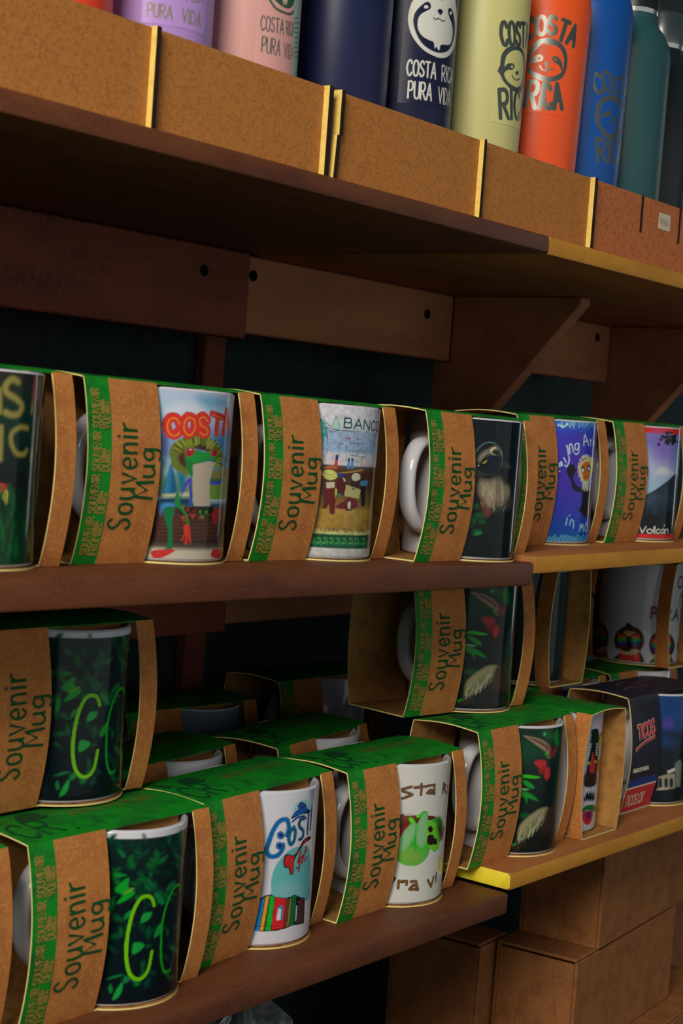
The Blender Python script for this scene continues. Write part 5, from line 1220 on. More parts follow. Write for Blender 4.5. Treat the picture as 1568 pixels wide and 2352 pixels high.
('b',(22,28,38),[(-0.1,95.6),(-0.4,94.8),(-1.4,94.2),(-2.8,94.1),(-4.2,94.2),(-5.3,94.7),(-5.7,95.4),(-5.5,96.2),(-4.6,96.8),(-3.3,97),(-1.8,96.9),(-0.7,96.3)],1),
('b',(22,28,38),[(-14.1,93),(-14.2,92.3),(-14.9,91.7),(-15.8,91.5),(-16.8,91.6),(-17.5,92.1),(-17.8,92.9),(-17.7,93.6),(-17,94.1),(-16.1,94.4),(-15.2,94.2),(-14.4,93.8)],1),
('t',(203,203,195),1.1,'Volcan',-36.9,6.9,6.1,0.7,1.739,0,0.12),
('l',(203,203,195),0.82,[(-9.9,13.6),(-8.4,15.2)]),
('p',(195,38,38),[(-39.4,5.8),(19.4,6.4),(19.4,0.9),(-40,0.3)])]
ART['M0'] = [
('bg',[(7.4,(7,57,28)),(31,(9,41,24)),(45,(17,22,24)),(63.7,(15,38,32)),(82.3,(13,47,34)),(105.4,(38,38,32))]),
('s',(28,32,22),4.22,[(0.1,100.9),(-4.3,102),(-7.9,98),(-6.5,94.4),(-1,92),(3.9,88.5),(2.3,84.2),(-2.7,83),(-6.8,84.1)]),
('s',(142,133,66),3.46,[(0.1,100.9),(-4.3,102),(-7.9,98),(-6.5,94.4),(-1,92),(3.9,88.5),(2.3,84.2),(-2.7,83),(-6.8,84.1)],2),
('s',(28,32,22),3.46,[(9.7,76.5),(3.7,76.7),(-1.8,73.2),(-1.6,67.6),(2.4,62.6),(8.2,62.3),(10.4,64.2)]),
('s',(142,133,66),2.71,[(9.7,76.5),(3.7,76.7),(-1.8,73.2),(-1.6,67.6),(2.4,62.6),(8.2,62.3),(10.4,64.2)],2),
('s',(28,32,22),2.92,[(15.4,103.3),(14.2,97.6),(13.1,85.2)]),
('s',(142,133,66),2.16,[(15.4,103.3),(14.2,97.6),(13.1,85.2)],2),
('s',(28,32,22),2.92,[(-11,95.9),(-10.1,83.9)]),
('s',(142,133,66),2.16,[(-11,95.9),(-10.1,83.9)],2),
('s',(28,32,22),3.46,[(-8.9,76.1),(-8.1,58.9)]),
('s',(142,133,66),2.71,[(-8.9,76.1),(-8.1,58.9)],2),
('s',(28,32,22),2.92,[(16,64.3),(15.8,59)]),
('s',(142,133,66),2.16,[(16,64.3),(15.8,59)],2),
('s',(28,32,22),2.16,[(21.6,81.6),(22.2,64.3)]),
('s',(142,133,66),1.41,[(21.6,81.6),(22.2,64.3)],2),
('s',(142,123,76),0.49,[(-6.9,85.1),(-2.6,82.5)]),
('s',(142,123,76),0.49,[(-4.6,84.5),(-0.8,82.6)]),
('s',(142,123,76),0.49,[(-2.2,84),(1.1,82.7)]),
('b',(180,38,41),[(-12.4,45.7),(-3.7,46),(-3.4,42.7),(-7.8,40.7),(-13.1,41)]),
('b',(186,176,66),[(-5.4,39.3),(-3.4,43.2),(-1.4,40.4),(-2.1,34.7),(-4,36.6)]),
('l',(19,104,47),0.87,[(-5.8,39),(-6.4,44.7)],3),
('l',(19,104,47),0.87,[(0.2,36.5),(-1.3,45.4)],3),
('l',(9,47,26),0.87,[(19.2,6.5),(17.1,13.4)],3),
('l',(9,47,26),0.87,[(-11.8,35),(-12.8,39.9)],3),
('l',(9,47,26),0.87,[(16.5,40.1),(14.3,45.2)],3),
('l',(9,47,26),0.87,[(-13.2,8.2),(-15.2,14.4)],3),
('l',(9,47,26),0.87,[(-13.8,33.3),(-15.4,40.2)],3),
('l',(7,91,38),0.87,[(-0.2,22.6),(0.7,28.4)],3),
('l',(11,72,32),0.87,[(-8.2,18.7),(-7,22.6)],3),
('l',(9,47,26),0.87,[(-14.2,38.9),(-14.4,42.9)],3),
('l',(19,104,47),0.87,[(-10.9,5.4),(-12.5,12.2)],3),
('l',(11,72,32),0.87,[(-18.8,35.5),(-20.8,43.7)],3),
('l',(7,91,38),0.87,[(-14.3,8.6),(-13.9,18.1)],3),
('l',(19,104,47),0.87,[(1.3,7.8),(2.2,13.2)],3),
('l',(7,91,38),0.87,[(-14.4,30.6),(-15.2,35.8)],3),
('l',(19,104,47),0.87,[(20.1,10),(18.9,15.6)],3),
('l',(11,72,32),0.87,[(-16.5,13.8),(-17.6,21.3)],3),
('l',(19,104,47),0.87,[(-11.6,38.9),(-14,43.4)],3),
('l',(19,104,47),0.87,[(7.8,7.5),(5.9,17.7)],3),
('l',(7,91,38),0.87,[(-2.6,10.8),(-2.7,16.7)],3),
('l',(11,72,32),0.87,[(-7.3,29.1),(-6.5,38.1)],3),
('l',(7,91,38),0.87,[(-10.9,34.9),(-10.8,39.9)],3),
('l',(7,91,38),0.87,[(15,20.2),(12.2,25.5)],3),
('l',(19,104,47),0.87,[(3.3,19.7),(4.7,24.5)],3),
('l',(9,47,26),0.87,[(5.7,34.4),(3.5,41.2)],3),
('l',(11,72,32),0.87,[(-10.2,31.2),(-10.6,40.2)],3),
('l',(19,104,47),0.87,[(3,16.5),(2.4,26.5)],3),
('l',(7,91,38),0.87,[(17.1,39.9),(16.4,47.8)],3),
('l',(19,104,47),0.87,[(2,29.4),(2.9,38.8)],3),
('l',(11,72,32),0.87,[(0.1,28.5),(-0.8,36)],3),
('l',(7,91,38),0.87,[(-14.1,36.4),(-12.7,41.4)],3),
('l',(11,72,32),0.87,[(-2.5,33.4),(-4.3,42.5)],3),
('l',(19,104,47),0.87,[(-10.3,17.7),(-10.1,25.6)],3),
('l',(19,104,47),0.87,[(-18.8,31.8),(-18.1,38)],3),
('l',(9,47,26),0.87,[(7.5,38.1),(6.9,42.8)],3),
('l',(9,47,26),0.87,[(3.9,14.8),(6,19.1)],3),
('l',(7,91,38),0.87,[(19.1,26.1),(15,35.2)],3),
('l',(11,72,32),0.87,[(-11.1,22.5),(-12.2,30.2)],3),
('l',(9,47,26),0.87,[(1.5,16.7),(1.9,25.2)],3),
('l',(7,91,38),0.87,[(3.6,32.2),(1.5,42.5)],3),
('l',(11,72,32),0.87,[(-6.1,23.4),(-5.4,30.2)],3),
('l',(11,72,32),0.87,[(16.1,24.6),(19.8,30.4)],3),
('l',(7,91,38),0.87,[(6.7,6.5),(3.8,13.2)],3),
('l',(7,91,38),0.87,[(-3.8,17.4),(-2.5,22.1)],3),
('l',(11,72,32),0.87,[(-3.3,18.6),(-1.9,27.7)],3),
('l',(9,47,26),0.87,[(8.4,38.2),(7.5,43.2)],3),
('l',(9,47,26),0.87,[(-16.5,39.2),(-16.9,47.2)],3),
('l',(11,72,32),0.87,[(3.1,9.8),(5.1,16.8)],3),
('l',(19,104,47),0.87,[(-2.9,17.2),(-5.9,27.2)],3),
('l',(7,91,38),0.87,[(-9.2,22.6),(-11,29.9)],3),
('l',(11,72,32),0.87,[(-10,6.1),(-9.1,11.4)],3),
('l',(9,47,26),0.87,[(3.3,20.3),(1.3,26.9)],3),
('l',(19,104,47),0.87,[(-12.5,24.8),(-14.5,29.5)],3),
('l',(19,104,47),0.87,[(-8.6,13.2),(-8.2,23.5)],3),
('l',(19,104,47),0.87,[(-15.6,20.4),(-17.6,27.4)],3),
('l',(7,91,38),0.87,[(-11.7,35),(-13.8,40.7)],3),
('l',(11,72,32),0.87,[(-13.4,7.4),(-14.9,17.3)],3),
('l',(9,47,26),0.87,[(-16.5,8.7),(-17.3,13.1)],3),
('l',(9,47,26),0.87,[(10.6,21.7),(11.1,30.9)],3),
('l',(9,47,26),0.87,[(-19,29.1),(-21,37.4)],3),
('b',(142,38,38),[(13.3,104.6),(16.4,103.8),(16.1,91.9),(13.1,91.8)],3)]
ART['L1'] = [
('bg',[(1.2,(9,19,24)),(41.4,(9,24,28)),(66.3,(13,24,26)),(86.2,(13,32,30)),(102.2,(15,38,34)),(102.5,(201,201,210)),(106.4,(201,201,210))]),
('b',(13,91,38),[(-14.4,17.8),(-11.3,19.4),(-11,21.5),(-13.2,20.8)],2.2),
('b',(9,76,41),[(-31.5,81.5),(-32.6,80),(-32.3,78.8),(-31.5,79.7)],2.2),
('b',(7,53,38),[(-11.8,43.9),(-14.2,49.5),(-17.8,51.7),(-17,48)],2.2),
('b',(13,91,38),[(-8.3,75.6),(-8,73.8),(-6.8,72.8),(-6.7,73.9)],2.2),
('b',(19,104,57),[(-10.6,69.5),(-12.5,73.1),(-15.1,74.3),(-14.4,72)],2.2),
('b',(9,76,41),[(-37.2,43.2),(-31.6,41.9),(-28.5,43.6),(-31.9,45.1)],2.2),
('b',(9,76,41),[(-5.3,80.1),(-7.1,81.3),(-8.5,81.4),(-7.5,80.5)],2.2),
('b',(13,91,38),[(-20.6,67.6),(-15.2,65.7),(-11.9,66.8),(-15.4,68.6)],2.2),
('b',(13,91,38),[(13,62.9),(7.4,66.4),(3.7,67.1),(6.2,64.9)],2.2),
('b',(9,76,41),[(-2.1,92.7),(-4.2,92.5),(-4.9,91.7),(-3.5,91.6)],2.2),
('b',(7,53,38),[(-35.1,101.4),(-34,96.7),(-31.4,94.9),(-31.6,98)],2.2),
('b',(19,104,57),[(-31.4,81.7),(-34.3,80.3),(-34.9,78.3),(-32.9,78.9)],2.2),
('b',(13,91,38),[(-20.3,77.9),(-14.4,75.2),(-10.5,76),(-14.2,78.4)],2.2),
('b',(19,104,57),[(-20.8,67.3),(-20.1,65.6),(-19,65),(-19.3,66.1)],2.2),
('b',(13,91,38),[(-27.6,72.8),(-25.1,70.6),(-23,70.5),(-24.4,72.3)],2.2),
('b',(7,53,38),[(-9.7,46.7),(-7,42.6),(-3.6,41.1),(-4.9,43.9)],2.2),
('b',(13,91,38),[(-17.3,78.6),(-19.8,75.5),(-19.4,72.8),(-17.3,74.4)],2.2),
('b',(19,104,57),[(0.7,89.7),(-4.8,88.8),(-6,86.4),(-2.4,86.5)],2.2),
('b',(19,104,57),[(-11.6,84.4),(-12.6,80.9),(-11.3,78.7),(-10.2,80.6)],2.2),
('b',(9,76,41),[(-26,48.5),(-22.3,48.9),(-20.9,50.8),(-23.4,51)],2.2),
('b',(13,91,38),[(-34.3,82.8),(-31.7,83.6),(-30.8,84.9),(-32.5,84.8)],2.2),
('b',(7,60,41),[(-4.5,98),(-3.9,96.2),(-2.5,95.3),(-2.6,96.5)],2.2),
('b',(7,53,38),[(-13.6,61.8),(-7.3,60.1),(-3.8,61.4),(-8.1,63.2)],2.2),
('b',(7,60,41),[(-13.4,96.2),(-16.6,94.4),(-16.9,92.2),(-14.7,92.9)],2.2),
('b',(13,91,38),[(24,35.5),(19.4,35.4),(20.1,33.9),(23.6,33.7)],2.2),
('b',(13,91,38),[(16.1,94),(18.4,98.7),(13,102.9),(10.5,100.2)],2.2),
('b',(19,104,57),[(1.3,67.7),(9,68.7),(10.6,71.8),(4.7,71.8)],2.2),
('b',(7,53,38),[(9.8,97.2),(3.2,96.7),(1.9,94.3),(6.2,94.3)],2.2),
('b',(7,60,41),[(-40.6,99.1),(-35.6,101.9),(-34.6,105.4),(-38.1,104.2)],2.2),
('b',(7,53,38),[(-19.9,49.7),(-23.1,51.7),(-25.3,51.3),(-23.5,49.7)],2.2),
('b',(9,76,41),[(0.6,44.8),(3.2,44.2),(4.4,44.7),(2.7,45.3)],2.2),
('b',(13,91,38),[(-12.1,17.8),(-17,15.7),(-17.7,12.5),(-14.3,13.3)],2.2),
('b',(13,91,38),[(-7.6,85.8),(-12.7,86.1),(-14.7,84.3),(-11.5,83.7)],2.2),
('b',(13,91,38),[(-25.2,84.6),(-23.9,89.1),(-25.5,92.1),(-26.8,89.3)],2.2),
('b',(7,60,41),[(11.1,44.1),(13.8,41.1),(18.1,39.4),(16.4,41.3)],2.2),
('b',(19,104,57),[(8.6,32.8),(15.4,26.7),(32,20.6),(21.2,27.2)],2.2),
('b',(7,53,38),[(-26.3,65.1),(-26.2,69.4),(-28.1,71.6),(-28.7,68.9)],2.2),
('b',(7,60,41),[(-20.3,99.3),(-22.2,95.5),(-21.2,92.8),(-19.5,94.9)],2.2),
('b',(7,60,41),[(-25.1,70.1),(-24.5,66.8),(-22.9,65.4),(-22.8,67.5)],2.2),
('b',(7,60,41),[(-30.2,96.7),(-31.8,99.8),(-34,100.5),(-33.2,98.4)],2.2),
('b',(19,104,57),[(13.9,79.1),(13.8,81.8),(11.2,83.7),(10.6,82.2)],2.2),
('b',(7,53,38),[(-14.9,81.5),(-10.6,81.1),(-8.6,82.7),(-11.5,83.4)],2.2),
('b',(19,104,57),[(-9.9,70.3),(-7.5,70.3),(-6.6,71.1),(-8.2,71.4)],2.2),
('b',(7,53,38),[(-34.2,84),(-36.7,85.8),(-38.6,85.7),(-37.3,84.2)],2.2),
('b',(9,76,41),[(2.3,60.4),(5,60.9),(5.3,62.1),(3.4,62)],2.2),
('b',(7,60,41),[(-25.7,13.7),(-23.9,16.8),(-24.6,19.3),(-26.1,17.5)],2.2),
('b',(19,104,57),[(-27.4,73.1),(-28.7,72.1),(-28.7,71),(-27.8,71.5)],2.2),
('b',(7,53,38),[(-1.6,80.2),(2.9,77.8),(6.5,77.6),(3.5,79.6)],2.2),
('b',(7,53,38),[(-23.9,70.2),(-18.3,71.8),(-16.7,74.8),(-20.5,74.5)],2.2),
('b',(13,91,38),[(12,10),(10.5,14.5),(6.5,17.3),(6.5,14.7)],2.2),
('b',(7,53,38),[(-19.5,79.4),(-16.6,81.5),(-16.4,83.9),(-18.6,82.9)],2.2),
('b',(7,53,38),[(-27.8,75.1),(-26.5,72.4),(-24.8,71.7),(-25.3,73.4)],2.2),
('b',(9,76,41),[(-15.2,78.4),(-17.8,81.6),(-20.3,82.2),(-19,80.1)],2.2),
('b',(9,76,41),[(-16.1,100.4),(-16.7,104),(-18.7,105.6),(-18.7,103.3)],2.2),
('b',(13,91,38),[(25.8,8),(15.3,11.6),(12,11.6),(16.2,9.9)],2.2),
('b',(19,104,57),[(-19.9,17.3),(-17.4,14),(-14.8,13.1),(-16.1,15.5)],2.2),
('b',(9,76,41),[(-9.1,63.2),(-8.3,61.4),(-7.1,60.7),(-7.3,61.8)],2.2),
('b',(9,76,41),[(-5.6,68.5),(-5.3,70.5),(-6.3,71.8),(-6.8,70.6)],2.2),
('b',(7,53,38),[(10.1,31.8),(8.4,33.8),(6.4,34.7),(7.1,33.5)],2.2),
('b',(7,53,38),[(-10.5,79.4),(-7,81.2),(-6.7,83.6),(-9.3,82.8)],2.2),
('b',(7,60,41),[(-7.1,17.5),(-11,14.1),(-10.5,10.6),(-7.4,12.2)],2.2),
('b',(13,91,38),[(5.9,91.1),(11,85.2),(19.8,81.9),(16.2,86.1)],2.2),
('b',(13,91,38),[(-33,67.5),(-37.8,66.3),(-39.4,63.6),(-36.2,63.9)],2.2),
('b',(7,60,41),[(-30.5,76.8),(-31,79.2),(-32.2,80.2),(-32.2,78.6)],2.2),
('b',(9,76,41),[(-34.7,81.7),(-39.5,82.4),(-42.1,80.5),(-39,79.6)],2.2),
('b',(13,91,38),[(-36.6,55.9),(-36.1,53.8),(-35,52.9),(-35,54.3)],2.2),
('b',(19,104,57),[(-33,96.1),(-31.2,92.5),(-28.7,91.6),(-29.5,94)],2.2),
('b',(7,53,38),[(-35.5,67.2),(-39,66.4),(-40.4,64.4),(-38,64.5)],2.2),
('b',(7,60,41),[(-22.5,76.4),(-24.8,76.5),(-25.9,75.6),(-24.4,75.3)],2.2),
('b',(19,104,57),[(-22.2,94.4),(-20,92.2),(-18,92),(-19.2,93.6)],2.2),
('b',(9,76,41),[(-10.5,48.3),(-12.1,43.9),(-10.4,40.7),(-8.7,43.3)],2.2),
('b',(7,53,38),[(2.3,24.8),(0.1,23.7),(0.2,22.4),(1.8,22.8)],2.2),
('b',(7,60,41),[(-1.7,30.2),(-1,27.6),(0.9,26.2),(0.9,27.7)],2.2),
('b',(7,60,41),[(-27.3,98.4),(-24.8,98.5),(-23.7,99.7),(-25.4,99.9)],2.2),
('b',(13,91,38),[(-24.1,75.4),(-20.8,74.4),(-19,75.2),(-21,76.3)],2.2),
('b',(13,91,38),[(-4.8,69.3),(-3.1,67.4),(-1.2,66.8),(-2.1,68.2)],2.2),
('b',(7,60,41),[(-28.6,86.1),(-24.4,84.5),(-21.9,85.5),(-24.4,87)],2.2),
('b',(9,76,41),[(-26.6,52.7),(-31.1,56.4),(-34.6,56.2),(-32.2,53.5)],2.2),
('b',(19,104,57),[(-8.3,67.9),(-4.3,67.6),(-2.6,68.8),(-5.4,69.4)],2.2),
('b',(7,60,41),[(-19.1,95.4),(-22.5,96.4),(-24.4,95.4),(-22.3,94.4)],2.2),
('b',(7,60,41),[(-14.3,68.7),(-15.7,65.6),(-14.7,63.4),(-13.4,65.1)],2.2),
('b',(19,104,57),[(-7.1,70.2),(-9.5,74.2),(-12.4,75.5),(-11.4,72.9)],2.2),
('b',(7,60,41),[(3.8,16.7),(6.9,15.5),(8.8,15.6),(6.6,16.6)],2.2),
('b',(9,76,41),[(-35.4,63.7),(-34.8,66.1),(-35.5,67.6),(-36.2,66.1)],2.2),
('b',(13,91,38),[(-12.1,35.8),(-9.5,35.5),(-8.2,36.1),(-9.9,36.7)],2.2),
('b',(7,60,41),[(-8.4,44.4),(-6.2,45.1),(-6,46.4),(-7.5,46.2)],2.2),
('b',(7,53,38),[(-13.8,61.7),(-14.9,58.6),(-13.8,56.3),(-12.6,58.2)],2.2),
('b',(13,91,38),[(-7.4,86.2),(-6.5,91.6),(-9.2,94.9),(-10.4,91.7)],2.2),
('b',(7,53,38),[(-17.1,74.2),(-18.9,76.5),(-20.7,77),(-19.8,75.4)],2.2),
('b',(13,91,38),[(-7,93.3),(-7.6,91.2),(-6.6,89.7),(-5.9,91)],2.2),
('b',(9,76,41),[(4.7,93.8),(9.3,91.8),(12.8,91.5),(9.6,93.2)],2.2),
('b',(13,91,38),[(-35.2,80.3),(-33.4,75.2),(-30.4,73.5),(-31,76.9)],2.2),
('b',(13,91,38),[(-10.2,86.2),(-13.6,87.3),(-15.5,86.5),(-13.4,85.5)],2.2),
('b',(19,104,57),[(1.4,96.8),(2.6,100),(0.7,102.3),(-0.4,100.5)],2.2),
('b',(13,91,38),[(5.6,38.9),(7,41.2),(5.5,43.3),(4.2,42)],2.2),
('b',(7,53,38),[(-21.1,93.6),(-19.6,92.2),(-18.3,92.1),(-19.1,93.1)],2.2),
('b',(7,53,38),[(-12.1,68.2),(-12.2,66.3),(-11.2,65.2),(-11,66.4)],2.2),
('b',(7,60,41),[(-33.3,36.9),(-32.1,34.4),(-30.4,33.7),(-31,35.5)],2.2),
('b',(7,60,41),[(-2.8,17.5),(-7.6,21.4),(-11.1,21.9),(-8.7,19.2)],2.2),
('b',(7,53,38),[(-19.2,74.7),(-16.5,74.3),(-15.2,75.2),(-17,75.7)],2.2),
('b',(13,91,38),[(-27.8,69.5),(-31,72.7),(-33.8,72.8),(-32.1,70.6)],2.2),
('b',(13,91,38),[(-3.9,85.5),(-9.3,89.4),(-13.1,89.6),(-10.4,86.9)],2.2),
('b',(13,91,38),[(-36,83.8),(-34,82.4),(-32.4,82.6),(-33.5,83.7)],2.2),
('b',(7,53,38),[(-10.2,42.2),(-12.1,43.5),(-13.4,43.5),(-12.3,42.5)],2.2),
('b',(13,91,38),[(-33.1,35.8),(-34,37.6),(-35.2,38),(-34.8,36.8)],2.2),
('b',(7,60,41),[(-34.7,69),(-31.3,70.1),(-30.3,72.1),(-32.6,71.9)],2.2),
('b',(7,53,38),[(-0.8,69.4),(-6.6,71.4),(-9.6,70.5),(-6.3,68.8)],2.2),
('b',(7,60,41),[(-0.9,97.3),(2.3,99.2),(2.2,101.3),(-0.3,100.5)],2.2),
('b',(7,53,38),[(11.8,20.5),(6.7,27.2),(1,30),(2.7,26)],2.2),
('b',(13,91,38),[(-24.1,92.6),(-25.2,87.5),(-23.3,84.4),(-22,87.4)],2.2),
('b',(7,60,41),[(17.6,80.9),(10.2,84.1),(6.4,84.4),(9.7,82.4)],2.2),
('b',(13,91,38),[(12.5,95.4),(15.1,92.1),(20.3,90),(19,92.2)],2.2),
('b',(9,76,41),[(6.9,97.4),(18.3,92.3),(32,89.7),(20,94.9)],2.2),
('b',(13,91,38),[(-28.8,49.3),(-29,45.4),(-27.4,43.3),(-26.8,45.7)],2.2),
('b',(7,53,38),[(18.1,11.4),(31.9,7.3),(31.9,9.5),(32,9.6)],2.2),
('b',(9,76,41),[(-13.2,21),(-11.4,24.7),(-12.7,27.5),(-14.3,25.4)],2.2),
('b',(7,53,38),[(-18.4,93.2),(-22.9,91.4),(-23.9,88.6),(-20.8,89.1)],2.2),
('b',(9,76,41),[(1.4,67.8),(0.4,63.7),(2.9,60.8),(4.3,63.1)],2.2),
('b',(13,91,38),[(8.3,60.8),(3.2,65.6),(-1.3,67.1),(0.8,64.1)],2.2),
('b',(7,60,41),[(-20,70.6),(-15.5,69.2),(-12.9,70.3),(-15.8,71.7)],2.2),
('b',(13,142,38),[(-33.3,71.4),(-29.7,76.4),(-25.4,78.8),(-25.5,73.4),(-21.1,69.7),(-26.9,65),(-31.8,63.6),(-28.7,68.5)],1.2),
('b',(15,123,47),[(-35.5,81.2),(-31.5,81.8),(-27,80.4),(-31.9,79.4)],1.2),
('b',(13,123,41),[(-36.3,56),(-36.3,63.4),(-34.5,66.4),(-33.3,63.5),(-34,58.6)],1.2),
('b',(28,142,57),[(-16.1,51),(-14.8,56.3),(-9.1,56.6),(-10.5,52.8)],1.2),
('b',(19,114,57),[(-26.7,53.6),(-25.9,57.5),(-22,59.4),(-23.3,55.5)],1.2),
('b',(22,142,57),[(-20.1,32.4),(-20,38.9),(-15.7,39),(-12.8,37.1),(-15.4,34)],1.2),
('b',(19,133,47),[(-5.9,40.5),(-4.4,46.4),(0.2,49),(-0.7,43.2)],1.2),
('b',(13,114,57),[(-8.1,67.5),(-2.9,66.7),(1.2,60.8),(-3,60.6)],1.2),
('b',(19,142,57),[(-30.5,5.5),(-28.4,11.4),(-25.1,15.4),(-25.7,8.9),(-28.5,5.5)],1.2),
('b',(13,104,57),[(-34.7,17.4),(-29.9,19.9),(-24.9,20.3),(-28.8,18.5)],1.2),
('b',(19,114,57),[(-24.6,15.3),(-23.8,19.3),(-20.6,17.5),(-22.5,15.2)],1.2),
('b',(13,114,57),[(-33.4,12.5),(-32.1,14.5),(-30.8,10.5),(-32.2,9)],1.2),
('b',(104,142,41),[(-27.8,70),(-22.9,72.8),(-22.3,71.8),(-26.7,69.4)],1.2),
('s',(104,180,9),2.27,[(-7.6,60.6),(-9.7,65.2),(-13.4,67.1),(-17.7,65.5),(-21.4,58.4),(-23.5,48.5),(-24.3,37.7),(-23.4,27.6),(-20.8,20),(-16.3,16.6),(-11.9,17.5),(-8.7,22),(-7,32.2)]),
('s',(19,152,28),1.84,[(19.2,64.2),(16.9,68),(9.8,68.2),(3.6,60.9),(0.1,49.5),(-0.1,37.5),(1,26.1),(4.1,18.3),(6.9,16.5),(11.8,16.7)]),
('s',(22,104,38),0.87,[(19.2,64.2),(24.4,52.5),(19.9,38.5),(15.3,24.4),(11.8,16.7)])]
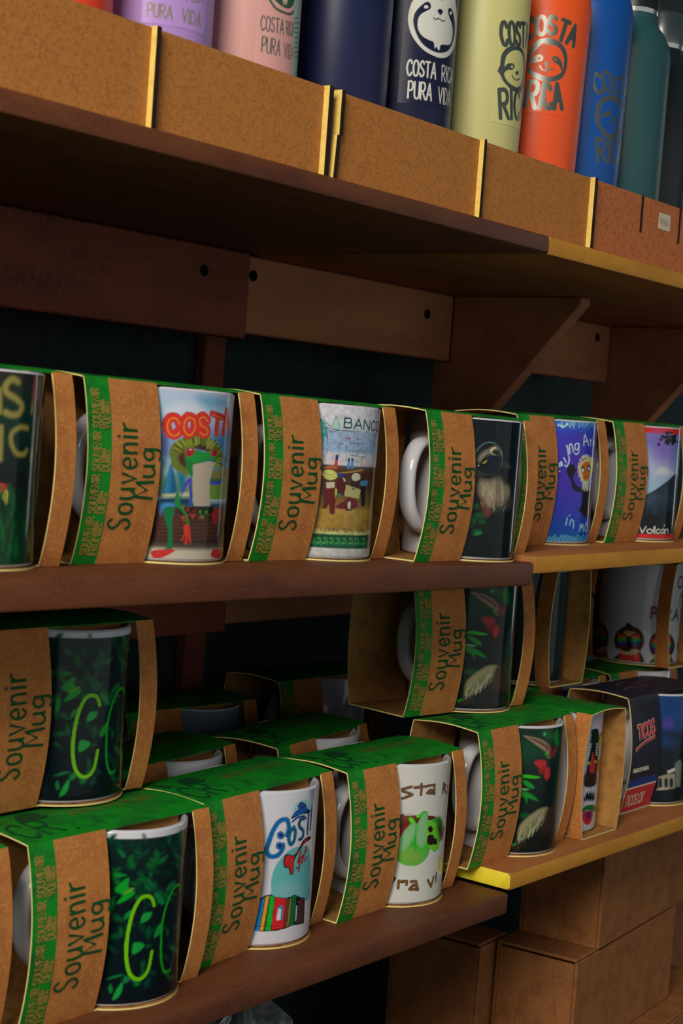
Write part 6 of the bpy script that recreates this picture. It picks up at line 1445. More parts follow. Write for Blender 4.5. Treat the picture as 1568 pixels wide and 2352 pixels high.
ART['L2'] = [
('bg',[(-3.7,(195,193,201)),(119.4,(195,195,207))]),
('noise',0.03,1,3),
('b',(142,180,190),[(-14.2,95.7),(-9,99.5),(-2.5,99.7),(4.2,93.7),(0.7,89),(-9.3,88.3),(-13.8,91)],1.5),
('b',(91,167,171),[(-19.1,63.7),(-11.6,67.2),(-2.2,66.8),(7,61.8),(14.2,27.8),(-24,34.6),(-27.2,39.6),(-27.7,47),(-25.5,55.5)]),
('b',(114,171,180),[(-23.4,42),(-12.3,44.6),(4,35.3),(4.8,30.2),(-22.8,34.5)],6),
('s',(15,28,57),3.41,[(-18.4,76.9),(-17.2,81.6),(-18.5,86.6),(-21.7,87.8),(-25.6,85.9),(-29.1,80.1),(-31.3,72.7),(-32.5,67.3),(-31.1,63.7),(-27.8,62.5),(-23.9,63.5),(-21.2,67),(-20.9,70.1)]),
('s',(19,114,180),2.64,[(-18.4,76.9),(-17.2,81.6),(-18.5,86.6),(-21.7,87.8),(-25.6,85.9),(-29.1,80.1),(-31.3,72.7),(-32.5,67.3),(-31.1,63.7),(-27.8,62.5),(-23.9,63.5),(-21.2,67),(-20.9,70.1)]),
('s',(19,47,104),0.58,[(-18.4,76.9),(-17.2,81.6),(-18.5,86.6),(-21.7,87.8),(-25.6,85.9),(-29.1,80.1),(-31.3,72.7),(-32.5,67.3),(-31.1,63.7),(-27.8,62.5),(-23.9,63.5),(-21.2,67),(-20.9,70.1)]),
('b',(15,28,57),[(-20.3,76.8),(-20.6,75.4),(-21.6,74.5),(-23,74.2),(-24.4,74.6),(-25.5,75.7),(-25.9,77.1),(-25.7,78.5),(-24.8,79.4),(-23.4,79.7),(-22,79.3),(-20.8,78.2)]),
('b',(19,114,180),[(-20.8,76.8),(-21,75.6),(-21.8,74.8),(-23,74.6),(-24.2,75),(-25.1,75.9),(-25.5,77.1),(-25.3,78.2),(-24.5,79.1),(-23.4,79.3),(-22.2,78.9),(-21.2,78)]),
('b',(38,28,104),[(-21.4,76.8),(-21.6,76.1),(-22.1,75.6),(-22.8,75.4),(-23.6,75.7),(-24.2,76.3),(-24.5,77),(-24.3,77.8),(-23.8,78.3),(-23.1,78.4),(-22.3,78.2),(-21.7,77.6)]),
('b',(15,28,57),[(-20.6,69.6),(-20.9,68.2),(-21.9,67.3),(-23.3,67.1),(-24.7,67.4),(-25.8,68.5),(-26.2,69.9),(-26,71.3),(-25.1,72.2),(-23.7,72.5),(-22.3,72.1),(-21.1,71)]),
('b',(19,114,180),[(-21.1,69.6),(-21.4,68.4),(-22.2,67.6),(-23.3,67.4),(-24.5,67.8),(-25.4,68.7),(-25.8,69.9),(-25.6,71),(-24.8,71.9),(-23.7,72.1),(-22.5,71.7),(-21.5,70.8)]),
('b',(38,28,104),[(-21.7,69.6),(-21.9,68.9),(-22.4,68.4),(-23.1,68.2),(-23.9,68.5),(-24.5,69.1),(-24.8,69.8),(-24.6,70.6),(-24.1,71.1),(-23.4,71.2),(-22.6,71),(-22,70.4)]),
('s',(15,28,57),2.86,[(-13,81.7),(-16,78.3),(-16.5,73.5),(-14.6,70.1),(-12.1,72),(-11.2,77.8),(-13,81.7)]),
('s',(22,104,142),2.09,[(-13,81.7),(-16,78.3),(-16.5,73.5),(-14.6,70.1),(-12.1,72),(-11.2,77.8),(-13,81.7)]),
('s',(19,47,104),0.46,[(-13,81.7),(-16,78.3),(-16.5,73.5),(-14.6,70.1),(-12.1,72),(-11.2,77.8),(-13,81.7)]),
('s',(15,28,57),2.53,[(-3.6,86.4),(-7.6,85.9),(-7.9,81.7),(-3.5,77.8),(-3.8,73.5),(-7,72.4)]),
('s',(28,85,114),1.76,[(-3.6,86.4),(-7.6,85.9),(-7.9,81.7),(-3.5,77.8),(-3.8,73.5),(-7,72.4)]),
('s',(19,47,104),0.39,[(-3.6,86.4),(-7.6,85.9),(-7.9,81.7),(-3.5,77.8),(-3.8,73.5),(-7,72.4)]),
('s',(15,28,57),2.09,[(1.7,88.8),(1.6,82.3),(2,75.2)]),
('s',(15,28,57),2.09,[(5.3,94.6),(5.5,86),(5.7,77.2)]),
('s',(28,76,104),1.32,[(1.7,88.8),(1.6,82.3),(2,75.2)]),
('s',(28,76,104),1.32,[(5.3,94.6),(5.5,86),(5.7,77.2)]),
('s',(19,47,104),0.29,[(1.7,88.8),(1.6,82.3),(2,75.2)]),
('s',(19,47,104),0.29,[(5.3,94.6),(5.5,86),(5.7,77.2)]),
('b',(15,28,57),[(-15.8,87.7),(-13.2,92),(-9.9,93.7),(-10.8,95.9),(-8.1,98.6),(-3,96.5),(-0.8,93),(3.5,91.2),(1.6,89.4),(-6.5,90.1)]),
('b',(28,85,171),[(-14.6,88.9),(-12.5,91.6),(-8.7,93.1),(-9.7,95.5),(-7.7,97.7),(-4,96.1),(-2.1,92.7),(-0.1,91.3),(-6.6,90.9)]),
('b',(47,38,114),[(-8.2,95.6),(-6.3,95.9),(-4.4,93.6),(-6.8,93.4)]),
('s',(38,47,123),1.43,[(-14.6,85.7),(-10.7,87.9),(-4.6,88.2),(-0.9,86)]),
('b',(28,19,22),[(-19.6,57.8),(-19,62.6),(-16,63.4),(-11.1,62.3),(-7.1,66),(-2.7,71.2),(4,72.9),(8.1,70.7),(-0.6,68.6),(-6.1,64.2),(-10.1,58.9),(-10.4,54.1),(-10.6,49.3),(-13.4,49.1),(-15.1,53.6),(-18.4,54.5)]),
('b',(186,38,41),[(-18.7,58.3),(-18.1,62),(-15.2,62.5),(-11.1,61.4),(-5.8,65.3),(-1.3,70.4),(3.6,71.9),(-7,64.9),(-10.9,59.5),(-11.2,49.9),(-12.9,49.8),(-14.2,54.3),(-17.5,55.2)]),
('s',(57,19,22),1.87,[(-6.8,56.3),(-4.4,64)]),
('s',(180,38,41),1.21,[(-6.8,56.3),(-4.4,64)]),
('s',(57,19,22),1.87,[(-5.4,50.6),(-4.6,57.5),(-2.3,60.4)]),
('s',(180,38,41),1.21,[(-5.4,50.6),(-4.6,57.5),(-2.3,60.4)]),
('s',(57,19,22),1.87,[(-2.6,55.5),(0.2,62.6)]),
('s',(180,38,41),1.21,[(-2.6,55.5),(0.2,62.6)]),
('s',(57,19,22),1.87,[(1,56.5),(2.8,58.3)]),
('s',(180,38,41),1.21,[(1,56.5),(2.8,58.3)]),
('s',(57,19,22),1.87,[(2.2,62.8),(0.7,66.3)]),
('s',(180,38,41),1.21,[(2.2,62.8),(0.7,66.3)]),
('b',(57,19,22),[(-6.9,52.8),(-7,52.4),(-7.3,52.2),(-7.8,52.1),(-8.3,52.3),(-8.6,52.6),(-8.8,53),(-8.7,53.4),(-8.4,53.6),(-8,53.7),(-7.5,53.5),(-7.1,53.2)]),
('b',(180,38,41),[(-5.7,56.1),(-5.8,55.7),(-6.2,55.4),(-6.7,55.4),(-7.3,55.6),(-7.7,56),(-7.9,56.4),(-7.8,56.8),(-7.5,57.1),(-6.9,57.1),(-6.4,56.9),(-5.9,56.5)]),
('p',(13,20,28),[(-39.5,12.4),(-38.4,15.1),(-36.4,31.7),(-37.2,32.2),(-31.3,36),(-26.9,36.4),(-24,34.6),(-15.3,33),(-11.2,33.3),(-8.4,34.4),(-5.2,33.1),(0.5,30.6),(4.9,29.6),(6.6,11.2),(-7.8,12.8),(-13.4,11.8),(-22.1,10.9),(-32.2,10.9)]),
('p',(38,142,209),[(-38.5,13.5),(-35.8,31.2),(-31.3,34.9),(-33.9,11.7),(-38.2,12.5)]),
('p',(212,142,38),[(-33.3,11.7),(-30.8,35.4),(-28.4,35.5),(-30.9,11.4)]),
('p',(28,66,57),[(-30.5,11.4),(-28.4,35.1),(-27.7,35.4),(-29.6,11.4)]),
('p',(28,161,47),[(-29.5,11.4),(-27.5,35.6),(-24.4,34.7),(-25.6,11.6)]),
('p',(195,34,41),[(-25.3,11.7),(-24,34.2),(-15.2,32.6),(-16.1,12.4)]),
('p',(38,123,161),[(-22.1,18.4),(-21.6,26.9),(-19.3,28.9),(-17.3,27),(-17.2,18.4)]),
('p',(199,195,203),[(-22,18.4),(-21.3,25.3),(-20.1,26.7),(-18.6,25.6),(-18.5,18)]),
('p',(104,57,38),[(-15.8,12.7),(-14.9,32.4),(-12.5,32.1),(-12.8,12.8)]),
('p',(209,142,47),[(-12.5,13),(-11.8,32.3),(-11.3,32.2),(-11.6,13.1)]),
('p',(28,104,57),[(-11.3,13.1),(-10.8,32.6),(-8.4,33.6),(-5.9,32.7),(-6.2,13)]),
('p',(190,195,199),[(-5.7,15.5),(-5.7,26.4),(-4.4,26.1),(-4.2,15.2)]),
('p',(114,38,41),[(-4.6,28.3),(0.5,30),(3.8,28.7),(-0.9,26.5)]),
('p',(66,47,47),[(-4.6,13.2),(-3.5,26),(4.1,27),(5.2,12.1)]),
('l',(13,20,28),0.38,[(-38.4,14.8),(-20.6,14.5)]),
('l',(9,57,38),0.44,[(-9.7,32.5),(-9.3,13.6)]),
('l',(9,57,38),0.44,[(-7.8,32.2),(-7.4,13.2)]),
('l',(9,57,38),0.44,[(-5.8,31.8),(-5.4,12.9)]),
('b',(142,142,161),[(0.2,114.9),(5.6,115.2),(9.1,110.2),(8.3,99.5),(5.4,93.6),(2.4,98.9)],6)]
ART['L3'] = [
('bg',[(0.7,(195,195,190)),(107.4,(197,195,190))]),
('noise',0.03,1,4),
('l',(51,32,20),2.22,[(-38.5,85.4),(-36.6,81.3)]),
('l',(51,32,20),2.22,[(-34.5,88.6),(-27.5,90.5)]),
('l',(51,32,20),2.22,[(-34.4,87.2),(-26.5,84.7)]),
('l',(51,32,20),2.22,[(-26.5,84.4),(-33.9,81.5)]),
('l',(51,32,20),2.22,[(-19.5,92.5),(-19.1,84.3)]),
('l',(51,32,20),2.22,[(-24.9,90),(-14.6,90.4)]),
('l',(51,32,20),2.22,[(-13.7,90.8),(-6.4,91)]),
('l',(51,32,20),2.22,[(-6.8,90.5),(-6.1,84.1)]),
('l',(51,32,20),2.22,[(-12.4,85.2),(-5.7,84.3)]),
('l',(51,32,20),2.22,[(-13.8,85.3),(-11.2,87.3),(-6.8,86.8)]),
('l',(51,32,20),2.22,[(5.4,90.6),(4.9,83.2)]),
('l',(51,32,20),2.22,[(5.5,90.1),(10.7,87.6),(6.1,86.2)]),
('l',(51,32,20),2.22,[(7.5,85.7),(11.2,82.1)]),
('l',(51,32,20),2.22,[(15.6,87.2),(16.5,81.1)]),
('l',(104,70,38),1.51,[(-38.5,85.4),(-36.6,81.3)]),
('l',(104,70,38),1.51,[(-34.5,88.6),(-27.5,90.5)]),
('l',(104,70,38),1.51,[(-34.4,87.2),(-26.5,84.7)]),
('l',(104,70,38),1.51,[(-26.5,84.4),(-33.9,81.5)]),
('l',(104,70,38),1.51,[(-19.5,92.5),(-19.1,84.3)]),
('l',(104,70,38),1.51,[(-24.9,90),(-14.6,90.4)]),
('l',(104,70,38),1.51,[(-13.7,90.8),(-6.4,91)]),
('l',(104,70,38),1.51,[(-6.8,90.5),(-6.1,84.1)]),
('l',(104,70,38),1.51,[(-12.4,85.2),(-5.7,84.3)]),
('l',(104,70,38),1.51,[(-13.8,85.3),(-11.2,87.3),(-6.8,86.8)]),
('l',(104,70,38),1.51,[(5.4,90.6),(4.9,83.2)]),
('l',(104,70,38),1.51,[(5.5,90.1),(10.7,87.6),(6.1,86.2)]),
('l',(104,70,38),1.51,[(7.5,85.7),(11.2,82.1)]),
('l',(104,70,38),1.51,[(15.6,87.2),(16.5,81.1)]),
('l',(123,85,47),0.51,[(-38.5,85.4),(-36.6,81.3)]),
('l',(123,85,47),0.51,[(-34.5,88.6),(-27.5,90.5)]),
('l',(123,85,47),0.51,[(-34.4,87.2),(-26.5,84.7)]),
('l',(123,85,47),0.51,[(-26.5,84.4),(-33.9,81.5)]),
('l',(123,85,47),0.51,[(-19.5,92.5),(-19.1,84.3)]),
('l',(123,85,47),0.51,[(-24.9,90),(-14.6,90.4)]),
('l',(123,85,47),0.51,[(-13.7,90.8),(-6.4,91)]),
('l',(123,85,47),0.51,[(-6.8,90.5),(-6.1,84.1)]),
('l',(123,85,47),0.51,[(-12.4,85.2),(-5.7,84.3)]),
('l',(123,85,47),0.51,[(-13.8,85.3),(-11.2,87.3),(-6.8,86.8)]),
('l',(123,85,47),0.51,[(5.4,90.6),(4.9,83.2)]),
('l',(123,85,47),0.51,[(5.5,90.1),(10.7,87.6),(6.1,86.2)]),
('l',(123,85,47),0.51,[(7.5,85.7),(11.2,82.1)]),
('l',(123,85,47),0.51,[(15.6,87.2),(16.5,81.1)]),
('l',(51,32,20),2.32,[(-36.5,21.2),(-39,14.7)]),
('l',(51,32,20),2.32,[(-35.2,20.7),(-37.1,17.9)]),
('l',(51,32,20),2.32,[(-32.1,18.7),(-32.2,13.4)]),
('l',(51,32,20),2.32,[(-31.7,18.1),(-25.7,18.6),(-25.7,16)]),
('l',(51,32,20),2.32,[(-22.1,18),(-17.9,18.2),(-15.7,11.7)]),
('l',(51,32,20),2.32,[(-22.9,12.4),(-15.4,11.7)]),
('l',(51,32,20),2.32,[(-22.3,13.2),(-20.1,15.3),(-17,14.5)]),
('l',(51,32,20),2.32,[(-6,17.5),(-1.6,11.9)]),
('l',(51,32,20),2.32,[(-1.6,11.9),(0.8,19)]),
('l',(51,32,20),2.32,[(4.7,21),(4.5,15.1)]),
('l',(104,70,38),1.62,[(-36.5,21.2),(-39,14.7)]),
('l',(104,70,38),1.62,[(-35.2,20.7),(-37.1,17.9)]),
('l',(104,70,38),1.62,[(-32.1,18.7),(-32.2,13.4)]),
('l',(104,70,38),1.62,[(-31.7,18.1),(-25.7,18.6),(-25.7,16)]),
('l',(104,70,38),1.62,[(-22.1,18),(-17.9,18.2),(-15.7,11.7)]),
('l',(104,70,38),1.62,[(-22.9,12.4),(-15.4,11.7)]),
('l',(104,70,38),1.62,[(-22.3,13.2),(-20.1,15.3),(-17,14.5)]),
('l',(104,70,38),1.62,[(-6,17.5),(-1.6,11.9)]),
('l',(104,70,38),1.62,[(-1.6,11.9),(0.8,19)]),
('l',(104,70,38),1.62,[(4.7,21),(4.5,15.1)]),
('l',(123,85,47),0.55,[(-36.5,21.2),(-39,14.7)]),
('l',(123,85,47),0.55,[(-35.2,20.7),(-37.1,17.9)]),
('l',(123,85,47),0.55,[(-32.1,18.7),(-32.2,13.4)]),
('l',(123,85,47),0.55,[(-31.7,18.1),(-25.7,18.6),(-25.7,16)]),
('l',(123,85,47),0.55,[(-22.1,18),(-17.9,18.2),(-15.7,11.7)]),
('l',(123,85,47),0.55,[(-22.9,12.4),(-15.4,11.7)]),
('l',(123,85,47),0.55,[(-22.3,13.2),(-20.1,15.3),(-17,14.5)]),
('l',(123,85,47),0.55,[(-6,17.5),(-1.6,11.9)]),
('l',(123,85,47),0.55,[(-1.6,11.9),(0.8,19)]),
('l',(123,85,47),0.55,[(4.7,21),(4.5,15.1)]),
('b',(85,38,28),[(-37.5,65.5),(-34.6,68.8),(-31.9,69.7),(-30.7,68.1),(-19.9,68.8),(-10.7,67.9),(-2.7,66.1),(-2.4,63.7),(-14.4,64.2),(-20.6,62.5),(-24.4,58.8),(-29.4,58.3),(-32.3,53),(-36.3,49.8)]),
('b',(133,41,41),[(-36.6,60.3),(-28.5,61.6),(-26.5,64.1),(-29.4,58.3),(-33.4,53.5),(-36.5,52.9)],3),
('b',(114,66,47),[(-34.5,68.3),(-23.4,67.8),(-27.7,64.7),(-34.2,64)],5),
('b',(57,171,47),[(-37.1,46.5),(-33.7,50.4),(-30.3,56.3),(-26.4,62.6),(-24.3,65.2),(-21.9,63.6),(-21.1,61.4),(-18.5,66.6),(-18.2,70.3),(-15.1,71.6),(-11.6,70.4),(-10.3,63.9),(-2.5,65),(4.5,64.5),(9.5,58.2),(11.1,50.9),(6.5,45.3),(5,40.3),(-1,38.9),(-6.4,41.6),(-7.5,37.9),(-11.5,33.6),(-17.8,30.5),(-24.9,30.4),(-31.8,32.4),(-36.5,37.5)]),
('b',(85,167,66),[(-36.5,45.5),(-32.2,52),(-20,42.3),(-8,42.3),(-10.2,35.7),(-17.9,31.5),(-25,31.3),(-31.3,33.5),(-35.4,38.1)],3),
('b',(114,161,66),[(-33.9,39.2),(-25.9,42),(-14.7,38.7),(-16.7,33.1),(-25,31.9),(-30.8,34.6)],6),
('b',(123,176,123),[(-31.8,54.1),(-27.3,59.9),(-23.5,62.6),(-21.5,59.3),(-22.2,54),(-25.7,47.3),(-30.8,41.5),(-33.8,44.5)],2.5),
('b',(123,176,123),[(-19.8,60.3),(-17.3,67),(-15,70.1),(-12.1,68.3),(-10.5,55.9),(-11.5,48),(-15.1,43.6),(-20,48.7)],2.5),
('s',(28,123,38),0.45,[(-21.4,61.4),(-21.4,55.1),(-21.2,48.7),(-24.4,44.5)]),
('s',(28,123,38),0.45,[(-21.2,48.7),(-20.3,41.8)]),
('s',(28,123,38),0.45,[(-10.6,63.9),(-10.7,54.3),(-8.1,43.4)]),
('b',(85,209,28),[(-27.9,66.8),(-25,66.8),(-23,63.6),(-25.9,63.2)]),
('b',(85,209,38),[(-21.7,68.3),(-19.1,70.1),(-18.6,67.6),(-20.9,66.7)]),
('b',(57,114,38),[(-2.5,64.5),(2.2,65.4),(7.5,61.3),(8.3,56.9),(-0.1,60.4)],4),
('b',(104,190,47),[(-10.8,62.3),(-5.6,62.8),(1.2,58),(4.8,48.4),(3.8,41),(-2,39.8),(-9,44.5),(-11,50.1)],1.2),
('b',(57,47,38),[(0.2,58.2),(6.6,59.3),(11.1,50.9),(7.7,46.2),(3.2,51.3)],6),
('b',(57,38,32),[(-4.8,56.8),(-5,55.4),(-5.9,54.6),(-7.3,54.4),(-8.6,54.9),(-9.6,56),(-10.1,57.4),(-9.9,58.6),(-9.1,59.5),(-7.8,59.7),(-6.5,59.2),(-5.4,58.1)]),
('b',(22,15,17),[(-6.2,56.8),(-6.3,55.8),(-6.9,55.2),(-7.7,55),(-8.6,55.4),(-9.3,56.2),(-9.6,57.2),(-9.5,58),(-8.9,58.7),(-8.1,58.9),(-7.3,58.5),(-6.5,57.7)]),
('b',(57,38,32),[(2.4,46.1),(2.2,44.7),(1.3,43.9),(-0,43.8),(-1.4,44.3),(-2.5,45.5),(-3,47),(-2.8,48.3),(-2,49.3),(-0.8,49.4),(0.6,48.8),(1.8,47.6)]),
('b',(22,15,17),[(1.2,46),(1.1,45),(0.6,44.3),(-0.3,44.2),(-1.2,44.6),(-1.9,45.5),(-2.2,46.6),(-2.1,47.6),(-1.6,48.3),(-0.8,48.4),(0.1,48),(0.8,47.1)]),
('b',(38,24,24),[(-9.8,52.3),(-3.5,51.8),(-2.2,45.2),(-9.1,45.6)]),
('p',(180,161,47),[(6.1,33.6),(11.3,32.5),(12.2,21.5),(6.8,22.7)],1),
('b',(123,57,38),[(9,46.5),(10.2,54.9),(13.7,54.7),(12.2,46.3)],2)]
ART['L4'] = [
('bg',[(1.2,(13,22,22)),(18,(15,32,26)),(40.4,(11,28,24)),(68.2,(13,30,26)),(90.3,(7,51,32)),(105.2,(9,38,28)),(105.6,(195,195,195)),(106.9,(195,195,195))]),
('b',(5,62,38),[(-38.2,90),(-27.4,97),(-16.3,87.4),(-24.8,81.5),(-34,79.2)],8),
('b',(9,85,38),[(-19.1,102.4),(-12.2,103.2),(-6.6,97.4),(-14.6,97.9)],4),
('b',(76,190,133),[(-14.8,100.6),(-14.9,100.1),(-15.3,99.7),(-15.8,99.6),(-16.4,99.8),(-16.8,100.2),(-17,100.7),(-16.9,101.2),(-16.6,101.5),(-16,101.6),(-15.4,101.5),(-15,101.1)],1.2),
('b',(19,114,38),[(-5.1,99.4),(0.4,103.3),(5.2,90.5),(-2,91.4)],3),
('b',(142,114,91),[(-35.3,99.4),(-27.5,98.6),(-18.6,96.4),(-10.9,92.1),(-6.2,87.3),(-6.4,81.7),(-11.7,84.9),(-19.2,89.2),(-26.5,93.7),(-31.4,96.9)],0.6),
('l',(66,41,34),0.36,[(-10.6,88.8),(-31.6,98.2)],0.3),
('l',(66,41,34),0.36,[(-10.7,88.5),(-29.8,98)],0.3),
('l',(66,41,34),0.36,[(-10.8,88.3),(-28,97.6)],0.3),
('l',(66,41,34),0.36,[(-11,88.1),(-26.2,97.2)],0.3),
('l',(66,41,34),0.36,[(-11.1,87.9),(-24.4,96.9)],0.3),
('l',(66,41,34),0.36,[(-11.2,87.7),(-22.5,96.6)],0.3),
('l',(66,41,34),0.36,[(-11.4,87.5),(-20.5,96.3)],0.3),
('l',(66,41,34),0.36,[(-11.5,87.3),(-18.5,95.9)],0.3),
('l',(66,41,34),0.36,[(-11.6,87.1),(-16.4,95.6)],0.3),
('l',(66,41,34),0.36,[(-11.8,86.8),(-14.3,95.3)],0.3),
('l',(66,41,34),0.36,[(-11.9,86.6),(-12,95)],0.3),
('b',(114,38,32),[(-10.9,92.1),(-5.3,87.2),(-5.4,80.5),(-8.8,80.4),(-8.7,86.4)],2),
('b',(38,152,38),[(-13.9,85.1),(-10.9,84.9),(-9.8,82),(-13,82.8)],2),
('s',(190,190,190),0.41,[(-10.4,80.2),(-8.5,81.4)]),
('b',(180,34,38),[(-23.9,77.7),(-18.2,79.3),(-11.6,77.3),(-11.9,73.4),(-16,70.3),(-21.1,74.4)],2),
('b',(186,34,38),[(-11.8,71.7),(-6.9,71.8),(-6,64.5),(-9.9,62.2),(-12.7,66.8)],2),
('b',(142,28,32),[(-18.8,71.5),(-14.9,73.6),(-14.3,68),(-17.2,68.1)],3),
('b',(123,38,38),[(-4.9,83.8),(0.4,89.4),(2,86.4),(-2.5,80.3)],2.5),
('b',(38,180,28),[(-36.2,64.7),(-31.9,67.1),(-23.5,66.4),(-16.8,64.8),(-23.3,63.9),(-31.7,64.7)],1.2),
('b',(13,142,38),[(-35.4,62.4),(-30.3,62.3),(-24.1,59),(-21.9,55.6),(-27.5,56.8)],1.5),
('b',(104,180,123),[(-36.5,54.9),(-32.1,55.9),(-26.7,54.6),(-31.9,54.1)],1.2),
('b',(13,133,38),[(-36.9,52.6),(-29.5,52.9),(-22,49.5),(-16.9,44.9),(-23,46.8),(-27.3,47.4),(-27.5,43),(-29.6,47.3),(-33.9,50)],1.5),
('b',(9,76,41),[(-35.8,32.8),(-30.4,35.2),(-23,33.5),(-28.8,30.8)],3),
('b',(142,133,98),[(-32.7,15.3),(-32.8,23),(-29.2,28.6),(-21.9,34.6),(-13.4,38.6),(-4.3,38.2),(-7.3,33),(-13,27.5),(-18.1,21.7),(-23.9,15.3)],2.5),
('l',(114,114,76),0.36,[(-26.7,20.9),(-29.5,14.9)],0.5),
('l',(85,95,57),0.36,[(-17.9,26.7),(-19.5,22.2)],0.5),
('l',(38,85,41),0.36,[(-5,34.9),(-7.6,28.2)],0.5),
('l',(38,85,41),0.36,[(-28.7,18.4),(-30.5,14.9)],0.5),
('l',(38,85,41),0.36,[(-12.7,34.3),(-13.5,26.8)],0.5),
('l',(38,85,41),0.36,[(-11.1,34),(-14,26.2)],0.5),
('l',(85,95,57),0.36,[(-13.8,26),(-16.6,19.7)],0.5),
('l',(114,114,76),0.36,[(-6.5,37.6),(-8.1,33.7)],0.5),
('l',(85,95,57),0.36,[(-26.9,16.6),(-29.2,8.5)],0.5),
('l',(38,85,41),0.36,[(-21.9,21.7),(-23.5,15.1)],0.5),
('l',(161,152,123),0.36,[(-17.5,24),(-20.3,15.3)],0.5),
('l',(114,114,76),0.36,[(-15.7,32.5),(-19,24.4)],0.5),
('l',(180,174,152),0.36,[(-18.1,25.5),(-20.3,16.8)],0.5),
('l',(85,95,57),0.36,[(-26.3,25.4),(-28.8,16.6)],0.5),
('l',(85,95,57),0.36,[(-30,15.6),(-32.9,12.1)],0.5),
('l',(161,152,123),0.36,[(-22.1,25.7),(-22.9,19)],0.5),
('l',(114,114,76),0.36,[(-31.1,15.5),(-32.8,7.1)],0.5),
('l',(161,152,123),0.36,[(-25.9,24.7),(-27.5,20.9)],0.5),
('l',(180,174,152),0.36,[(-17.9,32.5),(-21.3,27.6)],0.5),
('l',(114,114,76),0.36,[(-26,20),(-27.1,11.4)],0.5),
('l',(85,95,57),0.36,[(-8.6,34.2),(-12.3,29.1)],0.5),
('l',(161,152,123),0.36,[(-9.3,30.8),(-11.9,22.6)],0.5),
('l',(180,174,152),0.36,[(-20,27.1),(-23.1,21.4)],0.5),
('l',(114,114,76),0.36,[(-26.4,23.6),(-27.1,17.9)],0.5),
('l',(38,85,41),0.36,[(-18.5,32.2),(-20.9,28.2)],0.5),
('l',(114,114,76),0.36,[(-16.7,30.2),(-19.4,25.1)],0.5),
('l',(161,152,123),0.36,[(-14.2,27.6),(-16.4,19.2)],0.5),
('l',(85,95,57),0.36,[(-31.9,18.3),(-33.2,11.6)],0.5),
('l',(114,114,76),0.36,[(-28.4,23.2),(-31.1,18.3)],0.5),
('l',(161,152,123),0.36,[(-12.4,35),(-15.9,28.1)],0.5),
('l',(114,114,76),0.36,[(-29.2,19.3),(-30.6,14.9)],0.5),
('l',(161,152,123),0.36,[(-21.7,23.2),(-23.7,14.7)],0.5),
('l',(180,174,152),0.36,[(-15.6,31.9),(-16.5,24.6)],0.5),
('l',(114,114,76),0.36,[(-27.1,20.3),(-28.5,16.3)],0.5),
('l',(38,85,41),0.36,[(-19.6,29.7),(-21,24.9)],0.5),
('l',(38,85,41),0.36,[(-11.2,30.2),(-13.4,26.4)],0.5),
('l',(114,114,76),0.36,[(-25.1,19.6),(-26.9,12.8)],0.5),
('l',(161,152,123),0.36,[(-25.4,21.7),(-28.4,17.5)],0.5),
('l',(38,85,41),0.36,[(-31.8,12.6),(-34.7,6.9)],0.5),
('l',(180,174,152),0.36,[(-6.1,29.7),(-7.3,24)],0.5),
('l',(114,114,76),0.36,[(-12.8,28.3),(-15,20.3)],0.5),
('l',(114,114,76),0.36,[(-9.3,29),(-10.7,24.5)],0.5),
('l',(38,85,41),0.36,[(-31.3,14.5),(-33.8,6.2)],0.5),
('l',(161,152,123),0.36,[(-8.3,32.3),(-11,28.6)],0.5),
('l',(161,152,123),0.36,[(-20.3,28.7),(-22.4,23.3)],0.5),
('l',(114,114,76),0.36,[(-6.9,32.6),(-7.9,24)],0.5),
('l',(161,152,123),0.36,[(-18.7,24),(-20.6,19.7)],0.5),
('l',(180,174,152),0.36,[(-18.9,23.9),(-20.5,19.1)],0.5),
('l',(161,152,123),0.36,[(-9.1,36.5),(-11.5,30.2)],0.5),
('l',(180,174,152),0.36,[(-22.5,22),(-23.9,15.8)],0.5),
('l',(161,152,123),0.36,[(-22.2,25.1),(-24.8,17.5)],0.5),
('l',(85,95,57),0.36,[(-31.6,21.9),(-34.3,13.7)],0.5),
('l',(114,114,76),0.36,[(-30.3,18.4),(-31.5,14.6)],0.5),
('l',(114,114,76),0.36,[(-23.2,25.2),(-24.9,20.9)],0.5),
('l',(38,85,41),0.36,[(-24.8,26.7),(-25.4,19.3)],0.5),
('l',(161,152,123),0.36,[(-11.7,30.7),(-13.6,24.3)],0.5),
('l',(161,152,123),0.36,[(-12.2,32.3),(-15,26.9)],0.5),
('l',(114,114,76),0.36,[(-23.4,24),(-25.1,16.8)],0.5),
('l',(38,85,41),0.36,[(-21.4,27.9),(-22.8,21.4)],0.5),
('l',(180,174,152),0.36,[(-11.8,34.2),(-15,25.9)],0.5),
('l',(114,114,76),0.36,[(-23,20.2),(-23.9,13)],0.5),
('l',(38,85,41),0.36,[(-6.7,31.4),(-10.2,24.9)],0.5),
('l',(161,152,123),0.36,[(-13.5,29.7),(-16.6,22.7)],0.5),
('l',(85,95,57),0.36,[(-21,28.2),(-22.1,24.5)],0.5),
('l',(180,174,152),0.36,[(-29.7,15.1),(-32.3,9.9)],0.5),
('l',(161,152,123),0.36,[(-10.5,36.9),(-13.2,29.1)],0.5),
('l',(161,152,123),0.36,[(-6.4,33.1),(-7.4,25.7)],0.5),
('l',(161,152,123),0.36,[(-19.6,24.4),(-22,20.6)],0.5),
('l',(38,85,41),0.36,[(-18.7,26.8),(-20.1,23)],0.5),
('l',(85,95,57),0.36,[(-4.7,33.2),(-7.7,26.1)],0.5),
('l',(85,95,57),0.36,[(-23,25.6),(-26,19.2)],0.5),
('l',(180,174,152),0.36,[(-6.2,35.3),(-10.5,30.1)],0.5),
('l',(38,85,41),0.36,[(-13.6,33.8),(-16.5,27)],0.5),
('l',(85,95,57),0.36,[(-19.7,26.8),(-22.9,22.7)],0.5),
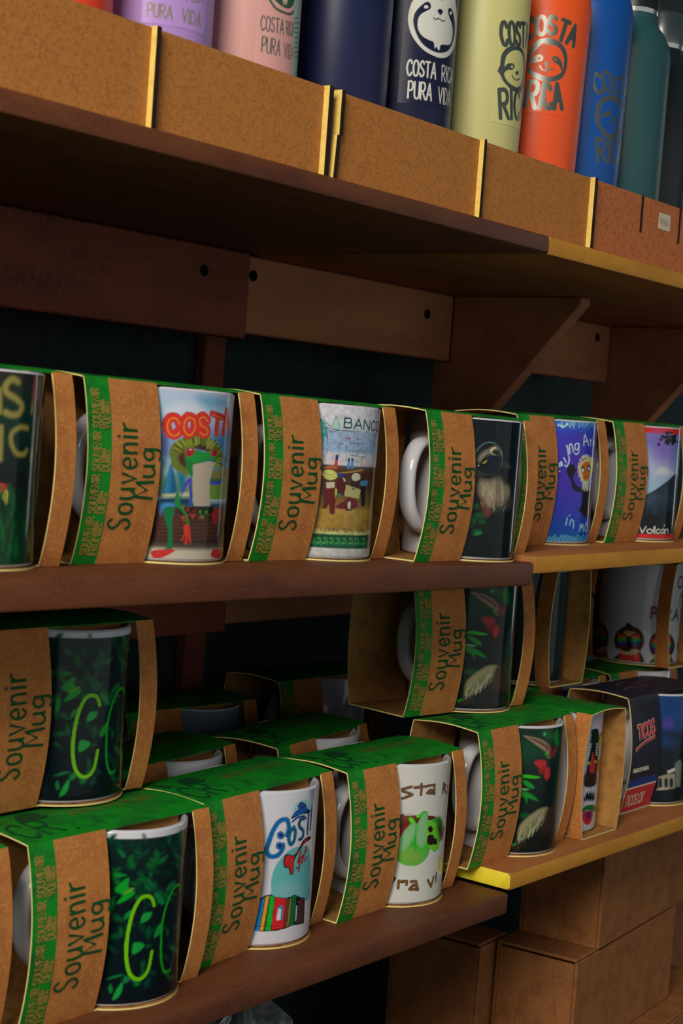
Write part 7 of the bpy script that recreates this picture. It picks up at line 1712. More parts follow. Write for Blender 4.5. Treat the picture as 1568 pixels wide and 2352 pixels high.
('l',(38,85,41),0.36,[(-29.9,16.2),(-32.7,9.7)],0.5),
('l',(180,174,152),0.36,[(-10.2,35.9),(-11.5,29.8)],0.5),
('l',(38,85,41),0.36,[(-6.7,30.2),(-11,25.8)],0.5),
('l',(38,85,41),0.36,[(-14.6,30.7),(-17.1,26.1)],0.5),
('l',(85,95,57),0.36,[(-27.6,25.5),(-30.3,21)],0.5),
('l',(85,95,57),0.36,[(-18.5,29.9),(-21.5,26)],0.5),
('l',(38,85,41),0.36,[(-5.2,34.7),(-6.8,28.3)],0.5),
('l',(161,152,123),0.36,[(-8.1,31.7),(-10.5,24.6)],0.5),
('l',(161,152,123),0.36,[(-9.9,33.4),(-12.4,29)],0.5),
('l',(161,152,123),0.36,[(-26.6,19.2),(-29.4,11.2)],0.5),
('l',(114,114,76),0.36,[(-26.9,24.3),(-27.8,17.6)],0.5),
('l',(114,114,76),0.36,[(-15.8,33.7),(-17.3,30.3)],0.5),
('l',(161,152,123),0.36,[(-28.3,24.2),(-29.4,19.3)],0.5),
('l',(85,95,57),0.36,[(-8.4,37.8),(-11.1,30.9)],0.5),
('l',(85,95,57),0.36,[(-32.3,18.3),(-33.9,14.6)],0.5),
('l',(85,95,57),0.36,[(-16,26.5),(-17.9,20.3)],0.5),
('l',(85,95,57),0.36,[(-29.7,21.2),(-30.4,12.9)],0.5),
('l',(114,114,76),0.36,[(-8.5,37.1),(-11.7,32)],0.5),
('l',(114,114,76),0.36,[(-21.3,23.8),(-22.1,15.3)],0.5),
('l',(38,85,41),0.36,[(-24.2,22.6),(-25.2,16.6)],0.5),
('l',(38,85,41),0.36,[(-23.8,21.5),(-26.2,14.6)],0.5),
('l',(114,114,76),0.36,[(-14.1,33.6),(-17.3,27)],0.5),
('l',(180,174,152),0.36,[(-29.1,15.1),(-31.8,8.2)],0.5),
('l',(114,114,76),0.36,[(-16.2,29.6),(-18.7,24)],0.5),
('l',(161,152,123),0.36,[(-25.2,25.8),(-26.3,21.5)],0.5),
('l',(85,95,57),0.36,[(-18.7,26.5),(-20.4,21.8)],0.5),
('l',(161,152,123),0.36,[(-22.8,20.6),(-24.8,15.8)],0.5),
('l',(114,114,76),0.36,[(-14.7,29.5),(-18.2,24)],0.5),
('l',(85,95,57),0.36,[(-11.8,35.7),(-15.4,32)],0.5),
('l',(161,152,123),0.36,[(-26.3,25.8),(-28.1,17.4)],0.5),
('l',(38,85,41),0.36,[(-29.6,17.1),(-31,9.6)],0.5),
('l',(38,85,41),0.36,[(-10.8,29.3),(-13.4,21.5)],0.5),
('l',(180,174,152),0.36,[(-11.6,31),(-14.4,26.9)],0.5),
('l',(161,152,123),0.36,[(-26.2,18.9),(-28.9,13.1)],0.5),
('l',(114,114,76),0.36,[(-22.3,21.6),(-24.3,15.1)],0.5),
('l',(114,114,76),0.36,[(-16.1,24.2),(-19.2,17.3)],0.5),
('l',(161,152,123),0.36,[(-31.8,20.2),(-32.6,12.7)],0.5),
('l',(85,95,57),0.36,[(-27,24.3),(-28.1,16.7)],0.5),
('l',(85,95,57),0.36,[(-27.1,17.9),(-28.1,13)],0.5),
('l',(85,95,57),0.36,[(-16.2,32.3),(-19,25.8)],0.5),
('l',(180,174,152),0.36,[(-31.2,19),(-33,12.9)],0.5),
('l',(114,114,76),0.36,[(-32,18.6),(-34.5,11.3)],0.5),
('l',(38,85,41),0.36,[(-28.9,15.9),(-31.5,12.4)],0.5),
('l',(180,174,152),0.36,[(-30.1,13.6),(-32.7,5.5)],0.5),
('l',(85,95,57),0.36,[(-21.5,22.7),(-22.9,15)],0.5),
('l',(180,174,152),0.36,[(-22.2,21.3),(-23.9,15.4)],0.5),
('l',(180,174,152),0.36,[(-30.5,14.7),(-32.7,9.8)],0.5),
('l',(85,95,57),0.36,[(-20.8,23.2),(-22.7,17.4)],0.5),
('l',(114,114,76),0.36,[(-31.6,19.7),(-33.3,14.3)],0.5),
('l',(180,174,152),0.36,[(-22.3,20),(-23.7,14.7)],0.5),
('l',(180,174,152),0.36,[(-9.8,32.1),(-11.6,27.9)],0.5),
('l',(161,152,123),0.36,[(-22.9,27.6),(-23.9,21)],0.5),
('l',(161,152,123),0.36,[(-21.9,28.1),(-23.7,23.2)],0.5),
('l',(180,174,152),0.36,[(-31.4,15.3),(-33,9.8)],0.5),
('l',(180,174,152),0.36,[(-31.3,12.8),(-32.6,7.4)],0.5),
('l',(161,152,123),0.36,[(-28,22),(-29.6,18)],0.5),
('l',(114,114,76),0.36,[(-30.9,15.5),(-33.6,7)],0.5),
('l',(85,95,57),0.36,[(-11.5,27),(-13.2,22.3)],0.5),
('l',(114,114,76),0.36,[(-11,30.4),(-13.1,27.1)],0.5),
('l',(38,85,41),0.36,[(-22.2,28.9),(-23.1,25.5)],0.5),
('l',(161,152,123),0.36,[(-30.5,21.6),(-32.3,17.2)],0.5),
('l',(85,95,57),0.36,[(-20,28),(-21.6,22.1)],0.5),
('l',(85,95,57),0.36,[(-23.8,22),(-25.2,15.3)],0.5),
('l',(114,114,76),0.36,[(-7.2,37.8),(-8.9,32.3)],0.5),
('l',(38,85,41),0.36,[(-19.9,26),(-22.2,17.6)],0.5),
('l',(85,95,57),0.36,[(-28,17.8),(-30.6,11.4)],0.5),
('l',(85,95,57),0.36,[(-7.7,34.8),(-10.1,29.2)],0.5),
('l',(180,174,152),0.36,[(-14.7,31.3),(-16.8,24)],0.5),
('l',(85,95,57),0.36,[(-7.7,31.4),(-8.9,27.4)],0.5),
('l',(161,152,123),0.36,[(-12.8,27.6),(-15.7,20.7)],0.5),
('l',(161,152,123),0.36,[(-30.2,21.1),(-32.7,12.8)],0.5),
('l',(114,114,76),0.36,[(-21.1,21.6),(-24.5,18.4)],0.5),
('l',(161,152,123),0.36,[(-27.5,17.8),(-29.1,12.7)],0.5),
('l',(180,174,152),0.36,[(-21.1,22.3),(-22.7,18.8)],0.5),
('l',(38,85,41),0.36,[(-28.6,18.3),(-31.8,14.4)],0.5),
('l',(38,85,41),0.36,[(-25.7,25.1),(-27.7,18.9)],0.5),
('b',(57,38,30),[(-5.9,36.2),(1.7,39.6),(6.3,43.4),(12.4,19.7),(-0.8,13.1),(-11.4,12.8),(-9.4,23.2)],4),
('b',(28,24,22),[(-19.9,12.9),(-8.8,17.6),(9.8,14.6),(9.6,1.1),(-17.8,5.1)],5),
('b',(47,32,26),[(-37.2,8.5),(-28.4,12),(-25.7,8.2),(-35.8,4.7)],4),
('b',(28,133,41),[(-39.4,8.4),(-35.7,10),(-33.9,9.2),(-37.7,7.1)],1.5),
('b',(38,66,47),[(5.7,60.3),(9.7,70.8),(22,34.7),(14.7,13.5),(6,37.8)],4)]
ART['S4'] = [
('bg',[(-5.1,(180,178,186)),(110.9,(167,169,180))]),
('p',(13,57,53),[(1.9,13.6),(4.2,10.8),(-3.4,4.1),(-6.1,-6.9),(32.4,-3),(27.5,7.8),(23,15.4)],1.2),
('p',(186,47,38),[(3.5,11),(22.9,12.9),(27.1,-2.1),(-1.2,-4.9)],0.8),
('b',(57,38,30),[(27.7,25.7),(26.2,17.7),(20.9,11.5),(13.2,8.5),(4.9,9.6),(-2.1,14.4),(-5.3,21.8),(-3.5,30),(2.5,36.6),(10.6,39.7),(18.7,38.5),(25,33.3)]),
('b',(47,41,34),[(6.9,39.3),(8.5,42.9),(11.1,41.9),(14.4,39.2)]),
('b',(180,142,95),[(5.5,32.6),(11.1,34.5),(18,32.2),(15.2,29.4),(9.1,28.7)]),
('b',(186,152,104),[(0.5,14),(9.2,12.1),(16.3,15.4),(23.6,14.8),(20.9,10.9),(13.2,8.5),(4.3,8.9)]),
('p',(180,38,32),[(-1.9,29.8),(8.3,31.1),(8,28.7),(-1.1,27.5)]),
('p',(190,85,28),[(-1.7,27.4),(8.5,28.8),(8.2,26.4),(-0.9,25.2)]),
('p',(57,161,38),[(-1.4,25.1),(8.7,26.5),(8.4,24.1),(-0.7,22.9)]),
('p',(19,142,104),[(-1.2,22.8),(8.9,24.1),(8.6,21.8),(-0.5,20.6)]),
('p',(19,57,142),[(-1,20.5),(9.1,21.8),(8.8,19.4),(-0.2,18.2)]),
('p',(104,28,85),[(-0.8,18.1),(9.3,19.5),(9,17.1),(-0,15.9)]),
('p',(180,38,32),[(13.3,31.7),(22.7,32.6),(22.4,30.3),(14,29.4)]),
('p',(190,85,28),[(13.5,29.4),(22.8,30.3),(22.5,27.9),(14.1,27.1)]),
('p',(57,161,38),[(13.7,27),(23,28),(22.7,25.6),(14.3,24.8)]),
('p',(19,142,104),[(13.8,24.7),(23.2,25.7),(22.9,23.3),(14.5,22.5)]),
('p',(19,57,142),[(14,22.4),(23.4,23.3),(23.1,21),(14.7,20.1)]),
('p',(104,28,85),[(14.2,20.1),(23.6,21),(23.3,18.6),(14.9,17.8)]),
('b',(19,19,22),[(9.8,19.6),(12.2,20.8),(14.2,19.4),(13.7,16.9),(11.3,16.6)]),
('b',(19,19,22),[(14,14.2),(13.8,13.5),(13.2,12.9),(12.3,12.6),(11.3,12.7),(10.6,13.1),(10.3,13.7),(10.5,14.4),(11.1,15),(12,15.3),(13,15.2),(13.7,14.8)]),
('p',(13,57,53),[(-47.3,9),(-44.6,6.3),(-47.3,-0.1),(-47.3,-10.9),(-8.6,-5.1),(-12.7,5.5),(-16.7,13)],1.2),
('p',(142,38,38),[(-47.4,6.3),(-16.7,10.5),(-12.5,-4.5),(-47.3,-9.5)],0.8),
('b',(57,38,30),[(-13.4,23.5),(-14.2,15.4),(-18.3,8.9),(-26.1,5.6),(-40.7,5.5),(-47.3,10.3),(-47.2,18.2),(-47.2,26.4),(-47.3,32.5),(-32.4,36.7),(-22.1,36),(-16,31)]),
('b',(47,41,34),[(-40.6,35.6),(-36.7,39.6),(-31.8,39),(-27,36.5)]),
('b',(180,142,95),[(-46.9,28.2),(-31.1,31.5),(-22.5,29.6),(-25.3,26.7),(-33.8,25.5)]),
('b',(186,152,104),[(-47.3,9.6),(-31.8,8.8),(-23.1,12.6),(-16.2,12.4),(-18.3,8.4),(-26.1,5.6),(-42.8,4.7)]),
('p',(180,38,32),[(-47.3,25.9),(-36.3,27.7),(-36.6,25.2),(-47.3,23.6)]),
('p',(190,85,28),[(-47.3,23.5),(-35.6,25.4),(-35.8,22.9),(-47.3,21.2)]),
('p',(57,161,38),[(-47.3,21.1),(-34.9,23.1),(-35.1,20.6),(-47.3,18.8)]),
('p',(19,142,104),[(-47.3,18.8),(-34.2,20.8),(-34.4,18.3),(-47.3,16.4)]),
('p',(19,57,142),[(-47.3,16.4),(-33.6,18.4),(-33.8,16),(-47.3,14)]),
('p',(104,28,85),[(-47.3,14),(-33,16.1),(-33.2,13.7),(-47.3,11.6)]),
('p',(180,38,32),[(-28.3,28.8),(-18.3,30.2),(-18.5,27.8),(-27.3,26.5)]),
('p',(190,85,28),[(-27.9,26.4),(-18,27.9),(-18.2,25.5),(-26.9,24.2)]),
('p',(57,161,38),[(-27.5,24.1),(-17.7,25.5),(-17.9,23.1),(-26.5,21.9)]),
('p',(19,142,104),[(-27,21.8),(-17.4,23.2),(-17.6,20.8),(-26.1,19.5)]),
('p',(19,57,142),[(-26.6,19.5),(-17.1,20.9),(-17.3,18.5),(-25.7,17.2)]),
('p',(104,28,85),[(-26.2,17.1),(-16.8,18.6),(-17,16.2),(-25.3,14.9)]),
('b',(19,19,22),[(-31.6,16.4),(-28.3,17.8),(-25.8,16.6),(-26.1,14),(-29.1,13.6)]),
('b',(19,19,22),[(-26.2,11.2),(-26.4,10.5),(-27.1,9.9),(-28.2,9.5),(-29.4,9.5),(-30.5,9.8),(-31,10.5),(-30.8,11.2),(-29.9,11.8),(-28.7,12.2),(-27.5,12.2),(-26.6,11.8)]),
('p',(13,57,53),[(38.9,11.8),(40.9,8.8),(34.7,3),(32.9,-7.6),(87.9,-10.6),(70.3,2.5),(61.9,11.1)],1.2),
('p',(114,142,38),[(40.2,9.1),(61.8,8.6),(69.7,-7.4),(36.6,-6.2)],0.8),
('b',(57,38,30),[(70,20.6),(67.3,12.8),(59.1,7.4),(49.8,5.5),(41.5,7.5),(35.6,13.1),(33.1,20.8),(34.3,28.7),(39,34.7),(46.6,37),(55.7,34.9),(64.7,28.8)]),
('b',(47,41,34),[(42.9,36.9),(44.4,40.4),(46.9,39.2),(50.5,36.1)]),
('b',(180,142,95),[(41.8,30.4),(47.1,31.8),(54.9,28.7),(51.6,26.2),(45.2,26.2)]),
('b',(186,152,104),[(37.7,12.4),(45.6,9.5),(53.2,12),(63,10.4),(59,6.9),(49.8,5.5),(41,6.9)]),
('p',(180,38,32),[(35.5,28.3),(44.4,28.6),(44.1,26.3),(36.1,26)]),
('p',(190,85,28),[(35.7,26),(44.6,26.3),(44.3,23.9),(36.3,23.7)]),
('p',(57,161,38),[(35.9,23.6),(44.8,24),(44.5,21.6),(36.5,21.3)]),
('p',(19,142,104),[(36.1,21.3),(45,21.6),(44.8,19.3),(36.7,19)]),
('p',(19,57,142),[(36.3,19),(45.3,19.3),(45,16.9),(36.9,16.7)]),
('p',(104,28,85),[(36.5,16.6),(45.5,16.9),(45.2,14.6),(37.1,14.3)]),
('p',(180,38,32),[(49.4,28.7),(61,28.5),(60.6,26.2),(50.1,26.4)]),
('p',(190,85,28),[(49.6,26.3),(61.4,26.1),(61,23.8),(50.4,24)]),
('p',(57,161,38),[(49.9,24),(61.7,23.8),(61.3,21.4),(50.6,21.7)]),
('p',(19,142,104),[(50.1,21.7),(62,21.4),(61.6,19.1),(50.9,19.3)]),
('p',(19,57,142),[(50.3,19.3),(62.4,19),(62,16.7),(51.1,16.9)]),
('p',(104,28,85),[(50.6,17),(62.7,16.7),(62.3,14.3),(51.4,14.6)]),
('b',(19,19,22),[(46.1,16.9),(48.5,17.9),(50.7,16.3),(50.2,13.9),(47.6,13.9)]),
('b',(19,19,22),[(50.4,11.1),(50.2,10.4),(49.5,9.9),(48.6,9.7),(47.6,9.9),(46.8,10.4),(46.5,11.1),(46.7,11.7),(47.3,12.3),(48.3,12.4),(49.3,12.3),(50.1,11.8)]),
('p',(13,57,53),[(87.8,7.9),(87.8,4.9),(87.9,-1.2),(78,-10.7),(87.3,-9.9),(87.4,1),(87.5,8.8)],1.2),
('p',(57,142,57),[(87.8,5.2),(87.5,6.3),(87.4,-9),(87.9,-10.5)],0.8),
('b',(57,38,30),[(87.4,19.2),(87.4,11.1),(87.5,4.9),(87.7,2.1),(87.8,3.7),(87.9,9.1),(76.7,18.2),(80.8,25.8),(87.9,31.2),(87.7,33.9),(87.6,32.3),(87.5,27)]),
('b',(47,41,34),[(87.8,33.6),(87.8,37.2),(87.7,36.1),(87.7,33.2)]),
('b',(180,142,95),[(87.8,27),(87.7,28.6),(87.6,26),(87.6,23.3),(87.7,22.8)]),
('b',(186,152,104),[(87.9,8.5),(87.7,5.9),(87.6,8.9),(87.5,8.2),(87.5,4.3),(87.7,2.1),(87.8,3.1)]),
('p',(180,38,32),[(87.9,24.6),(87.8,25.3),(87.8,22.9),(87.9,22.3)]),
('p',(190,85,28),[(87.9,22.2),(87.8,22.9),(87.8,20.5),(87.9,19.9)]),
('p',(57,161,38),[(87.9,19.9),(87.7,20.5),(87.8,18.1),(87.9,17.5)]),
('p',(19,142,104),[(87.9,17.5),(87.7,18.2),(87.7,15.8),(87.9,15.1)]),
('p',(19,57,142),[(87.9,15.1),(87.7,15.8),(87.7,13.4),(87.9,12.8)]),
('p',(104,28,85),[(87.9,12.7),(87.7,13.4),(87.7,11),(87.9,10.4)]),
('p',(180,38,32),[(87.7,25.6),(87.5,26.3),(87.5,23.9),(87.7,23.3)]),
('p',(190,85,28),[(87.7,23.3),(87.5,23.9),(87.5,21.5),(87.7,20.9)]),
('p',(57,161,38),[(87.7,20.9),(87.5,21.6),(87.5,19.2),(87.7,18.6)]),
('p',(19,142,104),[(87.7,18.5),(87.5,19.2),(87.5,16.8),(87.6,16.2)]),
('p',(19,57,142),[(87.7,16.2),(87.5,16.8),(87.5,14.5),(87.6,13.8)]),
('p',(104,28,85),[(87.7,13.8),(87.5,14.5),(87.5,12.1),(87.6,11.5)]),
('b',(19,19,22),[(87.7,13.5),(87.7,14.6),(87.6,13.2),(87.7,10.6),(87.7,10.5)]),
('b',(19,19,22),[(87.7,7.8),(87.7,7.1),(87.7,6.6),(87.7,6.3),(87.7,6.4),(87.7,6.9),(87.7,7.5),(87.7,8.2),(87.7,8.8),(87.7,9),(87.7,8.9),(87.7,8.5)]),
('t',(28,28,38),2.82,'P',32.8,49.7,11.6,-1.1,0.846,0,0.2),
('t',(142,28,47),1.92,'P',32.8,49.7,11.6,-1.1,0.846,0,0.2),
('t',(28,28,38),2.82,'U',39.2,49.1,11.1,-2.1,0.885,0,0.2),
('t',(28,57,123),1.92,'U',39.2,49.1,11.1,-2.1,0.885,0,0.2),
('t',(28,28,38),2.82,'R',50.6,49.2,11.1,-3.3,1.112,0,0.2),
('t',(57,114,57),1.92,'R',50.6,49.2,11.1,-3.3,1.112,0,0.2),
('t',(28,28,38),2.82,'A',61.9,48.9,11.2,-4.3,1.438,0,0.2),
('t',(19,104,66),1.92,'A',61.9,48.9,11.2,-4.3,1.438,0,0.2),
('t',(28,28,38),2.82,'V',87.9,46.6,11.7,135,0.02,0,0.2),
('t',(85,28,57),1.92,'V',87.9,46.6,11.7,135,0.02,0,0.2),
('t',(57,38,41),2.48,'L',51.7,83.6,11.7,-2.2,1.059,0,0.2),
('t',(57,38,41),2.48,'O',65.8,82.9,11.8,-3.9,1.458,0,0.2),
('t',(57,38,41),2.48,'V',87.9,81.1,12.1,135,0.019,0,0.2),
('t',(28,47,104),2.26,'I',70.6,64.1,11.9,-6.1,3.944,0,0.2),
('t',(28,47,104),2.26,'S',87.9,62.6,12.5,135,0.023,0,0.2)]
ART['L5'] = [
('bg',[(0.8,(180,178,190)),(106.1,(186,180,190))]),
('b',(15,28,24),[(60.2,86.7),(60.5,91.9),(70.1,91.7),(74.6,85.2),(74.3,78.6),(78.1,71.4),(76.2,62.4),(77.2,50.2),(77.2,42.2),(57.7,42),(57.5,52.6),(58.9,64.4),(59.7,74.2)]),
('b',(47,28,28),[(57.3,53.9),(74.8,51.9),(77.3,41.5),(57.8,41.3)],2),
('p',(190,195,190),[(69.4,79.2),(76.6,76.9),(70.4,77.2)]),
('p',(190,195,190),[(62.6,79.9),(58.7,78.9),(62.3,78.1)]),
('p',(190,195,190),[(69.6,76.8),(76.6,74.6),(70.5,74.8)]),
('p',(190,195,190),[(62.1,77.6),(58.1,76.6),(61.8,75.7)]),
('p',(190,195,190),[(69.7,74.4),(76.6,72.2),(70.6,72.4)]),
('p',(190,195,190),[(61.5,75.2),(57.5,74.2),(61.2,73.4)]),
('p',(190,195,190),[(69.8,72),(76.6,69.8),(70.8,70)]),
('p',(190,195,190),[(61,72.9),(56.9,71.9),(60.7,71.1)]),
('p',(190,195,190),[(70,69.6),(76.6,67.4),(70.9,67.6)]),
('p',(190,195,190),[(60.5,70.6),(56.4,69.6),(60.2,68.7)]),
('b',(186,41,41),[(64.9,71.8),(68.2,66.1),(71.1,57.8),(69.8,52.6),(63.5,53.4),(61.8,57.5),(63.5,65.3)]),
('b',(142,180,38),[(62.6,62.1),(62.5,61.3),(61.8,60.9),(60.9,60.8),(59.9,61),(59.2,61.6),(58.9,62.4),(59,63.1),(59.6,63.6),(60.5,63.7),(61.5,63.4),(62.3,62.8)]),
('b',(142,180,38),[(74,62),(73.8,61.4),(72.8,61),(71.5,61),(70.3,61.4),(69.3,62),(68.9,62.7),(69.1,63.3),(69.9,63.7),(71,63.7),(72.4,63.4),(73.5,62.8)]),
('p',(190,186,195),[(56.9,41.4),(66.6,39.7),(79.9,41),(80.6,30.9),(78.2,21.9),(57.5,27.5)]),
('b',(15,28,24),[(57.9,32.7),(63.2,38.8),(71,37.8),(76.7,31.6),(74,26.7),(59.4,27.9)]),
('p',(195,191,199),[(59.2,39.5),(61.6,39.3),(61.1,35.1)]),
('p',(195,191,199),[(59.5,27.3),(62.1,27),(60.5,30.5)]),
('p',(195,191,199),[(61.6,39.3),(64.3,39),(63.9,32.8)]),
('p',(195,191,199),[(62.1,27),(64.9,26.7),(63.1,30.2)]),
('p',(195,191,199),[(64.3,39),(67.3,38.7),(66.4,34.5)]),
('p',(195,191,199),[(64.9,26.7),(68.1,26.3),(65.9,29.9)]),
('p',(195,191,199),[(67.3,38.7),(70.6,38.2),(69.8,32)]),
('p',(195,191,199),[(68.1,26.3),(71.7,25.7),(69,29.4)]),
('p',(195,191,199),[(70.6,38.2),(74.7,37.6),(73.1,33.5)]),
('p',(195,191,199),[(71.7,25.7),(76.3,25),(72.7,28.9)]),
('l',(195,191,199),0.62,[(59,31.3),(59.9,38.5)]),
('l',(195,191,199),0.62,[(76,30.4),(71.8,38.4)]),
('b',(22,104,47),[(57.2,22.2),(65.2,24.6),(82.9,21),(83.6,15.5),(68.6,18.9),(62.4,20.3),(58.1,18.1)]),
('b',(186,38,41),[(58.1,18.1),(63.6,19.5),(73.4,17.4),(74.6,11.9),(69.3,6.8),(61.9,7.8),(57.7,13.5)]),
('b',(85,28,85),[(62.1,18.4),(68.7,18.2),(70.9,13.8),(66.1,10.6),(62.8,13.7)],2),
('b',(22,104,47),[(74.6,77.2),(76.3,86.3),(89.7,88.2),(83.6,81.2),(78,76.1)]),
('b',(161,190,47),[(76.3,78.3),(79.3,83.9),(84.9,83),(80.2,77.1)]),
('b',(186,66,41),[(76.2,62.4),(89.7,64.1),(89.6,60.4),(89.7,50.1),(78.9,52.6)]),
('b',(19,57,41),[(89.7,90.9),(89.6,96.6),(89.6,74),(89.7,66.9)],3),
('b',(186,190,195),[(36.8,107.4),(41.8,106.3),(40.9,100.4),(37.5,99)]),
('b',(180,38,47),[(37.6,98.3),(41,99),(40.8,96.4),(38.2,95.7)]),
('b',(28,133,47),[(38.3,95.1),(40.8,96.4),(40.4,89.9),(39,89.8)])]
ART['L6'] = [
('bg',[(3.2,(13,28,32)),(21.7,(11,19,24)),(49.7,(13,24,32)),(68.7,(11,28,47)),(72.2,(11,47,98)),(84.8,(13,57,117)),(105.4,(13,57,114)),(105.9,(195,195,193)),(108.5,(195,195,193))]),
('b',(66,57,142),[(-34.8,78.1),(-29.2,83.9),(-22.6,82.5),(-20.1,75.4),(-28.3,74.1)],6),
('b',(19,57,104),[(-47.8,63),(-30.8,67),(-16.5,59.7),(-37.3,56.7)],12),
('b',(15,57,95),[(-40.3,49.5),(-35.3,50.5),(-35,47),(-39.4,46.8)],5),
('p',(167,167,161),[(-49.6,33.2),(-46,32.1),(-46.3,27.8),(-48,22),(-49.7,21.8)]),
('b',(104,104,85),[(-46.4,25),(-38.3,25.7),(-36.8,21.5),(-37.6,17.2),(-45.4,16.6),(-46.8,20.7)]),
('b',(28,38,38),[(-45.3,23.7),(-38.9,24.2),(-38.3,22.1),(-45.1,21.6)]),
('p',(142,133,117),[(-32.9,27.3),(-22.4,30.2),(-14,29.8),(-12.3,15.5),(-31.8,14.6)],1),
('p',(186,180,171),[(-24.4,33.1),(-14.8,36),(-13.3,32.7),(-22.4,30.2)]),
('p',(161,152,142),[(-33.7,15.2),(-21.1,17.5),(-20.8,14.5),(-33.6,13.9)]),
('b',(28,38,41),[(-31.6,17.5),(-32.3,24.5),(-30.9,25.9),(-29.2,24.6),(-28.5,17.5)]),
('b',(28,38,41),[(-25.3,17.6),(-26,24.6),(-24.5,26),(-22.7,24.6),(-22,17.5)]),
('b',(28,38,41),[(-19.3,17.4),(-20.1,24.5),(-18.4,25.8),(-16.3,24.3),(-15.5,17.2)]),
('p',(104,114,104),[(-15.2,39.9),(-8.2,43.7),(-5,39.1),(-4,16.2),(-11.4,16.9)],2),
('l',(142,142,133),0.66,[(-10.7,36.8),(-8.7,18.1)])]
ART['S1'] = ART['L1']; ART['S2'] = ART['L4']
BOT['navyd'] = [
('bg',[(0,(17,22,54)),(300,(17,22,54))]),
('b',(206,204,196),[(-31.2,142),(-33.2,136.8),(-34,130.1),(-33.3,124.5),(-30.7,118),(-26.2,112.4),(-20.1,107.9),(-12.8,105.8),(-6.4,105.5),(0.5,107.5),(7.1,112.1),(13.3,119.4),(14.7,129.3),(13.3,137.5),(9.8,145.1),(5,151),(-4.3,154),(-15.4,152.9),(-24.5,149.4)]),
('b',(17,22,54),[(-23.4,140.6),(-20.6,142),(-18.3,140.7),(-18.2,137.7),(-20.5,136),(-24.3,133.4),(-26.5,130.1),(-27,125.7),(-25.8,121.2),(-22.3,117.6),(-16.9,115.8),(-13.6,115),(-12.2,110.9),(-10.9,112.5),(-8.8,110.2),(-8.5,111.6),(-7.7,110.6),(-7.3,113.9),(-4.5,115.3),(1.8,116.4),(5.7,119.9),(6.7,125.6),(4.5,131.2),(0.4,135.2),(-1.8,138.4),(-1.1,141.6),(2.1,141.8),(6.5,138.1),(10.5,131.3),(10.5,124.5),(5.5,116.1),(-0.6,111),(-8.7,108.6),(-16.4,109.5),(-22.7,112.9),(-27,118.4),(-29.9,125.4),(-30,131.1),(-28,135.6)]),
('b',(206,204,196),[(-20,138.6),(-20.1,137.9),(-20.7,137.4),(-21.5,137.1),(-22.3,137.1),(-23,137.5),(-23.2,138.1),(-23.1,138.7),(-22.5,139.3),(-21.7,139.6),(-20.9,139.5),(-20.2,139.2)]),
('b',(206,204,196),[(3,139.1),(2.9,138.4),(2.4,137.8),(1.7,137.4),(1,137.4),(0.4,137.8),(0.1,138.4),(0.2,139.1),(0.7,139.7),(1.3,140),(2.1,140),(2.7,139.7)]),
('b',(17,22,54),[(-12.3,137.1),(-10.4,139),(-7.5,138.3),(-7.8,136.4),(-9.7,134.8),(-11.2,136)]),
('s',(17,22,54),0.81,[(-15.2,131.9),(-13.5,131),(-10.6,132.1),(-7.2,131.1),(-4.6,132)]),
('b',(17,22,54),[(-11,145.8),(-7.9,146.4),(-8.7,145.1)]),
('t',(206,204,196),1.25,'COSTA',-32,89.7,10.7,1.3,0.566,0,0.2),
('t',(206,204,196),1.03,'RICA',-3.1,90.1,10.6,4.1,0.628,0,0.2),
('t',(206,204,196),1.25,'PURA',-30,74.1,11.4,1.3,0.545,0,0.2),
('t',(206,204,196),0.96,'VIDA',-5,74.1,11,4.5,0.584,0,0.2)]
BOTD['navyd'] = (-58.1,27.9,0.0701,0.1580)
BOT['cream'] = [
('bg',[(0,(196,190,126)),(300,(196,190,126))]),
('t',(116,120,114),3.16,'COSTA',-19,133.9,17,10.3,0.559,1,0.2),
('t',(116,120,114),3.37,'RICA',-14.5,80.2,20.7,9.2,0.687,1,0.2),
('m',(116,120,114),[(-17.7,128.6),(-13.2,133.6),(-5.9,136.1),(1.3,136.5),(9.4,133),(16.3,123.6),(16.8,112.6),(8.5,104.5),(1.7,102.9),(-6.4,103),(-14.4,107.3),(-18.2,112.1),(-20.5,114.5),(-18.9,119.3),(-19,123.4)]),
('b',(196,190,126),[(-15,118.2),(-14.2,126.5),(-8.7,131.8),(-1.7,133.5),(4.3,131.7),(7.6,126.1),(9.1,118.1),(6.8,110.6),(2,106.9),(-3.9,106.3),(-10.3,108.1),(-14.3,111.9)]),
('m',(116,120,114),[(-15.9,113.4),(-15,118.2),(-11.9,121.5),(-6.9,122.6),(-4.9,120.8),(-7,118),(-11.9,116.7)]),
('b',(196,190,126),[(-6.7,120.2),(-6.8,119.7),(-7.1,119.2),(-7.6,118.9),(-8.2,119),(-8.6,119.3),(-8.8,119.8),(-8.7,120.4),(-8.4,120.8),(-7.9,121.1),(-7.4,121.1),(-6.9,120.7)]),
('ms',(116,120,114),0.92,[(-6.8,113.9),(-4.7,112),(-0.7,111.6),(3.8,113.6)]),
('m',(116,120,114),[(-3.2,117),(-0.1,118.6),(1.1,117.1),(-1.3,115.1)])]
BOTD['cream'] = (-37.0,37.2,0.0762,0.1612)
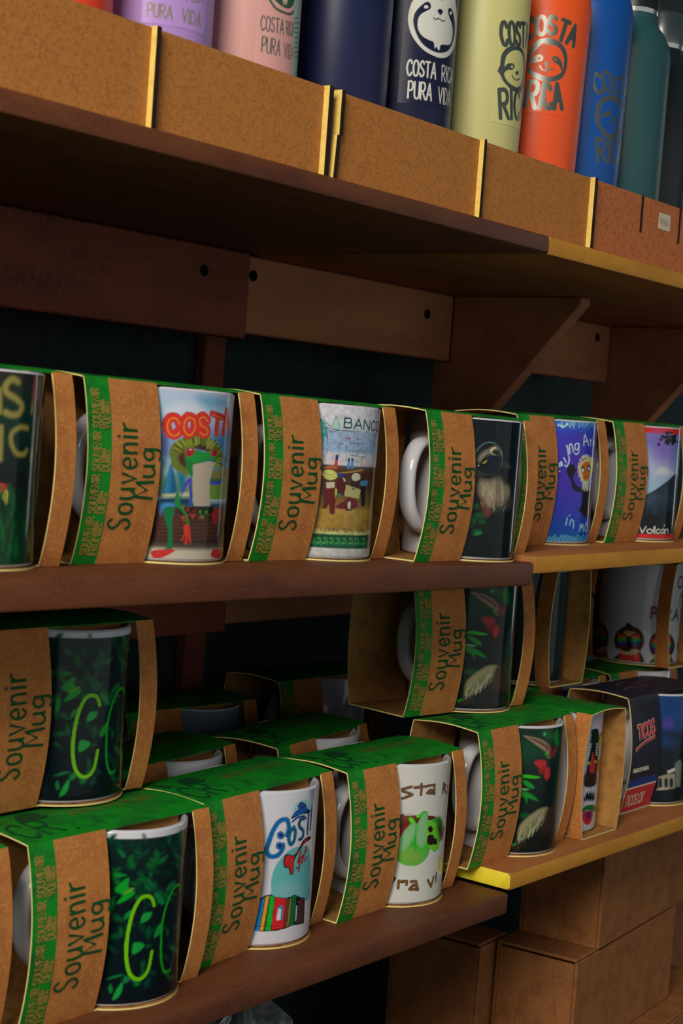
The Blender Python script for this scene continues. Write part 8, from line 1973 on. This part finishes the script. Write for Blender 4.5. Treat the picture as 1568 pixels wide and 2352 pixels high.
BOT['orange'] = [
('bg',[(0,(226,84,34)),(300,(226,84,34))]),
('t',(116,120,114),3.35,'C',-51.1,158,16.3,4.6,0.55,1,0.2),
('t',(116,120,114),3.35,'OS',-43.4,161.2,14.2,6.3,0.845,1,0.2),
('t',(116,120,114),3.56,'TA',-26.7,159.6,15.9,-11.3,0.69,1,0.2),
('t',(116,120,114),3.78,'RI',-47,103.6,20,-5.3,0.736,1,0.2),
('t',(116,120,114),3.78,'CA',-31.2,102.7,19.3,9.7,0.563,1,0.2),
('m',(116,120,114),[(-49.1,144.7),(-46.4,152.6),(-40.6,157.6),(-33.4,159.2),(-25.8,157.8),(-19.3,153.2),(-16.1,146.5),(-15.7,139.3),(-17.2,132.5),(-20.6,127.9),(-28.6,124.6),(-36.5,124.7),(-43.7,127.6),(-48.2,133),(-48.3,137.9)]),
('b',(226,84,34),[(-47.3,137.9),(-44.7,145.7),(-40.9,151.3),(-37.8,154.4),(-33.8,153.8),(-31.8,153.5),(-27.4,153.9),(-22.8,151),(-19.5,145.8),(-18.9,141),(-19.1,136.1),(-22.7,131.5),(-29.1,128.7),(-37,129.5),(-43.2,132.1),(-46.5,135.4)]),
('m',(116,120,114),[(-47.3,137.9),(-44.4,143.3),(-39.3,145.5),(-36.3,143.3),(-36.8,140.8),(-40.1,139.6),(-43.9,138.4)]),
('b',(226,84,34),[(-38.5,142.4),(-38.6,141.8),(-38.9,141.4),(-39.4,141.2),(-39.9,141.3),(-40.3,141.7),(-40.5,142.2),(-40.4,142.8),(-40.1,143.2),(-39.6,143.4),(-39.1,143.2),(-38.7,142.9)]),
('m',(116,120,114),[(-29.7,143),(-27.9,145.3),(-24.8,145.3),(-21.3,142.5),(-19.7,138.4),(-19.7,134.5),(-23,138.7),(-27.4,140.5)]),
('b',(226,84,34),[(-25.6,142.9),(-25.7,142.4),(-25.9,142),(-26.2,141.9),(-26.6,141.9),(-26.9,142.2),(-27.1,142.7),(-27,143.2),(-26.8,143.6),(-26.5,143.8),(-26.1,143.7),(-25.8,143.4)]),
('m',(116,120,114),[(-34.7,139.5),(-32.9,140.4),(-30.8,140),(-31.8,137.4),(-31.7,134.5),(-33.2,134.3)]),
('ms',(116,120,114),1.19,[(-38.3,136.3),(-36,133.5),(-32.1,133.4),(-27.3,135.3)])]
BOTD['orange'] = (-84.8,-12.5,0.0987,0.1811)
BOT['blue'] = [
('bg',[(0,(14,74,150)),(300,(14,74,150))]),
('t',(116,120,114),2.73,'CO',-27.3,130.8,16.7,21.1,0.746,1,0.2),
('t',(116,120,114),2.37,'STA',-9,135.3,13.4,9.3,0.862,1,0.2),
('t',(116,120,114),2.97,'RICA',-19.7,75.7,18.8,9.1,0.819,1,0.2),
('m',(116,120,114),[(-26.2,112.4),(-25.1,123.7),(-18.8,130.6),(-10.3,133.4),(-0,132.1),(6.9,122.1),(7,111.4),(1.3,100.3),(-10.9,96.5),(-19.6,101.2),(-24.5,107.4)]),
('b',(14,74,150),[(-22.3,114.1),(-20.5,123.9),(-13.9,128.4),(-6.3,128.5),(0.4,124.8),(2.6,115.7),(-2,104.9),(-10,100.5),(-16.7,103.4),(-21,107.9)]),
('m',(116,120,114),[(-20.9,112.2),(-17.8,117.5),(-11.3,119.9),(-11.5,116.1),(-17.4,113.9)]),
('m',(116,120,114),[(-8.3,115.2),(-6,116.8),(-3.7,114.1),(-4.8,109.6),(-7.7,108.9)])]
BOTD['blue'] = (-47.6,33.6,0.0717,0.1576)
BOT['lilac'] = [
('bg',[(0,(176,138,206)),(300,(176,138,206))]),
('t',(130,120,110),1,'PURA',-31.8,68.1,7.3,-0.4,0.69,0,0.2),
('t',(130,120,110),1,'VIDA',-10.9,68.1,7.6,-1.2,0.735,0,0.2),
('t',(130,120,110),1,'ICA',-8.6,80.2,6.2,6.5,1.315,0,0.2)]
BOTD['lilac'] = (-54.6,13.6,0.0641,0.0920)
BOT['pink'] = [
('bg',[(0,(206,152,148)),(300,(206,152,148))]),
('t',(60,80,70),0.81,'COSTA',-19.3,80.8,8.9,1.3,0.516,0,0.2),
('t',(60,80,70),0.73,'RICA',0.9,81.6,8.4,8.2,0.399,0,0.2),
('t',(60,80,70),0.81,'PURA',-17.7,67.6,9.3,0,0.501,0,0.2),
('t',(60,80,70),0.65,'VIDA',-0.3,67.7,8.8,1.5,0.493,0,0.2),
('s',(60,80,70),1.63,[(-14.5,100),(-9.7,95.7),(-1.5,94.6),(3.4,95.4),(6.8,97.8)]),
('b',(40,80,60),[(-12.1,102.7),(-9.1,99.6),(-4,97.8),(1.7,98.4),(6.1,102.5),(5.4,107.7)]),
('b',(200,160,150),[(-5.1,103.5),(-3.6,99),(-2.7,101.1),(-1.4,99.5),(-0.8,104.5)]),
('p',(150,180,170),[(6.6,104.9),(17,107.7),(25.6,60.5),(11.2,57.3)]),
('l',(20,50,44),0.65,[(8.6,94.1),(14.8,95.7)]),
('l',(20,50,44),0.65,[(9.1,91.2),(15.5,92.8)]),
('l',(20,50,44),0.65,[(9.6,88.2),(16.4,90)]),
('l',(20,50,44),0.65,[(10.1,85.3),(17.3,87.1)]),
('l',(20,50,44),0.65,[(10.6,82.4),(18.3,84.3)]),
('l',(20,50,44),0.65,[(11.1,79.5),(19.5,81.5)]),
('l',(20,50,44),0.65,[(11.7,76.6),(21,78.8)]),
('l',(20,50,44),0.65,[(12.3,73.7),(23.3,76.3)]),
('l',(20,50,44),0.65,[(12.9,70.7),(25.6,73.7)])]
BOTD['pink'] = (-35.1,45.0,0.0533,0.1117)

# ------------------------------------------------------------------ boxes and mugs on the shelves
BZ, YZ, ST = .8432, .8584, .1128
def put(key, x, y, zs, a, label, **kw):
    if zs == 'm': z, t = zmid(x)+.0002, TM
    elif zs == 'y': z, t = zmidy(x)+.0002, TY
    else: z, t = zs, 0.0
    return box_at(key, x, y, z, a, label, t, **kw)
put('M0', .484, .043, 'm', 0, 'kraft mug sleeve at the left end of the middle shelf, cut by the frame')
put('M1', .651, .050, 'm', 0, 'kraft and green mug sleeve holding the frog mug')
put('M2', .8055, .047, 'm', 0, 'kraft and green mug sleeve holding the bank note mug')
put('M3', .9595, .0215, 'm', 0, 'kraft and green mug sleeve with a white handle showing, holding the space sloth mug')
put('M4', 1.150, .060, 'y', 0, 'kraft mug sleeve on the yellow shelf holding the blue monkey mug')
put('M5', 1.303, .0525, 'y', 0, 'kraft and green mug sleeve holding the red banded volcano mug')
put('L0', .452, .035, BZ, 0, 'kraft mug sleeve cut by the lower left edge of the photo')
put('L1', .614, .031, BZ, 0, 'front kraft and bright green mug sleeve on the lowest shelf, holding a leaf mug')
put('L2', .7685, .038, BZ, 5, 'kraft and dark green mug sleeve holding the white mug with coloured houses')
put('L3', .9225, .040, BZ, 0, 'kraft and bright green mug sleeve holding the green hanging sloth mug')
put('L4', 1.075, .028, YZ, 0, 'kraft and green mug sleeve on the lowest yellow shelf holding a hummingbird mug')
put('L5', 1.238, .1665, YZ, -90, 'mug sleeve turned end-on, its pale inside lit, holding the toothed mask mug')
put('S1', .607, .084, BZ+ST+.0008, 0, 'kraft mug sleeve stacked on the front left box, holding a leaf mug')
put('S2', 1.06, .090, YZ+ST, -8, 'stacked kraft mug sleeve under the middle shelf, holding a hummingbird mug')
put('S3', 1.315, .254, YZ+ST, -90, 'stacked mug sleeve behind the hummingbird stack, only its kraft edge strip showing')
put('S4', 1.56, .252, YZ+ST, -90, 'stacked mug sleeve turned sideways at the right, holding the sunglasses sloth mug')
put('R1', .782, .134, BZ, 8, 'shaded mug sleeve in the second row behind the coloured houses mug')
put('R2', .945, .124, BZ, 10, 'shaded mug sleeve in the second row behind the green sloth mug')
put('R3', .945, .285, BZ, -4, 'dark mug sleeve at the back left against the wall on the lowest shelf')
put('R4', 1.115, .265, YZ, 0, 'dark mug sleeve at the back, its rim barely showing left of the hummingbird stack')
put('R5', 1.315, .125, YZ, 0, 'mug sleeve behind the toothed mask mug holding a blue mug with white rim')
put('R6', 1.475, .125, YZ, 0, 'mug sleeve in the second row behind the navy box at the right edge')

# the navy printed box
NAVY = material('navy_print', (30, 30, 46), .45, [(40, (44, 26, 30), .45, .7, ONE), (400, (24, 30, 52), .5, .7, ONE)], .4)
REDP = material('red_print', (196, 44, 48), .5, [(300, (176, 36, 44), .5, .7, ONE)], .4)
BLUEP = material('blue_print', (24, 52, 120), .5, None, .4)
WHITEP = material('white_print', (214, 206, 190), .6, None, .3)
NS = {}
for k, a, b in (('green_strip', 0, .019), ('front_panel', .019, .060), ('edge_strip', .136, W)):
    fn = lambda u, z: 1 if z < .0245 else 0
    me = sheet(k, front_o, front_i, lsp(a, b, 3), [0, .002, .0245, .026, .033]+lsp(.04, H, 12), [NAVY, KRAFT_IN, CREAM, REDP, WHITEP, BLUEP],
               lambda u, z: 4 if z < .002 else 3 if z < .0245 else 4 if z < .026 else 5 if z < .033 else 0)
    NS['text_panel' if k == 'green_strip' else k] = me
NS['top_panel'] = sheet('top_panel', top_o, top_i, lsp(0, W, 4), YS, [NAVY, KRAFT_IN, CREAM])
NS['back_panel'] = sheet('back_panel', back_o, back_i, lsp(0, .069, 4), ZS, [NAVY, KRAFT_IN, CREAM])
NS['back_strip'] = sheet('back_strip', back_o, back_i, lsp(.1245, W, 3), ZS, [NAVY, KRAFT_IN, CREAM])
NS['base_panel'] = SLEEVE['base_panel']
st = text_strokes('TICOS.CR', .004, .0075, .0105, R(0), .72, .16)
st += text_strokes('PRODUCTO OFICIAL', .006, .0405, .0032, R(0), .9, .22)
NS['lettering'] = panel_text(st, .0011, WHITEP, 'lettering')
st = text_strokes('TICOS', .012, .071, .0125, R(6), .95, .14)
st += [catmull([(.008, .062), (.025, .0675), (.045, .0705)], 6)]
NS['logo_outline'] = panel_text(st, .0034, WHITEP, 'logo_outline')
NS['logo_lettering'] = panel_text(st, .0023, REDP, 'logo_lettering', .0007)
st = [catmull([(.03, .02), (.05, .024), (.07, .018), (.075, .03), (.095, .036), (.12, .03)], 5), catmull([(.045, .035), (.06, .042), (.08, .040)], 5)]
NS['top_swirl'] = top_text(st, .0022, material('faded_red_print', (120, 60, 50), .6), 'top_swirl')
put('L6', 1.352, .040, YZ, 0, 'navy printed mug box with a red lettered band on the yellow shelf', meshes=NS, group='souvenir mug boxes')

MUGS = [
 ('M0', 'dark jungle mug with cream capital letters at the left end of the middle shelf'),
 ('M1', 'mug with a seated red-eyed green frog under red COSTA lettering'),
 ('M2', 'mug printed with a dockside scene under the word BANCO'),
 ('M3', 'black mug with a sloth wearing a round glass helmet'),
 ('M4', 'bright blue mug with a pale bearded monkey and white handwriting'),
 ('M5', 'mug with a dark volcano under a cloudy sky and red bands'),
 ('L1', 'green leaf mug with lime C letters at the front of the lowest shelf'),
 ('L2', 'white mug with blue Costa lettering and a row of coloured houses'),
 ('L3', 'white mug with a lime green sloth hanging from a branch'),
 ('L4', 'hummingbird mug standing directly on the lowest yellow shelf'),
 ('L5', 'white mug with a fanged black and red mask, in the end-on box'),
 ('L6', 'navy blue night scene mug with pale buildings, in the navy box'),
 ('S1', 'green leaf mug with lime C letters, upper one of the left stack'),
 ('S2', 'hummingbird mug in the stacked box just under the middle shelf'),
 ('S4', 'white mug with red-shirted sloths in rainbow sunglasses'),
]
for k, lab in MUGS: mug_at(k, lab, ART.get(k), 'printed souvenir mugs', turn={'S1': 3.5, 'S2': 1.0}.get(k, 0.0))
mug_at('L0', 'white mug in the box cut by the lower left edge', None, 'white souvenir mugs')
mug_at('R1', 'plain white mug behind the coloured houses mug', None, 'white souvenir mugs')
mug_at('R2', 'plain white mug behind the green sloth mug', None, 'white souvenir mugs')
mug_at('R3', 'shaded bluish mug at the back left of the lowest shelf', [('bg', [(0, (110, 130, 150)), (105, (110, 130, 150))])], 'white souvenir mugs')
mug_at('R4', 'shaded white mug at the very back behind the hummingbird stack', None, 'white souvenir mugs')
mug_at('R5', 'royal blue mug with a white rim behind the mask mug', [('bg', [(0, (20, 70, 150)), (100, (20, 70, 150)), (100.5, (226, 226, 232)), (105, (226, 226, 232))])], 'printed souvenir mugs')
mug_at('R6', 'plain white mug behind the navy box', None, 'white souvenir mugs')
mug_at('S3', 'dark mug in the stacked sleeve behind the hummingbird stack', [('bg', [(0, (30, 40, 36)), (105, (40, 50, 44))])], 'printed souvenir mugs')

# ------------------------------------------------------------------ bottle trays on the top shelf
TYF = .020; TZ0, TZ1 = 1.3572, 1.4168
def tab(t, x0, x1, name, yf=TYF-.0042, yb=.045, kink=None):
    """divider end poking through the front: left face coloured as if lit, scorched front edge"""
    def piece(xa, xb, za, zb, y0, y1):
        bm = box_bm(xa, xb, y0, y1, za, zb)
        for f in bm.faces:
            c = f.calc_center_median()
            f.material_index = 0 if f.normal.x < -.5 else (1 if f.normal.y < -.5 or f.normal.z > .5 else 2)
        return mesh_of(name, bm, [MDF_LIT, BURNT, MDF])
    if not kink: link(name, piece(x0, x1, TZ0, TZ1+.0006, yf, yb), t)
    else:
        zm = TZ0+(TZ1-TZ0)*.52
        link(name, piece(x0, x1, zm, TZ1+.0006, yf, yb), t)
        o = link(name, piece(0, x1-x0, 0, zm-TZ0, yf, yb), t)
        o.location = (x0+kink[0], 0, TZ0); o.rotation_euler = (0, kink[1], 0)
def tray(x0, x1, mat, label, ends, dividers):
    t = thing('bottle_tray', label, 'tray', (0, 0, 0), group='bottle trays')
    cx = (x0+x1)/2
    # front split into bays by the dividers
    cuts = [x0]+[d for d in dividers]+[x1]
    for a, b in zip(cuts[:-1], cuts[1:]):
        link('front_panel', mesh_of('front_panel', box_bm(a+.0004, b-.0004, TYF, TYF+.003, TZ0, TZ1), mat), t)
    link('base_sheet', mesh_of('base_sheet', box_bm(x0, x1, TYF+.0032, .135, TZ0, TZ0+.0028), mat), t)
    link('rear_panel', mesh_of('rear_panel', box_bm(x0, x1, .1352, .138, TZ0, TZ1), mat), t)
    for e in ends: tab(t, *e[:2], 'divider_tab', **e[2])
    return t
t1 = tray(.40, .8165, MDF, 'raw fibreboard bottle tray at the left of the top shelf', [(.6585, .6622, {}), (.8168, .8215, {})], [.660])
t2 = tray(.8345, 1.1690, MDF, 'raw fibreboard bottle tray in the middle with a kinked divider end', [(.8298, .8338, dict(kink=(-.0035, .05))), (1.0015, 1.0048, {}), (1.1693, 1.1742, dict(yb=.033))], [1.0030])
t3 = tray(1.1800, 1.42, MDF_RED, 'reddish fibreboard tray with dark slots at the right end', [], [])
for xs in (1.2600, 1.3335):
    link('slot', mesh_of('slot', box_bm(xs, xs+.0036, TYF-.0004, TYF+.0006, TZ1-.031, TZ1+.0004), BURNT), t3)
link('price_sticker', mesh_of('price_sticker', box_bm(1.2945, 1.3165, TYF-.0004, TYF-.0001, 1.3935, 1.4075), material('sticker_paper', (206, 190, 168), .7)), t3, 'small white price sticker')
v2, f2 = ribbons([[(1.297+i*.002, 1.4035-.0002*i), (1.2975+i*.002, 1.3985-.0002*i)] for i in range(8)], .0006)
link('sticker_print', pydata('sticker_print', [(x, TYF-.0006, z) for x, z in v2], f2, material('sticker_ink', (150, 120, 130), .8)), t3)

# ------------------------------------------------------------------ bottles
BR = .0365
def bottle(key, x, y, color, label, lean=0.0, turn=0.0, ops=None, dense=None, rough=.42, capmat=None, height=.192):
    t = thing('steel_bottle', label, 'bottle', (x, y, TZ0+.0029), (0, R(lean), R(turn)), 'insulated bottles on the top shelf')
    base = material('powder_coat_'+key, color, rough, None, .32)
    r = BR; h = height
    prof = [(r-.004, 0), (r-.0015, .0006), (r, .003), (r, h), (r-.002, h+.010), (r-.007, h+.020), (r-.013, h+.027), (.0215, h+.033), (.0215, h+.040)]
    link('body', lathe(prof, 64, 'body', [base], True, 50, True), t)
    link('steel_base', lathe([(r-.006, -.0004), (r-.0035, -.0004), (r-.0035, .0004)], 48, 'steel_base', [STEEL], True), t)
    link('cap', lathe([(.0235, h+.040), (.0235, h+.066), (.0215, h+.069), (.002, h+.0695)], 40, 'cap', [capmat or BLACKP], True, 40, True), t)
    link('neck_ring', lathe([(.0222, h+.036), (.0228, h+.0405), (.0222, h+.041)], 40, 'neck_ring', [STEEL], True), t)
    if ops:
        a0, a1, z0, z1 = dense
        cols = lsp(R(a0), R(a1), int((a1-a0)*.64/.42)+2); rows = lsp(z0, z1, int((z1-z0)*1000/.45)+2)
        link('printed_emblem', print_patch('printed_emblem', ops, r+.0002, cols, rows, PRINT_B), t)
    return t
CB = dict(red=(226, 66, 34), lilac=(176, 138, 206), pink=(206, 152, 148), navy=(20, 26, 66), navyd=(17, 22, 54), cream=(196, 190, 126), orange=(226, 84, 34), blue=(14, 74, 150), teal=(38, 76, 80))
bottle('red', .617, .062, CB['red'], 'red-orange steel bottle at the far left of the top shelf')
bottle('lilac', .700, .062, CB['lilac'], 'lilac steel bottle with grey PURA VIDA lettering', 0, 0, BOT.get('lilac'), BOTD.get('lilac'))
bottle('pink', .781, .062, CB['pink'], 'pale pink steel bottle with a barcode sticker', 0, 0, BOT.get('pink'), BOTD.get('pink'))
bottle('navy', .879, .062, CB['navy'], 'plain navy steel bottle between the pink one and the white sloth emblem')
bottle('navyd', .958, .062, CB['navyd'], 'navy steel bottle with a white sloth face emblem', 0, 0, BOT.get('navyd'), BOTD.get('navyd'))
bottle('cream', 1.052, .062, CB['cream'], 'pale cream-yellow steel bottle with dark metallic COSTA RICA print', 1.2, 0, BOT.get('cream'), BOTD.get('cream'))
bottle('orange', 1.142, .064, CB['orange'], 'orange steel bottle with metallic sloth face and COSTA RICA print', 3.4, 0, BOT.get('orange'), BOTD.get('orange'))
bottle('blue', 1.2190, .066, CB['blue'], 'royal blue steel bottle with dark print leaning at the right', 2.6, 0, BOT.get('blue'), BOTD.get('blue'), height=.205)
bottle('teal', 1.3000, .066, CB['teal'], 'dark teal-grey steel bottle right of the blue one', .6, 0, height=.187)
bottle('black', 1.380, .078, (24, 30, 32), 'black steel bottle with a shiny steel cap at the right edge', 0, 0, None, None, .35, STEEL, .175)
# wooden block behind the reddish tray
o = link('wooden_block', mesh_of('wooden_block', box_bm(-.03, .03, -.02, .02, 0, .072, .002), material('pale_bamboo', (206, 168, 110), .6, [(60, (184, 142, 86), .4, .7, (1, 1, .1))])))
o.location = (1.452, .10, TZ0+.0001); tag(o, 'pale wooden block behind the reddish tray at the right edge', 'block')

# ------------------------------------------------------------------ cardboard boxes below
def carton(loc, rot, sx, sy, sz, label, flap=True):
    """closed mailer carton: panels, tucked end flap, seams"""
    t = thing('cardboard_carton', label, 'carton', loc, (0, 0, R(rot)), 'cardboard cartons under the lowest shelf')
    e = .0012
    link('front_panel', mesh_of('front_panel', box_bm(0, sx, 0, .003, 0, sz, .0006), CARD), t)
    link('rear_panel', mesh_of('rear_panel', box_bm(0, sx, sy-.003, sy, 0, sz, .0006), CARD), t)
    link('end_panel', mesh_of('end_panel', box_bm(-.0004, .003, .0034, sy-.0034, 0, sz-.002, .0006), CARD), t)
    link('far_end_panel', mesh_of('far_end_panel', box_bm(sx-.003, sx, .0034, sy-.0034, 0, sz-.002, .0006), CARD), t)
    link('lid', mesh_of('lid', box_bm(-.001, sx+.001, .0012, sy, sz+.0002, sz+.0032, .001), CARD), t)
    link('bottom_panel', mesh_of('bottom_panel', box_bm(.0032, sx-.0032, .0032, sy-.0032, .0002, .003), CARD), t)
    if flap:
        bm = bmesh.new()
        P = [(.012, 0.002), (.020, sz*.62), (sy*.62, sz*.62), (sy*.74, .002)]
        a = [bm.verts.new((-.0022, y, z)) for y, z in P]; b = [bm.verts.new((-.0006, y, z)) for y, z in P]
        bm.faces.new(a); bm.faces.new(b[::-1])
        for i in range(4): bm.faces.new((a[i], b[i], b[(i+1) % 4], a[(i+1) % 4]))
        bmesh.ops.recalc_face_normals(bm, faces=bm.faces)
        link('tuck_flap', mesh_of('tuck_flap', bm, CARD), t)
    return t
zA = .7282
carton((1.3523, .0500, zA), 5.3, .26, .083, .108, 'upper brown carton tucked under the yellow shelf', False)
carton((1.3111, .0484, zA-.100), 5.0, .25, .083, .0965, 'middle brown carton with a tuck flap below the upper carton')
carton((1.42, .030, zA-.212), 5.0, .25, .085, .1080, 'lower right brown carton, only its top corner in view', False)
carton((1.2797, .1336, zA-.14), 2.0, .05, .10, .1365, 'shaded carton standing behind at the left of the carton stack', False)
carton((1.585, .13, .3785), 4.0, .25, .10, .40, 'tall shaded carton behind the carton stack at the right edge', False)
# plain cartons below the frame that carry the stack
carton((1.312, .040, .3785), 5.0, .34, .11, .1340, 'bottom carton that carries the carton stack', False)
carton((1.30, .0455, .5165), 5.0, .110, .085, .1080, 'short carton under the middle carton', False)
carton((1.272, .158, .3785), 2.0, .06, .10, .2060, 'carton under the shaded carton at the back', False)

# crumpled silver bag
def bag():
    rs = np.random.RandomState(4); v, f = [], []
    nu, nv = 36, 22
    for j in range(nv):
        ph = math.pi*j/(nv-1)
        for i in range(nu):
            a = 2*math.pi*i/nu
            k = 1+.16*math.sin(3*a+5*ph)+.12*math.sin(7*a-4*ph)+.08*rs.rand()
            v.append((.050*k*math.sin(ph)*math.cos(a), .035*k*math.sin(ph)*math.sin(a), .055*(1-math.cos(ph))*(1+.05*math.sin(5*a))))
    for j in range(nv-1):
        for i in range(nu): f.append((j*nu+i, j*nu+(i+1) % nu, (j+1)*nu+(i+1) % nu, (j+1)*nu+i))
    return pydata('silver_bag', v, f, material('silver_film', (150, 158, 156), .35, [(120, (90, 104, 104), .4, .7, ONE)], .6, .5, bump=.3))
o = link('silver_bag', bag()); o.location = (.872, .085, .6825); tag(o, 'crumpled silver-grey bag under the lowest brown shelf', 'bag')
o = link('storage_crate', mesh_of('storage_crate', box_bm(.70, 1.02, .02, .25, .3785, .6820, .004), BLACKP)); tag(o, 'dark crate under the silver bag', 'crate')
